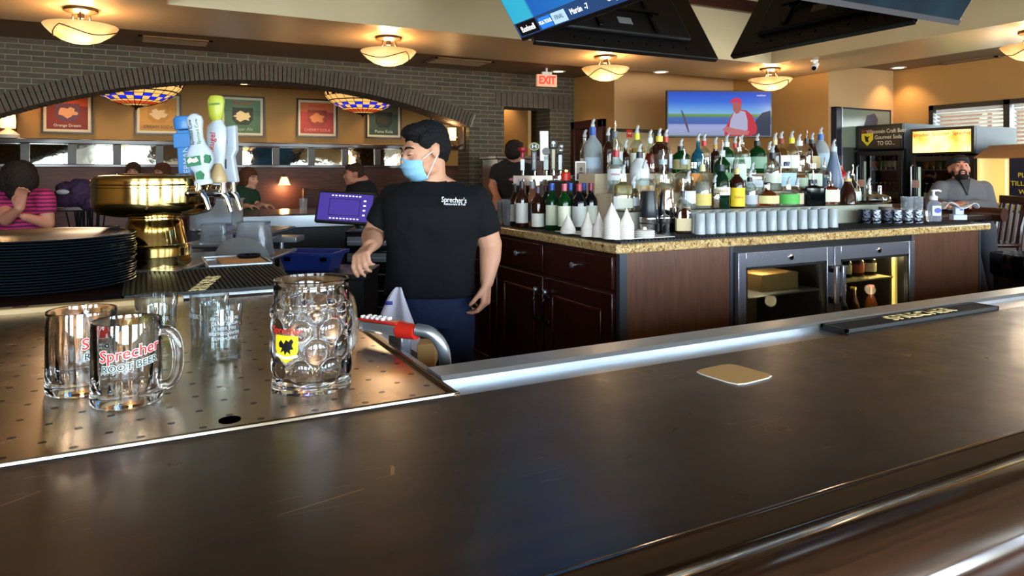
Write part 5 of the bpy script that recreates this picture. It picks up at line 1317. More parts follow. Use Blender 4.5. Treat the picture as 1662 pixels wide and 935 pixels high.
for k in range(10):
    obj('button', B().box(0.006 + 0.0068 * k, 0.0115 + 0.0068 * k, -0.011 + 0.012 * (k % 2), -0.002 + 0.012 * (k % 2), 0.010, 0.0155, M=Mg), MT['white'], parent=t, bevel=0.001)
obj('collar', B().tube([Mg @ Vector((L0 * 0.70, 0, -0.005)), Mg @ Vector((L0 * 1.0, 0, -0.005))], [0.0165, 0.0145], 20), MT['red'], parent=t)
hp = [q1, P(700, 541, 1.36), P(716, 560, 1.36), P(722, 585, 1.37), P(722, 640, 1.40), P(712, 720, 1.44)]
pts = []; rr = []
def bez(pts_, n_=60):
    out = []
    for i in range(len(pts_) - 1):
        a0 = pts_[max(i-1, 0)]; a1 = pts_[i]; a2 = pts_[i+1]; a3 = pts_[min(i+2, len(pts_)-1)]
        for j in range(n_):
            s_ = j / n_
            out.append(0.5 * ((2*a1) + (a2-a0)*s_ + (2*a0-5*a1+4*a2-a3)*s_*s_ + (3*a1-a0-3*a2+a3)*s_**3))
    out.append(pts_[-1]); return out
hp = [h_ - q0 for h_ in hp]
pts = bez(hp, 22); rr = [0.0105 + 0.0019 * (1 if k % 2 else -1) for k in range(len(pts))]
obj('hose', B().tube(pts, rr, 14), MT['steel'], parent=t, sharp=9)
obj('holster', B().box(UD + 0.036 - q0.x, UD + 0.06 - q0.x, -0.05, 0.03, -0.07, -0.024), MT['steel_dk'], parent=t, bevel=0.004)
t = thing('cardboard_box', 'small tan box on the well shelf below the towel', 'box', P(694, 590, 1.75), YAW)
obj('carton', B().box(-0.022, 0.022, -0.03, 0.03, 0, 0.055), MT['kraft'], parent=t, bevel=0.002)
t = thing('under_bar_shelf', 'dark shelf below the drink rail beside the drain board', 'shelf', (0, 0, 0))
zq = P(694, 590, 1.75).z
obj('top', B().box(UD + 0.05, UD + 0.21, 1.35, 1.80, zq - 0.02, zq), MT['black'], parent=t)
obj('body', B().box(UD + 0.05, UD + 0.20, 1.36, 1.79, 0.0, zq - 0.02), MT['black'], parent=t)

# ------------------------------------------------------------------ the island back bar
GZ = 1.02
IU0, IU1, IV0, IV1 = 1.86, 4.76, 2.56, 4.35
t = thing('granite_worktop', 'speckled tan granite worktop of the island back bar', 'worktop', (0, 0, 0))
obj('slab', B().box(IU0, IU1, IV0, IV1, GZ - 0.042, GZ), MT['granite'], parent=t, bevel=0.008)
t = thing('black_mat', 'black ribbed mat along the front edge of the granite worktop', 'bar mat', (0, 0, 0))
b = B(); b.box(IU0 + 0.05, IU1 - 0.12, IV0 + 0.035, IV0 + 0.36, GZ, GZ + 0.005); b.box(IU0 + 0.05, IU0 + 0.19, IV0 + 0.36, IV1 - 0.2, GZ, GZ + 0.005)
obj('base', b, MT['rubber'], parent=t)
b = B(); x = IU0 + 0.06
while x < IU1 - 0.14: b.box(x, x + 0.008, IV0 + 0.04, IV0 + 0.355, GZ + 0.005, GZ + 0.0095); x += 0.022
obj('ribs', b, MT['rubber'], parent=t)
# island carcass pieces
CT = GZ - 0.043; CF = IV0 + 0.045; CL = IU0 + 0.05
FU0, FU1 = on_v(1190, CF)[0], on_v(1478, CF)[0]
PU1 = on_v(1588, CF)[0]
t = thing('panel_cabinet', 'reddish wood panel at the left corner of the island', 'cabinet', (0, 0, 0))
obj('panel', B().box(CL + 0.04, FU0 - 0.025, CF, CF + 0.02, 0.0, CT), MT['panelwood'], parent=t)
obj('corner_trim', B().box(CL, CL + 0.04, CF - 0.004, CF + 0.02, 0.0, CT), solid('edge_grey', '3c4048', 0.3), parent=t)
obj('end_trim', B().box(FU0 - 0.025, FU0 - 0.004, CF - 0.004, CF + 0.02, 0.0, CT), solid('edge_grey', '3c4048', 0.3), parent=t)
obj('carcass', B().box(CL + 0.05, FU0 - 0.01, CF + 0.02, IV1 - 0.05, 0.0, CT), MT['black'], parent=t)
t = thing('end_cabinet', 'reddish wood panel at the right end of the island', 'cabinet', (0, 0, 0))
obj('panel', B().box(FU1 + 0.025, PU1, CF, CF + 0.02, 0.0, CT), MT['panelwood'], parent=t)
obj('corner_trim', B().box(PU1, PU1 + 0.02, CF - 0.004, CF + 0.02, 0.0, CT), solid('edge_grey', '3c4048', 0.3), parent=t)
obj('end_trim', B().box(FU1 + 0.004, FU1 + 0.025, CF - 0.004, CF + 0.02, 0.0, CT), MT['steel_dk'], parent=t)
obj('carcass', B().box(FU1 + 0.02, PU1, CF + 0.02, IV1 - 0.05, 0.0, CT), MT['darkwood'], parent=t)
# left face: three dark cabinets with a drawer and a door each
vs = [CF + 0.02, on_u(887, CL)[0], on_u(812, CL)[0], IV1 - 0.05]
labs = ['dark wood cabinet at the island corner, with drawer and padlocked door', 'dark wood cabinet left of the corner one, beside the bartender', 'dark wood cabinet of the island hidden mostly behind the bartender']
for k in range(3):
    va_, vb_ = vs[k], vs[k + 1]
    t = thing('drawer_cabinet', labs[k], 'cabinet', (CL, va_, 0)); w = vb_ - va_
    obj('carcass', B().box(0.0, 0.045, 0, w, 0, CT), MT['darkwood'], parent=t)
    d = obj('drawer', B().box(-0.02, 0.0, 0.01, w - 0.01, CT - 0.17, CT - 0.02), MT['darkwood_x'], parent=t, bevel=0.004)
    obj('knob', B().lathe([(0, 0), (0.006, 0.001), (0.006, 0.012), (0.014, 0.018), (0.014, 0.026), (0.0, 0.03)], 18, M=Matrix.Translation((-0.02, w / 2, CT - 0.09)) @ Matrix.Rotation(-PI / 2, 4, 'Y')), MT['steel'], parent=d)
    d = obj('door', B().box(-0.02, 0.0, 0.01, w - 0.01, 0.12, CT - 0.19), MT['darkwood'], parent=t, bevel=0.004)
    z0_, z1_ = 0.20, CT - 0.27
    b = B()
    for q in ((0.09, 0.105, z0_, z1_), (w - 0.105, w - 0.09, z0_, z1_), (0.09, w - 0.09, z1_ - 0.015, z1_), (0.09, w - 0.09, z0_, z0_ + 0.015)): b.box(-0.027, -0.02, q[0], q[1], q[2], q[3])
    obj('door_moulding', b, solid('moulding_red', '4a1e18', 0.25), parent=d, bevel=0.003)
    ys = (w - 0.05) if k == 0 else 0.05
    b = B()
    pts = [(-0.02, ys, CT - 0.30), (-0.05, ys, CT - 0.305), (-0.058, ys, CT - 0.36), (-0.05, ys, CT - 0.415), (-0.02, ys, CT - 0.42)]
    obj('handle', B().tube(bez([Vector(q) for q in pts], 6), 0.006, 8).ell((-0.022, ys, CT - 0.295), (0.006, 0.014, 0.018)).ell((-0.022, ys, CT - 0.425), (0.006, 0.014, 0.018)), MT['blackgloss'], parent=d)
    obj('lock_knob', B().ell((-0.04, ys, CT - 0.262), (0.014, 0.014, 0.014)), MT['steel'], parent=d)
# door fridge
t = thing('bar_fridge', 'steel framed double glass door fridge in the island', 'fridge', (FU0, CF, 0)); w = FU1 - FU0
TH = CT - 0.035
b = B(); b.box(0.0, w, 0.0, 0.03, TH, CT); b.box(0, 0.01, 0.0, 0.55, 0.1, TH); b.box(w - 0.01, w, 0.0, 0.55, 0.1, TH); b.box(0, w, 0.54, 0.55, 0.1, TH); b.box(0, w, 0.0, 0.55, 0.1, 0.12); b.box(w / 2 - 0.012, w / 2 + 0.012, 0.0, 0.54, 0.12, TH); b.box(0, w, 0.0, 0.55, TH - 0.01, TH); b.box(0, w, 0.02, 0.5, 0, 0.1)
obj('cabinet', b, MT['black'], parent=t)
obj('back_liner', B().box(0.012, w - 0.012, 0.50, 0.54, 0.12, TH - 0.012), solid('liner', '5a5038', 0.5), parent=t)
fst = mat('fridge_steel', 'a0a0aa', 0.25, 0.75)
for k in range(2):
    x0, x1 = (0.006, w / 2 - 0.004) if k == 0 else (w / 2 + 0.004, w - 0.006)
    b = B(); f = 0.052
    b.box(x0, x0 + f, -0.03, -0.001, 0.11, TH); b.box(x1 - f, x1, -0.03, -0.001, 0.11, TH); b.box(x0 + f, x1 - f, -0.03, -0.001, TH - 0.075, TH); b.box(x0 + f, x1 - f, -0.03, -0.001, 0.11, 0.17)
    d = obj('door', b, fst, parent=t, bevel=0.002)
    g = B()
    for q in ((x0 + f, x0 + f + 0.012, 0.17, TH - 0.075), (x1 - f - 0.012, x1 - f, 0.17, TH - 0.075), (x0 + f, x1 - f, TH - 0.087, TH - 0.075), (x0 + f, x1 - f, 0.17, 0.182)): g.box(q[0], q[1], -0.027, -0.003, q[2], q[3])
    obj('gasket', g, MT['black'], parent=d)
    obj('pane', B().box(x0 + f + 0.012, x1 - f - 0.012, -0.018, -0.012, 0.182, TH - 0.087), MT['dpane'], parent=d)
    obj('lock', B().lathe([(0, 0), (0.016, 0), (0.016, 0.006), (0.010, 0.008), (0, 0.008)], 20, M=Matrix.Translation(((x0 + x1) / 2 + 0.02, -0.030, TH - 0.038)) @ Matrix.Rotation(PI / 2, 4, 'X')), MT['chrome'], parent=d)
    xh = x1 - 0.022 if k == 0 else x0 + 0.022
    obj('handle', B().box(xh - 0.012, xh + 0.012, -0.075, -0.055, TH - 0.30, TH - 0.10), fst, parent=d, bevel=0.004)
    for z in (TH - 0.135, TH - 0.30): obj('handle_bracket', B().box(xh - 0.02, xh + 0.02, -0.056, -0.03, z, z + 0.035), MT['blackgloss'], parent=d, bevel=0.003)
    for z in ((0.70, 0.42) if k == 0 else (0.725, 0.42)):
        obj('shelf', B().box(x0 + 0.03, x1 - 0.03 if k == 0 else x1 - 0.11, 0.03, 0.5, z, z + 0.008), MT['steel'] if k == 0 else solid('shelf_pale', 'c8b880', 0.4), parent=t)
obj('light_strip', B().box(w - 0.10, w - 0.08, 0.03, 0.05, 0.15, TH - 0.02), mat('fridge_strip', 'e8d080', 0.4, emit=1.3, ecol='f0d070'), parent=t)
l = bpy.data.lights.new('fridge_lamp_and_fill', 'POINT'); l.energy = 7; l.color = (1.0, 0.78, 0.4); l.shadow_soft_size = 0.03
lo = bpy.data.objects.new('fridge_lamp_and_fill', l); COL.objects.link(lo); lo.parent = t; lo.location = (w - 0.14, 0.1, TH - 0.08)
l = bpy.data.lights.new('fridge_lamp_and_fill', 'POINT'); l.energy = 5; l.color = (1.0, 0.8, 0.5); l.shadow_soft_size = 0.03
lo = bpy.data.objects.new('fridge_lamp_and_fill', l); COL.objects.link(lo); lo.parent = t; lo.location = (0.3, 0.12, TH - 0.06)
for xx in (0.35, w - 0.25):  # fill lights added to brighten the dark lower shelves, with no fitting modelled
    l = bpy.data.lights.new('fridge_lamp_and_fill', 'POINT'); l.energy = 2.0; l.color = (1.0, 0.8, 0.5); l.shadow_soft_size = 0.03
    lo = bpy.data.objects.new('fridge_lamp_and_fill', l); COL.objects.link(lo); lo.parent = t; lo.location = (xx, 0.07, 0.66)
def fbottle(x, y, z, h, r, kind, label, group):
    o = small_bottle(*kinds[kind], h=h, r=r); o.location = (FU0 + x, CF + y, z); o['label'] = label; o['group'] = group
w2 = w / 2
for (x, kd, nn_) in ((0.30, 1, 'left'), (0.41, 0, 'middle'), (0.52, 1, 'right')):
    fbottle(w2 + x, 0.14, 0.733, 0.155, 0.042, kd, nn_ + ' squat labelled bottle on the upper shelf behind the right fridge door', 'bottles on the upper shelf of the bar fridge')
for (x, kd, nn_) in ((0.27, 1, 'left'), (0.37, 0, 'middle'), (0.53, 2, 'right')):
    fbottle(w2 + x, 0.13, 0.428, 0.245, 0.036, kd, nn_ + ' tall bottle on the lower shelf behind the right fridge door', 'bottles on the lower shelf of the bar fridge')
t = thing('cardboard_box', 'tan flat carton on the upper shelf behind the left fridge door', 'box', (FU0 + 0.42, CF + 0.2, 0.708))
obj('box', B().box(-0.12, 0.16, -0.1, 0.1, 0, 0.09), MT['kraft'], parent=t, bevel=0.003)
g0 = None
for k, (x, y, z) in enumerate([(0.13, 0.10, 0.708), (0.20, 0.2, 0.708)] + [(0.16 + 0.075 * j, 0.13, 0.428) for j in range(6)]):
    if g0 is None:
        g0 = thing('stored_glass', '', 'glass', (0, 0, 0)); obj('body', B().lathe([(0, 0), (0.028, 0), (0.034, 0.10), (0.032, 0.10), (0.026, 0.006), (0, 0.006)], 20), MT['tglass'], parent=g0); c = g0
    else: c = copy_tree(g0)
    c.location = (FU0 + x, CF + y, z)
    c['label'] = ('front', 'back')[k] + ' clear glass on the upper shelf behind the left fridge door' if z > 0.6 else ORD[k - 1] + ' clear glass from the left on the lower fridge shelf'
    c['group'] = 'glasses in the fridge, ' + ('upper' if z > 0.6 else 'lower') + ' shelf'

# ------------------------------------------------------------------ tiers for the bottles
TIER = {0: (IV0 + 0.27, GZ + 0.005), 1: (3.02, 1.135), 2: (3.17, 1.225), 3: (3.33, 1.335)}
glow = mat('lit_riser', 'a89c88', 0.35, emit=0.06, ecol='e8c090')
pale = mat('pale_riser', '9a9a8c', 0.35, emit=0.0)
t = thing('bottle_riser', 'three step glowing bottle riser on the island', 'riser', (0, 0, 0))
RU0, RU1 = on_v(992, 3.1)[0], on_v(1438, 3.0)[0]
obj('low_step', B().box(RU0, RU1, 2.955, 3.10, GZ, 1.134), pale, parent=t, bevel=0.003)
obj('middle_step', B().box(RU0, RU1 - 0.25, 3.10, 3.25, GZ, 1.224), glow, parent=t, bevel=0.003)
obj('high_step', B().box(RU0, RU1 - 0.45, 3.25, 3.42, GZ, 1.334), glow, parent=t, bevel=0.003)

GL = {}
def gl(c, rough=0.03, trans=0.85):
    k = (c, rough, trans)
    if k not in GL: GL[k] = mat('bottle_' + c, c, rough, trans=trans, ior=1.35)
    return GL[k]
def lq(c):
    k = ('l', c)
    if k not in GL: GL[k] = mat('spirit_' + c, c, 0.05, trans=0.8, ior=1.2)
    return GL[k]
SH = {
 'round': [(0.96, 0), (1, .02), (1, .60), (.93, .66), (.62, .74), (.38, .79), (.33, .84), (.33, .97)],
 'wine': [(0.95, 0), (1, .02), (1, .58), (.92, .65), (.55, .73), (.38, .77), (.36, .97)],
 'square': [(0.97, 0), (1, .02), (1, .66), (.9, .70), (.5, .74), (.36, .77), (.34, .97)],
 'flask': [(0.86, 0), (.95, .03), (1, .25), (.98, .42), (.78, .60), (.42, .70), (.27, .75), (.26, .97)],
 'decanter': [(0.9, 0), (.98, .04), (1, .40), (.94, .50), (.7, .58), (.36, .63), (.33, .68), (.4, .72), (.4, .95)],
 'tall': [(0.95, 0), (1, .02), (1, .56), (.85, .68), (.55, .78), (.34, .84), (.31, .88), (.31, .97)],
 'cone': [(0.95, 0), (1, .03), (.92, .35), (.70, .55), (.48, .72), (.40, .80), (.36, .97)],
 'squat': [(0.7, 0), (.95, .08), (1, .22), (.9, .36), (.55, .46), (.22, .50), (.2, .97)],
}
def bottle(px, ytop, wpx, tier, shape, glass, liquid, level, neck, lab, pour, label, text=None, base=None, v=None, labz=(0.12, 0.48), band=None, tcol=None, frosted=False, rz=0.0):
    vv, zz = TIER[tier]
    if v is not None: vv = v
    if base is not None: zz = base
    u, Y = on_v(px, vv)
    h = max(0.12, zat(ytop, Y) - zz) ; r = wpx / 2 * Y / F_PX * 1.0
    t = thing('liquor_bottle', label, 'bottle', (u, vv, zz + 0.0008), YAW + rz)
    P_ = SH[shape]; sup = 6.0 if shape == 'square' else 2.0; sy = 0.8 if shape in ('square', 'flask') else 1.0
    pr = [(0, 0)] + [(a * r, b_ * h) for a, b_ in P_] + [(0, 0.97 * h)]
    dark = liquid is None
    gm = glass if not isinstance(glass, str) else gl(glass)
    obj('glass', B().lathe(pr, 28, sup=sup, sy=sy), gm, parent=t)
    if liquid:
        top = level * h; q = [(a * r * 0.93, max(b_ * h, 0.006)) for a, b_ in P_ if b_ * h < top]
        a_prev = None
        for i in range(len(P_) - 1):
            if P_[i][1] * h <= top <= P_[i+1][1] * h:
                f = (top - P_[i][1] * h) / max(1e-6, (P_[i+1][1] - P_[i][1]) * h); q.append(((P_[i][0] + (P_[i+1][0] - P_[i][0]) * f) * r * 0.93, top)); break
        obj('liquid', B().lathe([(0, 0.006)] + q + [(0, top)], 24, sup=sup, sy=sy), lq(liquid), parent=t)
    nr = P_[-1][0] * r; nz = 0.80 if shape != 'squat' else 0.85
    if neck: obj('neck_band', B().lathe([(max(nr, 0.34 * r) * 1.06, nz * h + 0.03 * h), (nr * 1.10, h * 0.98), (nr * 1.0, h * 0.985), (0, h * 0.985)], 20, cap0=False), solid('n' + neck, neck, 0.4), parent=t)
    if band: obj('shoulder_band', B().lathe([(r * 1.015, h * band[1]), (r * 1.015, h * band[2])], 28, sup=sup, sy=sy, cap0=False, cap1=False), solid('n' + band[0], band[0], 0.4), parent=t)
    if lab:
        rows = []
        rad = r * (1.02 if shape not in ('cone',) else 0.99)
        for z in (labz[0] * h, labz[1] * h):
            row = []
            for j in range(13):
                a = -PI / 2 + (j - 6) / 6 * 1.15; ca, sa = math.cos(a), math.sin(a)
                k = 1.0 if sup == 2 else (abs(ca) ** sup + abs(sa) ** sup) ** (-1 / sup)
                row.append(Vector((rad * k * ca, rad * k * sa * sy, z)))
            rows.append(row)
        bb = B(); bb.grid(rows, closed=False, cap0=False, cap1=False)
        obj('label', bb, solid('n' + lab, lab, 0.6), parent=t)
        if text:
            lettering('lettering', text, min(2.6 * r / max(len(text), 3), 0.4 * (labz[1] - labz[0]) * h), solid('n' + (tcol or '30282c'), tcol or '30282c', 0.5), t, frame_m((0, 0, (labz[0] + labz[1]) / 2 * h), (1, 0, 0), (0, 0, 1)) if sy != 1 else frame_m((0, 0, (labz[0] + labz[1]) / 2 * h), (1, 0, 0), (0, 0, 1)), 0.0003, wrap=rad * 1.02 if sy == 1 else None) if sy == 1 else \
            lettering('lettering', text, min(1.9 * r / max(len(text), 3), 0.4 * (labz[1] - labz[0]) * h), solid('n' + (tcol or '30282c'), tcol or '30282c', 0.5), t, frame_m((0, -rad * sy * 1.02, (labz[0] + labz[1]) / 2 * h), (1, 0, 0), (0, 0, 1)), 0.0003)
    if pour == 'metal':
        obj('pourer', B().tube([(0, 0, h * 0.975), (0, 0, h + 0.012), (0.004, 0, h + 0.03), (0.001, 0, h + 0.055)], [0.0065, 0.0055, 0.0042, 0.003], 10), MT['chrome'], parent=t)
    elif pour == 'clear':
        obj('pourer', B().lathe([(0.0115, h * 0.985), (0.013, h + 0.006), (0.010, h + 0.014), (0.006, h + 0.022), (0.0, h + 0.022)], 14).tube([(0.0, 0, h + 0.015), (0.003, 0, h + 0.03), (0.011, 0, h + 0.040), (0.014, 0, h + 0.034)], [0.008, 0.009, 0.008, 0.004], 10), MT['plastic_pour'], parent=t)
    elif pour == 'cork':
        obj('stopper', B().lathe([(nr * 1.1, h * 0.97), (nr * 1.3, h * 0.98), (nr * 1.3, h * 1.05), (nr * 0.9, h * 1.08), (0, h * 1.08)], 18, cap0=False), MT['blackgloss'], parent=t)
    return t
reg('plastic_pour', mat('pourer_plastic', 'e4e8ec', 0.15, trans=0.5, ior=1.3))
CLR = MT['tglass']; FR = mat('frosted_bottle', 'b0b8bc', 0.4, trans=0.35, ior=1.3); GRN = gl('0f4a1e', 0.05, 0.6); DGR = mat('dark_green_bottle', '0c2416', 0.08); BRN = mat('dark_brown_bottle', '2a120a', 0.08); BLK = mat('black_bottle', '08090b', 0.1)
# left group: wine bottles on the worktop
WL = [(836, 300, 19, 3.72, BRN, '201a18', 'd8d4cc', 'dark wine bottle at the far left of the island beside the bartender'),
      (847, 293, 21, 3.56, BRN, '2c2c30', 'd4d0c8', 'dark wine bottle with a long white label, second of the wine group'),
      (864, 294, 20, 3.66, CLR, '8a8a90', '50505a', 'clear etched bottle between the dark wine bottles'),
      (873, 302, 22, 3.44, BRN, '4a3a50', 'dcd8cc', 'brown wine bottle with a low white label'),
      (886, 300, 18, 3.70, DGR, '3c2038', None, 'dark wine bottle with a plum foil neck'),
      (896, 296, 22, 3.34, GRN, '2850a8', 'c8ccb0', 'green wine bottle with a blue foil neck and white label'),
      (916, 297, 23, 3.24, GRN, 'b85060', 'd0d2b8', 'green wine bottle with a pink foil neck and white label'),
      (926, 296, 18, 3.30, DGR, '2850a8', None, 'dark wine bottle with a blue foil neck behind the pink necked one'),
      (940, 297, 25, 3.18, BLK, '982838', 'a8a8a4', 'wide black wine bottle with a red foil neck'),
      (948, 296, 18, 3.34, BLK, '2850a8', None, 'black wine bottle with a blue foil neck, farther right'),
      (959, 296, 22, 3.19, BLK, '702030', 'b0b0a0', 'black wine bottle with a maroon foil neck beside the paper cones')]
for k, (px, yt, w_, v_, g_, nk, lb, lab) in enumerate(WL):
    bottle(px, yt, w_, 0, 'wine', g_, None, 0, nk, lb, None, lab, base=GZ + 0.006, v=v_, labz=(0.10, 0.52) if k != 3 else (0.05, 0.36), text='WINE' if False else None)
# high tier
T3 = [
 (949, 222, 16, 'round', CLR, 'c8a050', .5, None, 'd8d4c8', 'clear', 'small clear bottle behind the tall frosted one at the left of the high tier'),
 (987, 219, 18, 'round', BRN, None, 0, '181818', None, 'clear', 'slim brown bottle behind the silver pourer near the red alarm box'),
 (998, 212, 26, 'round', CLR, 'd8c070', .5, '505860', 'c8d0d4', 'metal', 'clear bottle with a tall silver pourer left of the alarm box'),
 (1015, 239, 16, 'round', BRN, None, 0, None, None, 'clear', 'short brown bottle below the alarm box'),
 (1034, 216, 25, 'tall', CLR, 'e8c860', .62, 'd8d030', 'e0e0d0', 'clear', 'clear bottle with a yellow neck and pale yellow contents'),
 (1055, 223, 22, 'cone', CLR, 'b82c20', .55, 'd8dcdc', None, 'clear', 'clear bottle of red spirit left of the wall television'),
 (1070, 220, 32, 'round', BRN, None, 0, 'd8c040', '3c2416', 'clear', 'wide dark brown bottle with a yellow neck'),
 (1081, 221, 20, 'tall', CLR, 'a0b0d0', .5, 'b83028', 'c8c8d8', 'clear', 'clear bottle with a red banded neck under the television corner'),
 (1105, 237, 30, 'round', GRN, None, 0, '181c1c', 'b0a070', 'clear', 'round green bottle with a black neck under the television'),
 (1133, 228, 24, 'flask', gl('2c7c98', .05, .7), None, 0, None, None, 'clear', 'teal blue bottle under the television'),
 (1143, 228, 22, 'round', CLR, 'd8d0c8', .5, 'b82c2c', None, 'clear', 'clear bottle with a tall red neck beside the teal one'),
 (1161, 234, 18, 'wine', BRN, None, 0, 'b89040', None, 'clear', 'dark bottle with a gold foil neck'),
 (1179, 230, 26, 'round', GRN, None, 0, 'c8d0c8', 'a8c0b8', 'clear', 'green bottle with a white banded neck and pale label'),
 (1193, 232, 16, 'wine', CLR, 'b83030', .4, 'b82c2c', None, 'clear', 'slim bottle with a red neck behind the clear one'),
 (1203, 230, 30, 'round', CLR, 'c8dcd0', .6, None, 'b8d8c0', 'clear', 'clear bottle with a mint green label'),
 (1229, 228, 30, 'round', GRN, None, 0, '10141a', '88a890', 'clear', 'green round shouldered bottle with a black cap'),
 (1249, 240, 22, 'flask', CLR, 'd08838', .5, None, None, 'clear', 'small clear flask of amber spirit right of the green bottle'),
 (1258, 226, 18, 'wine', BRN, None, 0, 'e0cc90', None, 'clear', 'slim brown bottle with a cream neck'),
 (1268, 224, 28, 'flask', CLR, 'c07830', .7, '803820', 'd8d4dc', 'clear', 'rounded clear bottle with a large white label'),
 (1285, 223, 24, 'round', CLR, 'e0d8a8', .5, 'd8dc30', 'd4d8c8', 'clear', 'clear bottle with a bright yellow neck right of the television'),
 (1297, 228, 26, 'decanter', CLR, 'd09048', .4, 'c8c8c8', None, 'clear', 'clear bulbous bottle with round emblem'),
 (1309, 224, 20, 'round', CLR, 'a84820', .5, '2c2c2c', None, 'metal', 'amber bottle with black neck and metal pourer'),
 (1318, 226, 26, 'cone', BRN, None, 0, '403c30', 'd0c090', 'clear', 'dark brown bottle with a cream label, right part of the high tier'),
 (1332, 217, 26, 'tall', FR, None, 0, '2860a8', 'a8c0d0', 'clear', 'tall frosted bottle with a blue neck at the right of the high tier'),
]
STY = on_v(945, 3.50)[1]; STZ = zat(293, STY)
for q in T3: bottle(q[0], q[1], q[2], 3, v=(3.60 if q[0] == 949 else None), base=(STZ if q[0] == 949 else None), shape=q[3], glass=q[4], liquid=q[5], level=q[6], neck=q[7], lab=q[8], pour=q[9], label=q[10], labz=(0.14, 0.50))
#, q[4], q[5], q[6], q[7], q[8], q[9], q[10], labz=(0.14, 0.50))
# middle tier
T2 = [
 (962, 205, 30, 'round', FR, None, 0, '2450a0', 'b8c8dc', 'clear', 'tall frosted white bottle with a blue neck, leftmost large bottle', None, (0.22, 0.42)),
 (1000, 243, 30, 'round', CLR, 'd8dce0', .66, 'a02028', 'd4d8dc', 'metal', 'clear bottle with red cap, silver pourer and white and red label', 'SMIRNOFF', (0.30, 0.56)),
 (1038, 246, 32, 'tall', mat('white_bottle', 'c8ccce', 0.3), None, 0, '202428', None, 'clear', 'opaque white bottle with a black cap', None, (0.2, 0.4)),
 (1076, 258, 32, 'decanter', CLR, 'e0c8a0', .4, '9cacb8', None, 'metal', 'crystal decanter bottle left of its twin', None, (0.2, 0.4)),
 (1110, 258, 32, 'decanter', CLR, 'd8a868', .4, '9cacb8', None, 'metal', 'crystal decanter bottle right of its twin', None, (0.2, 0.4)),
 (1126, 262, 24, 'square', CLR, 'e09040', .6, None, 'd08030', None, 'square bottle of orange spirit behind the decanters', None, (0.2, 0.6)),
 (1172, 243, 28, 'round', GRN, None, 0, 'b0b4b8', '508858', 'metal', 'bright green bottle with a silver neck behind the cream liqueur', None, (0.2, 0.45)),
 (1200, 237, 22, 'tall', CLR, 'b8d8c8', .7, None, 'c8e0d0', 'metal', 'tall clear greenish bottle with a silver pourer', None, (0.25, 0.6)),
 (1221, 275, 30, 'square', CLR, 'c8d0d8', .6, '202024', 'a8b0b8', 'clear', 'square clear bottle with a black banded neck', None, (0.2, 0.5)),
 (1254, 247, 28, 'round', CLR, 'd0d4d0', .4, '1c2430', 'c8ccc0', 'clear', 'clear bottle with a navy cap and red stripe', None, (0.2, 0.45)),
 (1277, 262, 26, 'square', CLR, 'd8a050', .6, '28344c', 'a0bcc8', None, 'square bottle with pale blue label in the middle tier', None, (0.15, 0.6)),
 (1298, 268, 26, 'flask', CLR, 'c87028', .6, None, '98a890', None, 'amber flask with greenish label in the middle tier', None, (0.15, 0.5)),
 (1320, 264, 24, 'square', CLR, 'c8843c', .6, None, 'b8c0b0', None, 'square amber bottle in the middle tier, right part', None, (0.15, 0.6)),
 (1338, 268, 20, 'round', CLR, 'a8b0b0', .6, None, '2c4050', 'metal', 'small clear bottle with a dark blue label', None, (0.15, 0.5)),
 (1353, 237, 27, 'cone', mat('slate_blue_bottle', '6c7c96', 0.35, trans=0.2), None, 0, 'b8bcc8', None, 'clear', 'tall slate blue tapered bottle at the right end of the tiers', None, (0.2, 0.4)),
 (1364, 268, 22, 'round', mat('red_bottle', '9c1c20', 0.15), None, 0, None, 'd8d0d0', None, 'short red bottle behind the slate blue one', None, (0.1, 0.4)),
]
for q in T2: bottle(q[0], q[1], q[2], 2, v=(3.50 if q[0] == 962 else None), base=(STZ if q[0] == 962 else None), shape=q[3], glass=q[4], liquid=q[5], level=q[6], neck=q[7], lab=q[8], pour=q[9], label=q[10], labz=q[12], text=q[11], tcol='b82428' if q[11] else None)
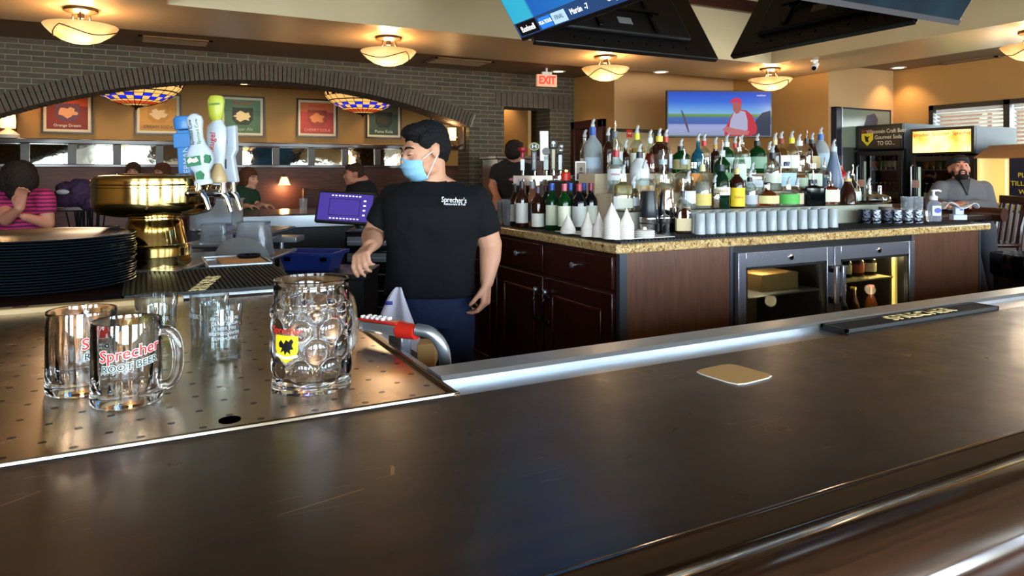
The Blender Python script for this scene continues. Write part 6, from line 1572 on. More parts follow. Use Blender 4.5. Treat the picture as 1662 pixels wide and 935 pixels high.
# q[3], q[4], q[5], q[6], q[7], q[8], q[9], q[10], labz=q[12], text=q[11], tcol='b82428' if q[11] else None)
# low tier
T1 = [
 (1011, 281, 31, 'square', CLR, 'd8c078', .85, None, 'b8b8a8', 'clear', 'square clear bottle of pale gold spirit left of the shakers', None, (0.1, 0.35), None),
 (1028, 298, 20, 'round', CLR, 'c8ccd0', .5, '9aa0a8', 'c0c8d0', 'clear', 'small clear bottle left of the black cocktail shaker', None, (0.2, 0.5), None),
 (1004, 302, 20, 'square', CLR, 'b8b8b0', .6, None, 'a8a8a8', None, 'short square clear bottle left behind the paper cones', None, (0.1, 0.6), None),
 (1160, 296, 20, 'wine', CLR, 'b07838', .6, None, None, 'clear', 'small amber bottle between the yellow labelled and cream liqueur bottles', None, (0.1, 0.6), None),
 (1294, 300, 20, 'round', CLR, 'a06030', .5, None, 'b8a890', 'clear', 'small amber bottle right of the green apple label', None, (0.1, 0.6), None),
 (1046, 273, 34, 'square', CLR, 'e0a860', .6, None, None, 'clear', 'square bottle with orange letters behind the black shaker', 'AZUL', (0.3, 0.62), 'd04828'),
 (1077, 282, 32, 'square', CLR, 'e09848', .6, None, None, 'metal', 'square bottle with orange letters behind the steel shaker', 'AZUL', (0.3, 0.62), 'd04828'),
 (1117, 290, 24, 'round', CLR, 'd0d4d8', .6, None, 'c8d0d8', 'clear', 'small clear bottle with a red and white label beside the syrup bottle', None, (0.2, 0.6), None),
 (1140, 266, 29, 'flask', CLR, 'dde0d8', .6, 'c8c890', 'c8b060', 'metal', 'clear round shouldered bottle with a yellow label', None, (0.08, 0.34), None),
 (1170, 266, 29, 'tall', DGR, None, 0, '182c38', 'd8d0b8', 'metal', 'dark green cream liqueur bottle with a ribbon label', 'BAILEYS', (0.30, 0.48), 'a02020'),
 (1196, 272, 25, 'round', BRN, None, 0, 'c8b070', 'e0c028', 'metal', 'brown coffee liqueur bottle with a yellow label', 'Kahlua', (0.04, 0.50), 'b83018'),
 (1217, 287, 24, 'round', CLR, 'c8ccd4', .5, '181818', 'a8a8b0', 'clear', 'short clear bottle right of the coffee liqueur', None, (0.1, 0.4), None),
 (1246, 299, 36, 'flask', CLR, '9c4418', .82, None, 'd0c488', 'cork', 'squat amber whisky bottle with a cream label', None, (0.16, 0.5), None),
 (1280, 299, 34, 'flask', CLR, 'dce4d0', .6, None, '50a848', 'clear', 'squat clear bottle with a green apple label', None, (0.12, 0.55), None),
 (1319, 291, 34, 'square', BLK, None, 0, '10221c', None, 'metal', 'squat black bottle with a white diamond label', None, (0.1, 0.4), None),
 (1347, 293, 26, 'square', CLR, '9c3c18', .85, '301c14', 'c8ccb0', 'metal', 'square amber liqueur bottle with a pale label', None, (0.14, 0.62), None),
 (1376, 289, 30, 'cone', BRN, None, 0, 'c8a868', None, 'clear', 'round dark cognac liqueur bottle right of the square amber one', None, (0.1, 0.4), None),
 (1384, 281, 26, 'flask', CLR, 'c8a868', .5, None, 'c0ccc8', 'metal', 'clear flask with amber dregs behind the cognac bottle', None, (0.1, 0.4), None),
 (1410, 300, 46, 'squat', CLR, '38101c', .18, None, None, 'clear', 'wide squat bottle of dark purple liqueur at the right end', None, (0.1, 0.4), None),
 (1428, 306, 34, 'squat', CLR, 'd8b070', .12, None, None, None, 'small squat clear bottle at the far right of the low tier', None, (0.1, 0.4), None),
]
for q in T1:
    vv = 3.02 + (0.045 if q[0] in (1384, 1428, 1217) else 0.0) - (0.0)
    o = bottle(q[0], q[1], q[2], 1, q[3], q[4], q[5], q[6], q[7], q[8], q[9], q[10], labz=q[12], text=q[11], tcol=q[13], v=vv)
    if q[0] == 1319: 
        obj('diamond_label', B().prism([(-0.045, 0.045), (0.0, 0.012), (0.045, 0.09), (0.045, 0.02), (0.01, 0.0)], (-0.0455, -0.0445), lambda a, z, q_: Vector((a, q_, z + 0.02))), MT['paper'], parent=o)
# syrup bottle on the worktop in front
bottle(1108, 308, 26, 0, 'square', CLR, '5c2410', .6, '202024', 'c8b48c', 'metal', 'square brown liqueur bottle standing on the mat beside the steel shaker', v=2.80, labz=(0.08, 0.36))
# ------------------------------------------------------------------ short glasses in rows
g0 = None
for r_ in range(3):
    for k in range(14):
        px = 1136 + k * 16.6 + (0 if r_ == 0 else 2)
        vv = 2.715 + 0.078 * r_; u, Y = on_v(px, 2.715)
        if g0 is None:
            g0 = thing('shot_glass', 'small ribbed clear glass in the rows on the mat before the bottles', 'glass', (0, 0, 0), 0, 'small clear glasses in rows on the island mat')
            pr = [(0, 0.0), (0.0265, 0.0), (0.027, 0.003), (0.0245, 0.10), (0.0225, 0.104), (0, 0.104), ]
            pr = [(0.0275, 0.0), (0.0245, 0.10), (0.0225, 0.105), (0.0, 0.105), (0, 0.100), (0.021, 0.098), (0.0255, 0.0)]
            obj('body', B().lathe(pr, 24, cap0=False, cap1=False, fr=lambda a, z, r: r * (1 + 0.02 * math.cos(12 * a))), mat('small_glass', 'f0faff', 0.08, trans=0.62, ior=1.25), parent=g0); c = g0
        else: c = copy_tree(g0)
        c.location = (u + 0.02 * r_, vv, GZ + 0.0098)
        c['label'] = 'small clear glass, %s from the left in the %s row on the island mat' % (ORD[k + 1], ('front', 'middle', 'back')[r_])
# paper cones: nested cups, each a thing
cone_m = mat('paper_cone', 'e4dcd2', 0.75)
cones = [(922, 382, 346, 25, 3.02, 5, 'leftmost stack of white paper cone cups', 'leftmost'), (954, 387, 343, 23, 2.90, 7, '', 'second'), (972, 388, 344, 22, 2.84, 7, '', 'middle'), (993, 391, 329, 28, 2.76, 11, '', 'tallest'), (1017, 391, 337, 25, 2.74, 9, '', 'rightmost')]
nm = ['in the leftmost of the five cone stacks', 'in the second cone stack from the left', 'in the short middle cone stack', 'in the tallest of the cone stacks', 'in the rightmost of the cone stacks']
t = thing('serving_tray', 'thin white tray under the stacks of paper cone cups', 'tray', (0, 0, 0))
pa, pb = on_z(925, 386, GZ), on_z(1025, 393, GZ)
obj('sheet', B().prism([(1.93, 2.66), (2.28, 2.66), (2.28, 2.86), (2.05, 3.2), (1.93, 3.2)], (GZ + 0.0100, GZ + 0.0125), lambda a, z, q: Vector((a, z, q))), MT['paper'], parent=t)
cn0 = None
for k, (px, yb, yt, w_, v_, n_, _, _2) in enumerate(cones):
    q = on_z(px, yb - 3, GZ + 0.012); Y = (q.x * FX + q.y * FY); r_ = w_ / 2 * Y / F_PX; H_tot = (yb - 3 - yt) * Y / F_PX
    hc = 0.085; pitch = (H_tot - hc) / max(n_ - 1, 1)
    for j in range(n_):
        s_ = 1.0 - 0.0 * j
        if cn0 is None:
            cn0 = thing('paper_cup', '', 'paper cup', (0, 0, 0))
            obj('cone', B().lathe([(0.0385, 0.0), (0.040, 0.002), (0.0385, 0.004), (0.0375, 0.008), (0.0, 0.085), (0.0, 0.0835), (0.036, 0.006)], 36, cap0=False, cap1=False), cone_m, parent=cn0); c = cn0
        else: c = copy_tree(cn0)
        c.location = (q.x, q.y, GZ + 0.013 + j * pitch); c.scale = (r_ / 0.04, r_ / 0.04, 1)
        c['label'] = ('top' if j == n_ - 1 else 'bottom' if j == 0 else ORD[j + 1] + ' from bottom') + ' paper cone cup ' + nm[k]; c['group'] = 'paper cups ' + nm[k]
# flat lids beside the cones
q = on_z(1046, 386, GZ + 0.01)
l0 = None
for j in range(4):
    if l0 is None:
        l0 = thing('paper_dish', '', 'paper dish', (0, 0, 0), 0, 'flat paper dishes beside the cones')
        obj('disc', B().lathe([(0, 0), (0.048, 0), (0.05, 0.004), (0.04, 0.009), (0.012, 0.010), (0.008, 0.022), (0, 0.022)], 32), MT['paper'], parent=l0); c = l0
    else: c = copy_tree(l0)
    c.location = (q.x, q.y, GZ + 0.011 + 0.0095 * j)
    c['label'] = '%s flat white paper dish in the low pile right of the cone cups' % ('bottom', 'second lowest', 'third lowest', 'top')[j]
# shakers
def shaker(px, yb, yt, wpx, black, label):
    q = on_z(px, yb - 4, GZ + 0.01); Y = q.x * FX + q.y * FY; r = wpx / 2 * Y / F_PX; h = (yb - 4 - yt) * Y / F_PX
    t = thing('cocktail_shaker', label, 'shaker', q, YAW)
    obj('tin', B().lathe([(0, 0), (r * 0.88, 0.0), (r * 0.9, 0.004), (r * 1.02, h * 0.32), (r * 1.03, h * 0.33), (r * 1.03, h * 0.37), (r, h * 0.38)], 40, cap1=False), MT['chrome'], parent=t)
    obj('upper_tin', B().lathe([(r * 0.98, h * 0.37), (r * 1.0, h * 0.38), (r * 0.95, h * 0.62), (r * 0.80, h * 0.97), (r * 0.76, h), (0, h)], 40, cap0=False), solid('shaker_black', '1c2026', 0.35) if black else MT['chrome'], parent=t)
    obj('ring', B().lathe([(r * 0.985, h * 0.22), (r * 1.0, h * 0.225), (r * 1.0, h * 0.25), (r * 0.99, h * 0.255)], 40, cap0=False, cap1=False), MT['black'], parent=t)
shaker(1053, 382, 310, 30, True, 'black and steel cocktail shaker right of the paper cones')
shaker(1081, 381, 308, 28, False, 'all steel cocktail shaker beside the black one')
q = on_z(975, 368, GZ + 0.006)
t = thing('utensil_cup', 'steel cup holding black muddlers behind the paper cones', 'cup', (q.x + .03, q.y + 0.12, GZ + 0.006), YAW)
obj('cup', B().lathe([(0, 0), (0.04, 0), (0.045, 0.11), (0.043, 0.11), (0.038, 0.006), (0, 0.006)], 28), MT['steel'], parent=t)
for j, (x, lab_) in enumerate(((-0.02, 'black handled bar tool in the steel cup, left one'), (0.0, 'black handled bar tool in the steel cup, middle one'), (0.022, 'black handled bar tool in the steel cup, right one'))):
    o = tag(obj('bar_tool', B().tube([(0, 0, 0), (0, 0, 0.10), (0, 0, 0.15), (0, 0, 0.165)], [0.006, 0.008, 0.012, 0.008], 12), MT['rubber']), lab_, 'bar tool', 'bar tools in the steel cup')
    o.location = (q.x + .03 + x * RX, q.y + 0.12 + x * RY, GZ + 0.014); o.rotation_euler = (0, x * 3, YAW)
# small steel jigger, photo frame, red box
q = on_z(1037, 376, GZ + 0.01)
t = thing('steel_jigger', 'small steel measuring cup between the cones and the black shaker', 'jigger', q, YAW)
obj('cup', B().lathe([(0, 0), (0.02, 0), (0.026, 0.05), (0.024, 0.05), (0.018, 0.004), (0, 0.004)], 28), MT['chrome'], parent=t)
u, Y = on_v(945, 3.50); z_ = zat(293, Y)
t = thing('display_stand', 'black block on the island carrying the small photo frame', 'stand', (u, 3.50, 0), 0)
obj('block', B().box(-0.15, 0.14, -0.06, 0.15, GZ, z_ - 0.001), MT['black'], parent=t, bevel=0.004)
t = thing('photo_frame', 'small standing photo of a person in black, left of the frosted bottle', 'picture frame', (u - 0.03, 3.47, z_), YAW)
hf = zat(262, Y) - z_
obj('frame', B().box(-0.032, 0.032, 0, 0.01, 0, hf), MT['paper'], parent=t, bevel=0.001)
obj('photo', B().box(-0.025, 0.027, -0.0015, 0, 0.006, hf - 0.008), solid('photo_tan', '8a7464', 0.5), parent=t)
obj('figure', B().prism([(-0.024, 0.006), (0.026, 0.006), (0.022, 0.04), (0.008, 0.05), (-0.006, 0.05), (-0.02, 0.038)], (-0.003, -0.0015), lambda a, z, q_: Vector((a, q_, z))).prism([(0.001 + 0.009 * math.cos(k), 0.066 + 0.012 * math.sin(k)) for k in [2 * PI * j / 12 for j in range(12)]], (-0.0032, -0.0015), lambda a, z, q_: Vector((a, q_, z))), solid('photo_black', '181418', 0.5), parent=t)
t = thing('garnish_jar', 'small red jar left of the photo frame', 'jar', (u - 0.115, 3.50, z_), YAW)
obj('body', B().lathe([(0, 0), (0.028, 0), (0.03, 0.04), (0.02, 0.05), (0, 0.05)], 20), MT['red'], parent=t)
obj('lid', B().lathe([(0.02, 0.05), (0.02, 0.062), (0, 0.066)], 16), MT['brass'], parent=t)
# tap handles on the second tower at the far left corner of the island
u, Y = on_v(885, 4.0)
t = thing('tap_tower', 'second beer tower with six tap handles at the back corner of the island', 'beer tower', (u, 4.0, GZ), YAW)
zt_ = zat(277, Y) - GZ
obj('tower', B().box(-0.21, 0.20, -0.03, 0.03, zt_ - 0.10, zt_ - 0.03).tube([(-0.15, 0, 0), (-0.15, 0, zt_ - 0.1)], 0.025).tube([(0.14, 0, 0), (0.14, 0, zt_ - 0.1)], 0.025), MT['chrome'], parent=t, bevel=0.004)
S_ = Y / F_PX
def th(px, y0, y1, w_, m_, head=None, lab_='tap handle'):
    x = (px - 885) * S_; za, zb_ = zat(y0, Y) - GZ, zat(y1, Y) - GZ
    o = obj('tap_handle', B().box(x - w_ / 2 * S_, x + w_ / 2 * S_, -0.015, 0.01, za, zb_), m_, parent=t, bevel=0.005)
    o['label'] = lab_
    obj('faucet', B().tube([(x, -0.02, zt_ - 0.06), (x, -0.07, zt_ - 0.07), (x, -0.08, zt_ - 0.12)], 0.009, 8).tube([(x, -0.01, zt_ - 0.06), (x, 0, za + 0.004)], 0.008), MT['chrome'], parent=t)
    return o, x
o, x = th(848, 277, 258, 7, MT['white'], lab_='white footed tap handle with red cup top'); z_ = zat(243, Y) - GZ
obj('cup_top', B().lathe([(0.012, 0), (0.014, 0.03), (0.03, 0.045), (0.032, 0.062), (0.034, 0.064), (0, 0.064)], 20, c=(x, 0, z_ - 0.05)), mat('cup_red', '98202c', 0.3), parent=o)
o, x = th(867, 277, 245, 9, solid('handle_navy', '1c2834', 0.35), lab_='navy tap handle with an oval H badge'); z_ = zat(238, Y) - GZ
obj('badge', B().lathe([(0, 0), (0.034, 0), (0.034, 0.012), (0, 0.012)], 28, M=Matrix.Translation((x, 0, z_)) @ Matrix.Rotation(PI / 2, 4, 'X') @ Matrix.Diagonal((1, 0.78, 1, 1))), solid('badge_lime', 'a8a850', 0.4), parent=o)
obj('badge_center', B().lathe([(0, 0), (0.027, 0), (0.027, 0.003), (0, 0.003)], 28, M=Matrix.Translation((x, -0.012, z_)) @ Matrix.Rotation(PI / 2, 4, 'X') @ Matrix.Diagonal((1, 0.78, 1, 1))), MT['black'], parent=o)
lettering('lettering', 'H', 0.036, MT['white'], o, frame_m((x, -0.0155, z_), (1, 0, 0), (0, 0, 1)), 0.0005, squash=1.3)
lettering('lettering', 'HINTERLAND', 0.016, MT['white'], o, frame_m((x, -0.0155, zat(261, Y) - GZ), (0, 0, 1), (-1, 0, 0)), 0.0005)
o, x = th(883, 262, 212, 15, mat('mirror_handle', '989ca0', 0.35, 0.8), lab_='tall mirrored tap handle')
o, x = th(886, 277, 252, 10, MT['blackgloss'], lab_='black tap handle with a round badge'); z_ = zat(246, Y) - GZ
obj('badge', B().lathe([(0, 0), (0.026, 0), (0.026, 0.012), (0, 0.012)], 28, M=Matrix.Translation((x, -0.008, z_)) @ Matrix.Rotation(PI / 2, 4, 'X')), solid('badge_dark', '2a2420', 0.35), parent=o)
o, x = th(898, 275, 242, 6, solid('handle_cream', 'd0ccb0', 0.35), lab_='cream tap handle with a square tree badge'); z_ = zat(234, Y) - GZ
obj('badge', B().box(x - 0.022, x + 0.022, -0.014, 0.008, z_ - 0.026, z_ + 0.026), MT['black'], parent=o, bevel=0.004)
obj('badge_tree', B().prism([(-0.003, -0.018), (0.003, -0.018), (0.003, -0.002), (0.012, 0.004), (0.008, 0.016), (0, 0.02), (-0.008, 0.016), (-0.012, 0.004), (-0.003, -0.002)], (-0.0155, -0.014), lambda a, z, q_: Vector((x + a, q_, z_ + z))), MT['white'], parent=o)
o, x = th(909, 277, 250, 8, MT['blackgloss'], lab_='black tap handle with a silver knight helmet top'); z_ = zat(244, Y) - GZ
obj('helmet', B().ell((x, -0.003, z_), (0.020, 0.018, 0.024)).ell((x + 0.005, -0.003, z_ + 0.028), (0.018, 0.010, 0.016)), mat('helmet_silver', 'a8b4b8', 0.25, 0.8), parent=o, remesh=0.004)
# glassware behind the wine bottles at the left
for k, (px, v_) in enumerate(((817, 3.85), (826, 3.75), (822, 4.0))):
    u, Y = on_v(px, v_)
    if u < IU0 + 0.06: u = IU0 + 0.07 + 0.02 * k
    t = thing('pint_glass', 'clear pint glass at the far island corner beside the bartender sleeve, %s' % ('leftmost', 'nearest the wine', 'farthest back')[k], 'glass', (u, v_, GZ), 0, 'pint glasses at the far corner of the island')
    obj('body', B().lathe([(0, 0), (0.03, 0), (0.042, 0.15), (0.040, 0.15), (0.028, 0.008), (0, 0.008)], 24), MT['ice'], parent=t)
# ------------------------------------------------------------------ right end of the island
ham = mat('hammered_metal', '70747c', 0.22, 1.0, bump=1.0, bscale=45)
hamd = mat('dark_hammered_metal', '34363c', 0.25, 1.0, bump=1.0, bscale=45)
tops = ['leftmost', 'second from the left', 'third from the left', 'fourth from the left', 'fifth from the left', 'rightmost']
for k, px in enumerate((1403, 1420, 1438, 1454, 1472, 1488)):
    q = on_z(px, 362, GZ + 0.01); r = 10.2 * (q.x * FX + q.y * FY) / F_PX; h = 0.082
    t = thing('hammered_cup', 'dark hammered metal cup, %s of the row before the soap bottle' % tops[k], 'cup', q, 0, 'hammered metal cups on the island')
    obj('body', B().lathe([(0, 0), (r * 0.97, 0), (r, 0.003), (r, h), (r * 0.95, h), (r * 0.93, 0.006), (0, 0.006)], 32), hamd if k in (0, 2) else ham, parent=t)
    if k in (4, 5):
        g = thing('rocks_glass', 'clear glass stacked on the %s metal cup' % ('rightmost' if k == 5 else 'fifth'), 'glass', (q.x, q.y, q.z + h), 0)
        obj('body', B().lathe([(0, 0), (0.032, 0), (0.036, 0.08), (0.034, 0.08), (0.030, 0.01), (0, 0.01)], 28), MT['ice'], parent=g)
    if k == 2:
        g0_ = None
        for j in range(3):
            g = thing('round_coaster', '%s round dark coaster of the pile on the third metal cup' % ('bottom', 'middle', 'top')[j], 'coaster', (q.x, q.y, q.z + h + 0.0055 * j), 0, 'coasters on the metal cup')
            obj('disc', B().lathe([(0, 0), (0.042, 0), (0.042, 0.005), (0, 0.005)], 28), solid('coaster_brown', '54483c', 0.5), parent=g)
q = on_z(1515, 359, GZ + 0.01)
t = thing('sanitizer_bottle', 'clear hand sanitizer pump bottle with a blue label on the island', 'bottle', q, YAW)
r = 12.3 * (q.x * FX + q.y * FY) / F_PX
obj('body', B().lathe([(0, 0), (r * 0.95, 0), (r, 0.005), (r, 0.10), (r * 0.9, 0.118), (r * 0.5, 0.132), (r * 0.45, 0.14), (0, 0.14)], 32, sy=0.7), mat('clear_gel', 'dce4f8', 0.08, trans=0.8, ior=1.33), parent=t)
obj('pump', B().lathe([(0, 0.136), (r * 0.5, 0.136), (r * 0.5, 0.158), (r * 0.25, 0.164), (0.008, 0.17), (0.008, 0.185), (0.014, 0.19), (0.012, 0.2), (0, 0.2)], 24).tube([(0, 0, 0.194), (0.03, 0, 0.196), (0.048, 0, 0.19)], 0.006, 10), MT['white'], parent=t)
obj('label', B().box(-r * 0.6, r * 0.6, -r * 0.7 - 0.003, -r * 0.5, 0.035, 0.10), mat('label_pale', 'c8d4e8', 0.5), parent=t, bevel=0.003)
obj('label_badge', B().lathe([(0, 0), (0.022, 0), (0.022, 0.002), (0, 0.002)], 24, M=Matrix.Translation((0.006, -r * 0.7 - 0.003, 0.07)) @ Matrix.Rotation(PI / 2, 4, 'X') @ Matrix.Diagonal((1, .75, 1, 1))), solid('badge_blue', '2030a0', 0.4), parent=t)
q = on_z(1556, 357, GZ + 0.01)
t = thing('wipes_dispenser', 'white wipes dispenser with a wipe flopping over it at the island end', 'dispenser', q, YAW)
obj('body', B().box(-0.045, 0.045, -0.02, 0.03, 0, 0.035).box(-0.028, 0.028, -0.012, 0.022, 0.035, 0.085), mat('dispenser_white', 'c8d4ec', 0.4, trans=0.2), parent=t, bevel=0.004)
rows = []
for i in range(9):
    x = -0.12 + 0.235 * i / 8
    rows.append([Vector((x, y, 0.098 + 0.018 * math.sin(i * 1.1) - (0.03 if i in (0, 8) else 0) + 0.008 * math.sin(j * 2 + i))) for j, y in enumerate((-0.045, -0.02, 0.01, 0.04))])
b = B(); b.grid(rows, closed=False, cap0=False, cap1=False)
o = obj('wipe', b, MT['white'], parent=t, subd=2)
sm = o.modifiers.new('thickness', 'SOLIDIFY'); sm.thickness = 0.002
obj('wipe_print', B().box(0.0, 0.02, -0.014, -0.0125, 0.062, 0.072), solid('badge_blue', '2030a0', 0.4), parent=t)

# ------------------------------------------------------------------ people
skin = mat('skin', 'c08c70', 0.5, sss=0.12, vary=0.06, vscale=12, spec=0.35)
skin_r = mat('skin_ruddy', 'b87c64', 0.5, sss=0.1, vary=0.05, vscale=12)
lip = mat('lips', '8a4a40', 0.6)
eyew = mat('eye_white', 'a8a098', 0.35); eyed = mat('iris', '1c120c', 0.15)
def hair_mat(name, c):
    m = mat(name, c, 0.75, bump=0.9, bscale=110, vary=0.35, vscale=60, spec=0.25); return m
def head_frame(c, yaw, pitch, roll=0.0):
    return Matrix.Translation(c) @ Matrix.Rotation(yaw, 4, 'Z') @ Matrix.Rotation(pitch, 4, 'X') @ Matrix.Rotation(roll, 4, 'Y')
def head_blobs(b, M, s=1.0, female=False):
    E = lambda c, r: b.ell([x * s for x in c], [x * s for x in r], M=M, u=20, v=14)
    E((0, 0.018, 0.030), (0.076, 0.094, 0.088)); E((0, -0.028, -0.005), (0.066, 0.064, 0.080))
    E((0, -0.030, -0.055), (0.052 if female else 0.057, 0.056, 0.050)); E((0, -0.068, -0.088), (0.026, 0.022, 0.020))
    E((0, -0.078, 0.034), (0.050, 0.016, 0.012))
    for sx in (-1, 1):
        E((sx * 0.036, -0.066, -0.022), (0.026, 0.024, 0.022)); E((sx * 0.048, -0.012, -0.070), (0.018, 0.034, 0.022))
        E((sx * 0.077, 0.008, 0.000), (0.009, 0.019, 0.030)); E((sx * 0.082, 0.016, 0.008), (0.006, 0.013, 0.020))
    b.cap((0, -0.082 * s, 0.022 * s), 0.008 * s, (0, -0.108 * s, -0.020 * s), 0.0125 * s, M=M)
    E((-0.011, -0.096, -0.024), (0.008, 0.010, 0.007)); E((0.011, -0.096, -0.024), (0.008, 0.010, 0.007))
    E((0, -0.088, -0.050), (0.022, 0.012, 0.007)); E((0, -0.086, -0.063), (0.019, 0.011, 0.007))
def face_parts(parent, M, s=1.0, brow_m=None, mouth=True, lidm=None):
    for sx in (-1, 1):
        c = Vector((sx * 0.031 * s, -0.079 * s, 0.010 * s))
        e = obj('eye', B().ell(c, (0.0125 * s, 0.0095 * s, 0.0066 * s), M=M), eyew, parent=parent)
        obj('iris', B().ell(c + Vector((0, -0.0078 * s, -0.001 * s)), (0.0062 * s, 0.004 * s, 0.0056 * s), M=M), eyed, parent=e)
        if lidm: obj('eyelid', B().ell(c + Vector((0, -0.0012, 0.0008 * s)), (0.0156 * s, 0.0130 * s, 0.0094 * s), M=M), lidm, parent=parent)
        if lidm: obj('eyelashes', B().tube([M @ (c + Vector((sx * x * s, y * s, z * s))) for x, y, z in ((-0.012, -0.0085, -0.003), (-0.004, -0.0138, -0.0055), (0.005, -0.0135, -0.0055), (0.012, -0.008, -0.003))], 0.0016 * s, 6), brow_m or eyed, parent=parent)
        if brow_m: obj('eyebrow', B().tube([M @ Vector((sx * x * s, y * s, z * s)) for x, y, z in ((0.013, -0.0935, 0.030), (0.026, -0.0935, 0.036), (0.042, -0.084, 0.035), (0.053, -0.072, 0.028))], [0.0032 * s, 0.0045 * s, 0.0042 * s, 0.002 * s], 8), brow_m, parent=parent)
    if mouth: obj('mouth', B().ell((0, -0.098 * s, -0.056 * s), (0.021 * s, 0.005 * s, 0.0055 * s), M=M), lip, parent=parent)
def hair_cap(b, M, s, pieces):
    for c, r in pieces: b.ell([x * s for x in c], [x * s for x in r], M=M, u=20, v=14)
def hand(b, w, d, n, side, s=1.0, curl=0.5, thumb_curl=0.3):
    """w wrist, d finger direction, n palm normal (palm faces n), side +1/-1 = thumb side along d x n"""
    d = Vector(d).normalized(); n = Vector(n); n = (n - d * n.dot(d)).normalized(); x = d.cross(n).normalized() * side
    w = Vector(w)
    for i, off in enumerate((0.030, 0.011, -0.009, -0.027)):
        b.cap(w + x * off * 0.6 * s, 0.0155 * s, w + d * 0.082 * s + x * off * s, 0.0125 * s)
    Ls = ((0.040, 0.024, 0.019), (0.044, 0.028, 0.020), (0.041, 0.026, 0.020), (0.032, 0.020, 0.017))
    for i, off in enumerate((0.031, 0.0105, -0.0095, -0.028)):
        p = w + d * 0.084 * s + x * off * s; a = 0.0; r = 0.0098 - (0.001 if i == 3 else 0)
        for k, L in enumerate(Ls[i]):
            a += curl * (0.75 + 0.12 * i) * (1.0, 1.15, 0.8)[k]
            q = p + (d * math.cos(a) + n * math.sin(a) + x * (off * 2.2) * (1 if k == 0 else 0.2)) * L * s
            b.cap(p, r * s, q, (r - 0.001) * s); p = q; r -= 0.0009
    p = w + d * 0.022 * s + x * 0.022 * s
    q = p + (d * 0.70 + x * 0.62 + n * 0.30).normalized() * 0.042 * s; b.cap(p, 0.0155 * s, q, 0.0118 * s)
    r2 = q + (d * 0.86 + x * 0.25 + n * (0.3 + thumb_curl)).normalized() * 0.032 * s; b.cap(q, 0.0115 * s, r2, 0.0102 * s)
    r3 = r2 + (d * 0.9 - x * 0.1 + n * (0.35 + thumb_curl * 1.6)).normalized() * 0.024 * s; b.cap(r2, 0.0102 * s, r3, 0.0082 * s)

# ---- bartender: local frame is camera aligned (x right, -y towards camera)
YB = 2.90; SB = YB / F_PX
o_ = P(700, 280, YB)
bt = thing('person', 'bartender in a black tee and light blue face mask standing behind the bar, looking left', 'person', (o_.x, o_.y, 0), YAW)
def L_(px, py, dy=0.0):
    k = (YB + dy) / F_PX
    return Vector(((px - 831) * k - (700 - 831) * SB, dy, CAM_Z - (py - 280) * k))
hc = L_(690, 247, 0.0); hM = head_frame(hc, -0.98, 0.22, 0.0)
S_H = 0.98
neck0 = L_(699, 297, 0.03); chest = L_(703, 345, 0.0); waist = L_(698, 455, 0.0); hips = L_(697, 505, 0.0)
shL, shR = L_(640, 322, 0.03), L_(772, 324, 0.02)
elL, wrL = L_(606, 384, 0.02), L_(601, 399, -0.19)
elR, wrR = L_(796, 398, 0.04), L_(790, 458, -0.03)
b = B()
head_blobs(b, hM, S_H)
b.cap(hM @ Vector((0, 0.020, -0.045)), 0.056, neck0 + Vector((0, 0, -0.02)), 0.064)
b.cap(neck0, 0.060, shL + Vector((0.05, 0, 0)), 0.05); b.cap(neck0, 0.060, shR - Vector((0.05, 0, 0)), 0.05)
b.ell(chest, (0.165, 0.095, 0.13)); b.ell(waist, (0.145, 0.09, 0.16)); b.ell(hips, (0.15, 0.10, 0.10))
b.cap(shL, 0.060, elL, 0.049); b.cap(shR, 0.060, elR, 0.049)
b.cap(elL, 0.050, elL.lerp(wrL, 0.45), 0.043); b.cap(elL.lerp(wrL, 0.4), 0.043, wrL, 0.028)
b.cap(elR, 0.048, elR.lerp(wrR, 0.35) + Vector((0.004, 0, 0)), 0.045); b.cap(elR.lerp(wrR, 0.35) + Vector((0.004, 0, 0)), 0.045, wrR, 0.028)
hand(b, wrL, (-0.20, -0.90, -0.32), (0.35, 0.1, -0.95), -1, 1.0, 0.85, 0.35)
hand(b, wrR, (-0.06, -0.15, -1.0), (-0.85, 0.25, -0.1), -1, 0.98, 0.72, 0.3)
hipL, hipR = L_(663, 520, 0.0), L_(733, 520, 0.0)
knL = L_(660, 672, -0.02); knR = L_(738, 672, 0.02); anL = Vector((knL.x - 0.01, 0.02, 0.09)); anR = Vector((knR.x + 0.02, 0.06, 0.09))
for h_, k_, a_ in ((hipL, knL, anL), (hipR, knR, anR)): b.cap(h_, 0.085, k_, 0.055); b.cap(k_, 0.055, a_, 0.038)
body = obj('body', b, skin, parent=bt, remesh=0.0055, smooth=3)
# tee: torso and short sleeves
b = B()
def sect(z, cx, cy, rx, ry): return (z, cx, cy, rx, ry)
secs = [(L_(0, 478).z, L_(698, 0).x, 0.005, 0.188, 0.122), (L_(0, 462).z, L_(698, 0).x, 0.004, 0.185, 0.122), (L_(0, 430).z, L_(699, 0).x, 0.0, 0.180, 0.118), (L_(0, 395).z, L_(701, 0).x, -0.002, 0.186, 0.122),
        (L_(0, 360).z, L_(703, 0).x, -0.006, 0.198, 0.132), (L_(0, 335).z, L_(704, 0).x, -0.004, 0.206, 0.132), (L_(0, 317).z, L_(704, 0).x, 0.004, 0.200, 0.114), (L_(0, 305).z, L_(703, 0).x, 0.014, 0.165, 0.090), (L_(0, 295).z, L_(701, 0).x, 0.024, 0.112, 0.072)]
rows = []
for (z, cx, cy, rx, ry) in secs:
    row = []
    for j in range(48):
        a = 2 * PI * j / 48; ca, sa = math.cos(a), math.sin(a); k = (abs(ca) ** 2.6 + abs(sa) ** 2.6) ** (-1 / 2.6)
        row.append(Vector((cx + rx * k * ca, cy + ry * k * sa, z)))
    rows.append(row)
b.grid(rows)
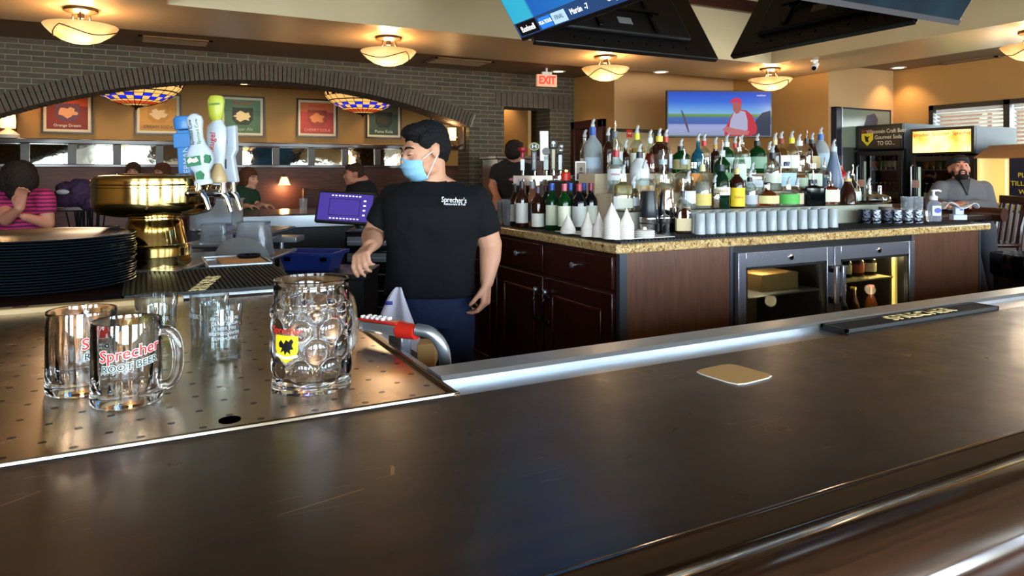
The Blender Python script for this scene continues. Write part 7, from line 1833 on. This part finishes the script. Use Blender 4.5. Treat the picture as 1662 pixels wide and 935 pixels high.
for sgn, sh_, el_, wpx in ((-1, shL, elL, 0), (1, shR, elR, 0)):
    e_ = sh_.lerp(el_, 0.74)
    b.tube([sh_ + Vector((-sgn * 0.06, 0, 0.01)), sh_ + Vector((-sgn * 0.02, 0, 0.0)), sh_.lerp(el_, 0.25), sh_.lerp(el_, 0.5), e_], [0.055, 0.070, 0.069, 0.066, 0.065], 28)
    b.ell(sh_ + Vector((sgn * -0.004, 0, -0.004)), (0.070, 0.068, 0.066))
tee_m = mat('black_cotton', '0b0c0f', 0.85, bump=0.25, bscale=9, spec=0.2)
tee = obj('tee_shirt', b, tee_m, parent=bt, remesh=0.0065, smooth=3)
tex = bpy.data.textures.new('folds', 'CLOUDS'); tex.noise_scale = 0.09; tex.noise_depth = 2
dm = tee.modifiers.new('folds', 'DISPLACE'); dm.texture = tex; dm.strength = 0.011; dm.mid_level = 0.5; dm.texture_coords = 'LOCAL'
obj('collar', B().tube([Vector((neck0.x + 0.003 + 0.074 * math.cos(a), 0.024 + 0.070 * math.sin(a), L_(0, 293).z + 0.012 * math.sin(a) )) for a in [2 * PI * k / 40 for k in range(41)]], 0.0055, 8), mat('collar_black', '15171b', 0.8), parent=bt)
Ml = frame_m(L_(737, 325, -0.150), (1, 0.10, -0.06), (0.02, 0, 1))
tw_m = mat('shirt_print', 'e8ecf0', 0.7)
lettering('lettering', "Sprecher's", 0.030, tw_m, bt, Ml, 0.0006, squash=0.78)
Ml = frame_m(L_(738, 331.5, -0.151), (1, 0.10, -0.03), (0.02, 0, 1))
lettering('lettering', 'Restaurant & Pub', 0.0125, tw_m, bt, Ml, 0.0006, squash=0.95)
# jeans
b = B()
zt_ = L_(0, 470).z
rows = []
for (z, rx, ry) in ((zt_, 0.165, 0.110), (L_(0, 500).z, 0.176, 0.118), (L_(0, 525).z, 0.178, 0.118)):
    rows.append([Vector((hips.x + rx * math.cos(2*PI*j/40), 0.003 + ry * math.sin(2*PI*j/40), z)) for j in range(40)])
b.grid(rows)
for h_, k_, a_ in ((hipL, knL, anL), (hipR, knR, anR)):
    b.tube([h_ + Vector((0, 0, 0.05)), h_, h_.lerp(k_, 0.5), k_, k_.lerp(a_, 0.4), a_ + Vector((0, 0, -0.03))], [0.090, 0.096, 0.085, 0.068, 0.066, 0.062], 28)
jean = obj('jeans', b, mat('blue_denim', '16213c', 0.8, vary=0.25, vscale=25, bump=0.3, bscale=30, spec=0.2), parent=bt, remesh=0.007, smooth=3)
jean.modifiers.new('folds', 'DISPLACE'); jean.modifiers['folds'].texture = tex; jean.modifiers['folds'].strength = 0.008; jean.modifiers['folds'].texture_coords = 'LOCAL'
for a_ in (anL, anR):
    obj('shoe', B().ell((a_.x, a_.y - 0.06, 0.045), (0.048, 0.13, 0.045)).ell((a_.x, a_.y + 0.01, 0.06), (0.042, 0.05, 0.05)).box(a_.x - 0.045, a_.x + 0.045, a_.y - 0.17, a_.y + 0.05, 0.0, 0.02), MT['rubber'], parent=bt, remesh=0.008, smooth=2)
# hair
hm_ = hair_mat('black_hair', '0d0c0e')
b = B()
hair_cap(b, hM, S_H, [((0, 0.024, 0.052), (0.080, 0.095, 0.080)), ((0, 0.048, 0.018), (0.077, 0.070, 0.076)), ((0, -0.026, 0.094), (0.064, 0.060, 0.034)), ((0.004, -0.068, 0.092), (0.046, 0.020, 0.013)),
    ((0.066, -0.010, 0.050), (0.016, 0.040, 0.036)), ((-0.066, -0.010, 0.050), (0.016, 0.040, 0.036)), ((0.0, 0.070, -0.025), (0.052, 0.028, 0.040))])
ho = obj('hair', b, hm_, parent=bt, remesh=0.005, smooth=2)
tx2 = bpy.data.textures.new('tufts', 'CLOUDS'); tx2.noise_scale = 0.012
d2 = ho.modifiers.new('tufts', 'DISPLACE'); d2.texture = tx2; d2.strength = 0.006; d2.texture_coords = 'LOCAL'
face_parts(bt, hM, S_H, hm_, mouth=False, lidm=skin)
# mask: shell wrapped over nose, mouth and chin
rows = []
for i in range(15):
    f = i / 14; z = -0.012 - f * 0.100
    row = []
    for j in range(21):
        g = (j - 10) / 10; a = g * 1.22
        fwd = 0.112 - 0.020 * abs(f - 0.42) * 2 + (0.010 if f < 0.3 else 0) - (0.022 * max(0, f - 0.7) / 0.3) + (0.0018 if (i % 4) < 2 else -0.0012)
        wid = 0.076 - 0.010 * f
        x = wid * math.sin(a); y = -0.018 - (fwd - 0.018) * (math.cos(a) ** 0.85 if math.cos(a) > 0 else 0)
        zz = z + 0.018 * (abs(g) ** 2) * (1 - 2 * f) * -0.6 + (0.012 * math.exp(-(g / 0.22) ** 2) if f < 0.15 else 0)
        row.append(hM @ (Vector((x, y, zz)) * S_H))
    rows.append(row)
b = B(); b.grid(rows, closed=False, cap0=False, cap1=False)
mk = obj('face_mask', b, mat('mask_blue', '86b8d8', 0.7, bump=0.15, bscale=120), parent=bt, sharp=1.2)
s_ = mk.modifiers.new('thickness', 'SOLIDIFY'); s_.thickness = 0.0025; s_.offset = 1
for sx in (-1, 1):
    for (z0_, z1_) in ((-0.018, 0.012), (-0.098, -0.012)):
        obj('ear_loop', B().tube([hM @ (Vector(q) * S_H) for q in ((sx * 0.071, -0.050, z0_), (sx * 0.078, -0.018, (z0_ + z1_) / 2), (sx * 0.083, 0.014, z1_))], 0.0016, 6), MT['white'], parent=mk)
# towel hanging at his hip
ta, tb_ = 0, 0
tp = L_(645, 466, -0.15)
rows = []
for i in range(12):
    f = i / 11; y_ = 466 + 112 * f
    xl = 641 - 46 * f ** 0.7 + (22 * max(0, f - 0.75) / 0.25 * 0.5); xr = 652 + 40 * f ** 1.1
    row = []
    for j in range(13):
        g = j / 12; dy = -0.135 - 0.02 * math.sin(g * PI * 3 + f) * (0.35 + f) + 0.01 * f
        row.append(L_(xl + (xr - xl) * g, y_ + 6 * math.sin(g * 5) * f, dy))
    rows.append(row)
b = B(); b.grid(rows, closed=False, cap0=False, cap1=False)
tt = thing('bar_towel', 'white bar towel with blue stripe hanging from the bartender jeans', 'towel', (o_.x, o_.y, 0), YAW)
tc_ = mat('towel_white', 'c8c4d0', 0.9, bump=0.4, bscale=150)
o = obj('cloth', b, tc_, parent=tt, sharp=2); o.modifiers.new('thickness', 'SOLIDIFY').thickness = 0.003; o.modifiers.new('sub', 'SUBSURF').levels = 1
b = B(); b.grid([[L_(x, y, -0.166) for x in (625, 631, 637)] for y in (489, 495)], closed=False, cap0=False, cap1=False)
obj('stripe', b, solid('stripe_blue', '4048a0', 0.8), parent=tt).modifiers.new('thickness', 'SOLIDIFY').thickness = 0.003
b = B(); b.grid([[L_(x, y + (x - 632) * 0.9, -0.170) for x in (632, 640, 648)] for y in (540, 546)], closed=False, cap0=False, cap1=False)
obj('stripe', b, solid('stripe_dark', '30305c', 0.8), parent=tt).modifiers.new('thickness', 'SOLIDIFY').thickness = 0.003

# ---- generic seated or standing background figure, local frame camera aligned
def figure(px, Y, label, hp, yaw, pitch, s, skinm, hairm, hair_pieces, top_m, shw, chest_py, hip_py, arms, cap=None, beard=None, collar=None, long_sleeve=False, legs=None, vox=0.011, beard_m=None, leg_m=None, kx=1.0, eyes=True):
    o_ = P(px, 280, Y); k = Y / F_PX
    t = thing('person', label, 'person', (o_.x, o_.y, 0), YAW)
    def L(x, y, dy=0.0):
        kk = (Y + dy) / F_PX
        return Vector(((x - 831) * kk - (px - 831) * k, dy, CAM_Z - (y - 280) * kk))
    h = L(hp[0], hp[1]); M = head_frame(h, yaw, pitch)
    c = L(chest_py[0], chest_py[1], 0.03); hip = L(chest_py[0] + hip_py[0], hip_py[1], 0.05)
    b = B(); head_blobs(b, M, s, female=False)
    nb = Vector((c.x, c.y - 0.005, c.z + 0.17 * s))
    b.cap(M @ Vector((0, 0.02, -0.04)), 0.052 * s, nb, 0.058 * s)
    b.ell(c, (shw * 0.75, 0.10, 0.15)); b.cap(c, 0.12, hip, 0.12)
    sleeves = B()
    for (sp, ep, wp, hd, hn, sd) in arms:
        A, E_, W_ = L(*sp), L(*ep), L(*wp)
        b.cap(A, 0.052 * s, E_, 0.042 * s); b.cap(E_, 0.042 * s, W_, 0.027 * s)
        if hd: hand(b, W_, hd, hn, sd, s * 1.0, 0.5, 0.3)
        if long_sleeve:
            sleeves.tube([A.lerp(E_, -0.05), A, A.lerp(E_, .5), E_, E_.lerp(W_, 0.1), E_.lerp(W_, .5), W_], [0.06 * s, 0.072 * s, 0.066 * s, 0.058 * s, 0.056 * s, 0.050 * s, 0.040 * s], 20)
            sleeves.ell(E_, (0.058 * s,) * 3)
        else:
            sleeves.tube([A.lerp(E_, -0.1), A, A.lerp(E_, .6)], [0.058 * s, 0.068 * s, 0.062 * s], 20)
        sleeves.ell(A, (0.070 * s,) * 3); sleeves.cap(A, 0.065 * s, Vector((c.x, c.y, A.z + 0.01)), 0.075 * s)
    if legs:
        for (kn, an) in legs:
            K, A_ = L(*kn), L(*an); b.cap(hip, 0.09, K, 0.055); b.cap(K, 0.055, A_, 0.04)
    obj('body', b, skinm, parent=t, remesh=vox * 0.8, smooth=2)
    sleeves.ell(c + Vector((0, 0, 0.02)), (shw * 0.86, 0.125, 0.17)); sleeves.tube([c, c.lerp(hip, 0.5), hip], [0.145, 0.15, 0.15], 28, flat=1.0)
    sleeves.cap(c + Vector((0, 0, 0.08)), 0.10, nb + Vector((0, 0.01, -0.035)), 0.062 * s)
    obj('top', sleeves, top_m, parent=t, remesh=vox, smooth=3)
    if legs:
        q = B()
        for (kn, an) in legs:
            K, A_ = L(*kn), L(*an); q.tube([hip, hip.lerp(K, .5), K], [0.12, 0.10, 0.078], 20); q.ell(K, (0.078,) * 3); q.tube([K, A_], [0.078, 0.06], 20)
            obj('shoe', B().ell((A_.x, A_.y - 0.05, A_.z - 0.04), (0.045, 0.12, 0.045)), MT['rubber'], parent=t)
        q.ell(hip, (0.165, 0.15, 0.12)); obj('trousers', q, leg_m, parent=t, remesh=vox, smooth=3)
    hb = B(); hair_cap(hb, M, s, hair_pieces); ho = obj('hair', hb, hairm, parent=t, remesh=0.008, smooth=1)
    dd = ho.modifiers.new('tufts', 'DISPLACE'); dd.texture = tx2; dd.strength = 0.014; dd.texture_coords = 'LOCAL'
    if eyes: face_parts(t, M, s, hairm, mouth=True)
    return t, L, M
short = [((0, 0.026, 0.050), (0.081, 0.096, 0.080)), ((0, 0.050, 0.018), (0.077, 0.070, 0.076)), ((0, -0.035, 0.088), (0.064, 0.050, 0.032))]
# man at the right end, looking up
grey = mat('grey_fleece', '5c5c60', 0.9, bump=0.4, bscale=60)
t, L, M = figure(1560, 6.1, 'bearded man in a grey pullover and black cap seated at far right, looking up', (1557, 275), -0.30, -0.30, 1.0, skin_r, hair_mat('dark_brown_hair', '1c1410'), short, grey, 0.25, (1560, 322), (14, 372),
   [((1527, 306, 0.03), (1511, 330, -0.05), (1543, 334, -0.30), (0.9, -0.3, 0.25), (0, 0.3, -1), 1), ((1596, 306, 0.03), (1606, 334, 0.0), (1558, 333, -0.28), (-0.9, -0.25, 0.2), (0, 0.2, -1), -1)],
   long_sleeve=True, legs=[((1565, 374, -0.42), (1590, 472, -0.30)), ((1600, 372, -0.35), (1606, 470, -0.22))], leg_m=mat('grey_trousers', '48484e', 0.85, bump=0.3, bscale=50))
cb = B(); hair_cap(cb, M, 1.0, [((0, 0.024, 0.060), (0.086, 0.100, 0.074)), ((0, 0.10, 0.0), (0.05, 0.05, 0.018)), ((0, -0.03, 0.075), (0.072, 0.058, 0.030))])
obj('cap', cb, mat('cap_black', '15161a', 0.85), parent=t, remesh=0.006, smooth=3)
bb = B(); hair_cap(bb, M, 1.0, [((0, -0.040, -0.078), (0.054, 0.052, 0.030)), ((0, -0.070, -0.088), (0.030, 0.030, 0.024)), ((0.052, -0.018, -0.045), (0.016, 0.034, 0.040)), ((-0.052, -0.018, -0.045), (0.016, 0.034, 0.040)), ((0.0, -0.098, -0.038), (0.024, 0.010, 0.006)), ((0.024, -0.086, -0.058), (0.008, 0.012, 0.020)), ((-0.024, -0.086, -0.058), (0.008, 0.012, 0.020))])
obj('beard', bb, hair_mat('beard_hair', '1e1612'), parent=t, remesh=0.004, smooth=1)
obj('undershirt', B().prism([(-0.05, 0.085), (0.05, 0.085), (0.0, -0.06)], (-0.020, 0.0), lambda a, z, q: Vector((L(1558, 305).x + a, -0.075 + q - z * -0.25, L(0, 302).z + z - 0.02))), MT['black'], parent=t, bevel=0.006)
# seated man in dark tee, left-middle
brown_h = hair_mat('brown_hair', '3a2a20')
figure(578, 7.7, 'seated man with short brown hair in a dark tee behind the register', (574, 284), -1.25, 0.05, 1.0, skin_r, brown_h, short, mat('dark_tee', '121318', 0.85), 0.19, (590, 318), (0, 372),
   [((602, 306, 0.0), (606, 326, -0.05), (575, 326, -0.2), (-1, -0.2, 0), (0, 0, -1), 1), ((572, 306, 0.1), (566, 324, 0.0), (560, 322, -0.1), (-1, 0, 0.1), (0, 0, -1), 1)], legs=[((570, 372, -0.2), (568, 440, -0.2))], leg_m=MT['rubber'])
# woman with auburn bob in green
aub = hair_mat('auburn_hair', '54301c')
bob = [((0, 0.026, 0.046), (0.090, 0.104, 0.090)), ((0, 0.050, -0.02), (0.086, 0.080, 0.085)), ((0.062, 0.0, -0.01), (0.03, 0.05, 0.07)), ((-0.062, 0.0, -0.01), (0.03, 0.05, 0.07))]
figure(400, 7.4, 'seated woman with an auburn bob in a dark green top right of the tap handles', (405, 291), 1.15, 0.08, 0.95, skin, aub, bob, mat('green_top', '12301e', 0.85), 0.17, (396, 326), (0, 372),
   [((386, 316, 0.05), (384, 336, 0.0), (402, 334, -0.15), (1, -0.1, 0), (0, 0, -1), -1), ((412, 318, 0.05), (416, 336, 0.0), (426, 332, -0.15), (1, -0.1, 0), (0, 0, -1), -1)], legs=[((410, 372, -0.2), (412, 440, -0.2))], leg_m=MT['rubber'])
# two people seated behind the brass tower: only their hair shows
figure(216, 8.6, 'seated person behind the brass tower, only the dark hair showing at the left', (216, 280), 0.4, 0.1, 0.95, skin_r, brown_h, bob, mat('plum_top', '3c2430', 0.85), 0.17, (216, 312), (0, 380), [], eyes=True)
figure(262, 8.6, 'seated person behind the brass tower, auburn hair showing beside the blue tap handle', (262, 281), -0.3, 0.1, 0.95, skin_r, aub, bob, mat('brown_top', '40302a', 0.85), 0.17, (262, 312), (0, 380), [], eyes=True)
# woman in the striped magenta top at left
stripe = bpy.data.materials.new('magenta_stripes'); stripe.use_nodes = True
n = stripe.node_tree.nodes; L__ = stripe.node_tree.links; p_ = n['Principled BSDF']; p_.inputs['Roughness'].default_value = 0.85
tc = n.new('ShaderNodeTexCoord'); wv = n.new('ShaderNodeTexWave'); wv.bands_direction = 'Z'; wv.inputs['Scale'].default_value = 11; wv.inputs['Distortion'].default_value = 1.6
rp = n.new('ShaderNodeValToRGB'); rp.color_ramp.elements[0].position = 0.42; rp.color_ramp.elements[0].color = lin('4a1038'); rp.color_ramp.elements[1].position = 0.5; rp.color_ramp.elements[1].color = lin('b01c5c')
L__.new(tc.outputs['Object'], wv.inputs[0]); L__.new(wv.outputs[0], rp.inputs[0]); L__.new(rp.outputs[0], p_.inputs['Base Color'])
curly = [((0, 0.03, 0.05), (0.105, 0.115, 0.09)), ((0, 0.07, 0.0), (0.10, 0.09, 0.10)), ((0.075, 0.02, 0.0), (0.045, 0.07, 0.08)), ((-0.075, 0.02, 0.0), (0.045, 0.07, 0.08)), ((0, 0.06, -0.08), (0.09, 0.07, 0.06))]
dkh = hair_mat('dark_curly_hair', '1e1612')
figure(35, 5.3, 'woman with dark curly hair and a magenta striped top seated at the left edge', (28, 293), -2.2, 0.0, 1.10, skin_r, dkh, curly, stripe, 0.235, (38, 342), (-4, 385),
   [((72, 322, 0.0), (78, 362, 0.0), (40, 352, -0.15), None, None, 1), ((4, 322, -0.02), (10, 356, -0.16), (32, 338, -0.24), (0.15, -0.1, 1), (0.8, -0.5, 0), -1)])
# coworker with back turned at the doorway
t, L, M = figure(834, 6.3, 'person in a black tee with pink print, back turned, between the bartender and the taps', (836, 250), 2.75, 0.0, 0.98, skin_r, hair_mat('coworker_hair', '18120f'), short, mat('coworker_tee', '0d0e11', 0.85), 0.215, (832, 290), (0, 352),
   [((808, 277, 0.0), (800, 302, 0.0), (806, 318, -0.12), (0, -0.6, -0.4), (0, 0, -1), 1), ((858, 277, 0.0), (866, 304, 0.0), (862, 325, -0.1), (0, -0.4, -0.6), (0, 0, -1), -1)],
   legs=[((822, 430, 0.03), (822, 500, 0.05)), ((846, 430, 0.03), (846, 500, 0.05))], leg_m=MT['rubber'], eyes=False)
obj('shirt_print', B().ell((L(835, 290, -0.12).x, -0.112, L(0, 291).z), (0.05, 0.012, 0.016)), solid('print_pink', 'c0708c', 0.7), parent=t)
obj('shirt_print', B().ell((L(838, 297, -0.12).x, -0.114, L(0, 298).z), (0.04, 0.012, 0.010)), solid('print_yellow', 'b8a840', 0.7), parent=t)
# purple coat slung over the booth, left
b = B(); c = P(118, 318, 5.9)
t = thing('winter_coat', 'dark purple coat heaped on the booth back beside the striped top', 'coat', (c.x, c.y, 0), YAW)
k = 5.9 / F_PX
for (x, z, rx, rz_) in ((0, -0.02, 0.17, 0.085), (-0.12, -0.05, 0.14, 0.06), (0.05, 0.06, 0.09, 0.08), (-0.03, 0.07, 0.10, 0.05), (0.13, -0.06, 0.09, 0.06)): b.ell((x, 0, c.z + z), (rx, 0.09, rz_))
b.cap((0.05, 0, c.z + 0.10), 0.03, (0.22, 0.0, c.z - 0.08), 0.03)
o = obj('cloth', b, mat('purple_cloth', '2c1838', 0.8), parent=t, remesh=0.01, smooth=2); o.modifiers.new('folds', 'DISPLACE').texture = tex; o.modifiers['folds'].strength = 0.06; o.modifiers['folds'].texture_coords = 'LOCAL'
obj('lining', B().ell((-0.03, -0.085, c.z + 0.035), (0.055, 0.02, 0.022), M=Matrix.Rotation(0.0, 4, 'Y')), solid('lining_grey', 'a8acb0', 0.7), parent=t)
# low booth divider that carries the coat (reddish wood, behind the plates)
u0_ = P(-40, 350, 6.0); u1_ = P(215, 350, 6.3)
t = thing('booth_divider', 'brown wooden booth divider behind the stacked plates at the left', 'partition', ((u0_.x + u1_.x) / 2, 6.9, 0))
w2 = 1.6
zd_ = zat(340, 6.0)
obj('panel', B().box(-2.2, 0.9, 0.0, 0.08, 0, 1.02), MT['boothwood'], parent=t)
obj('rail', B().box(-2.2, 0.92, -0.03, 0.11, 1.02, 1.06), MT['darkwood_x'], parent=t, bevel=0.008)
# dining tables with things on them
for (px, v_, lab) in ((470, 8.9, 'dining table before the seated man and woman'), (190, 9.0, 'dining table before the people behind the tower')):
    u, Y = on_v(px, v_)
    t = thing('dining_table', lab, 'table', (u, v_, 0))
    obj('tabletop', B().box(-0.75, 0.75, -0.4, 0.4, 0.82, 0.86), MT['boothwood'], parent=t, bevel=0.01)
    obj('base', B().lathe([(0, 0), (0.3, 0), (0.28, 0.03), (0.04, 0.06), (0.04, 0.82), (0, 0.82)], 24), MT['black'], parent=t)
u, Y = on_v(437, 6.35)
t = thing('water_glass', 'clear glass on the back counter left of the register', 'glass', (on_v(492, 6.3)[0], 6.3, 1.005))
obj('body', B().lathe([(0, 0), (0.03, 0), (0.036, 0.11), (0.034, 0.11), (0.028, 0.006), (0, 0.006)], 24), MT['ice'], parent=t)
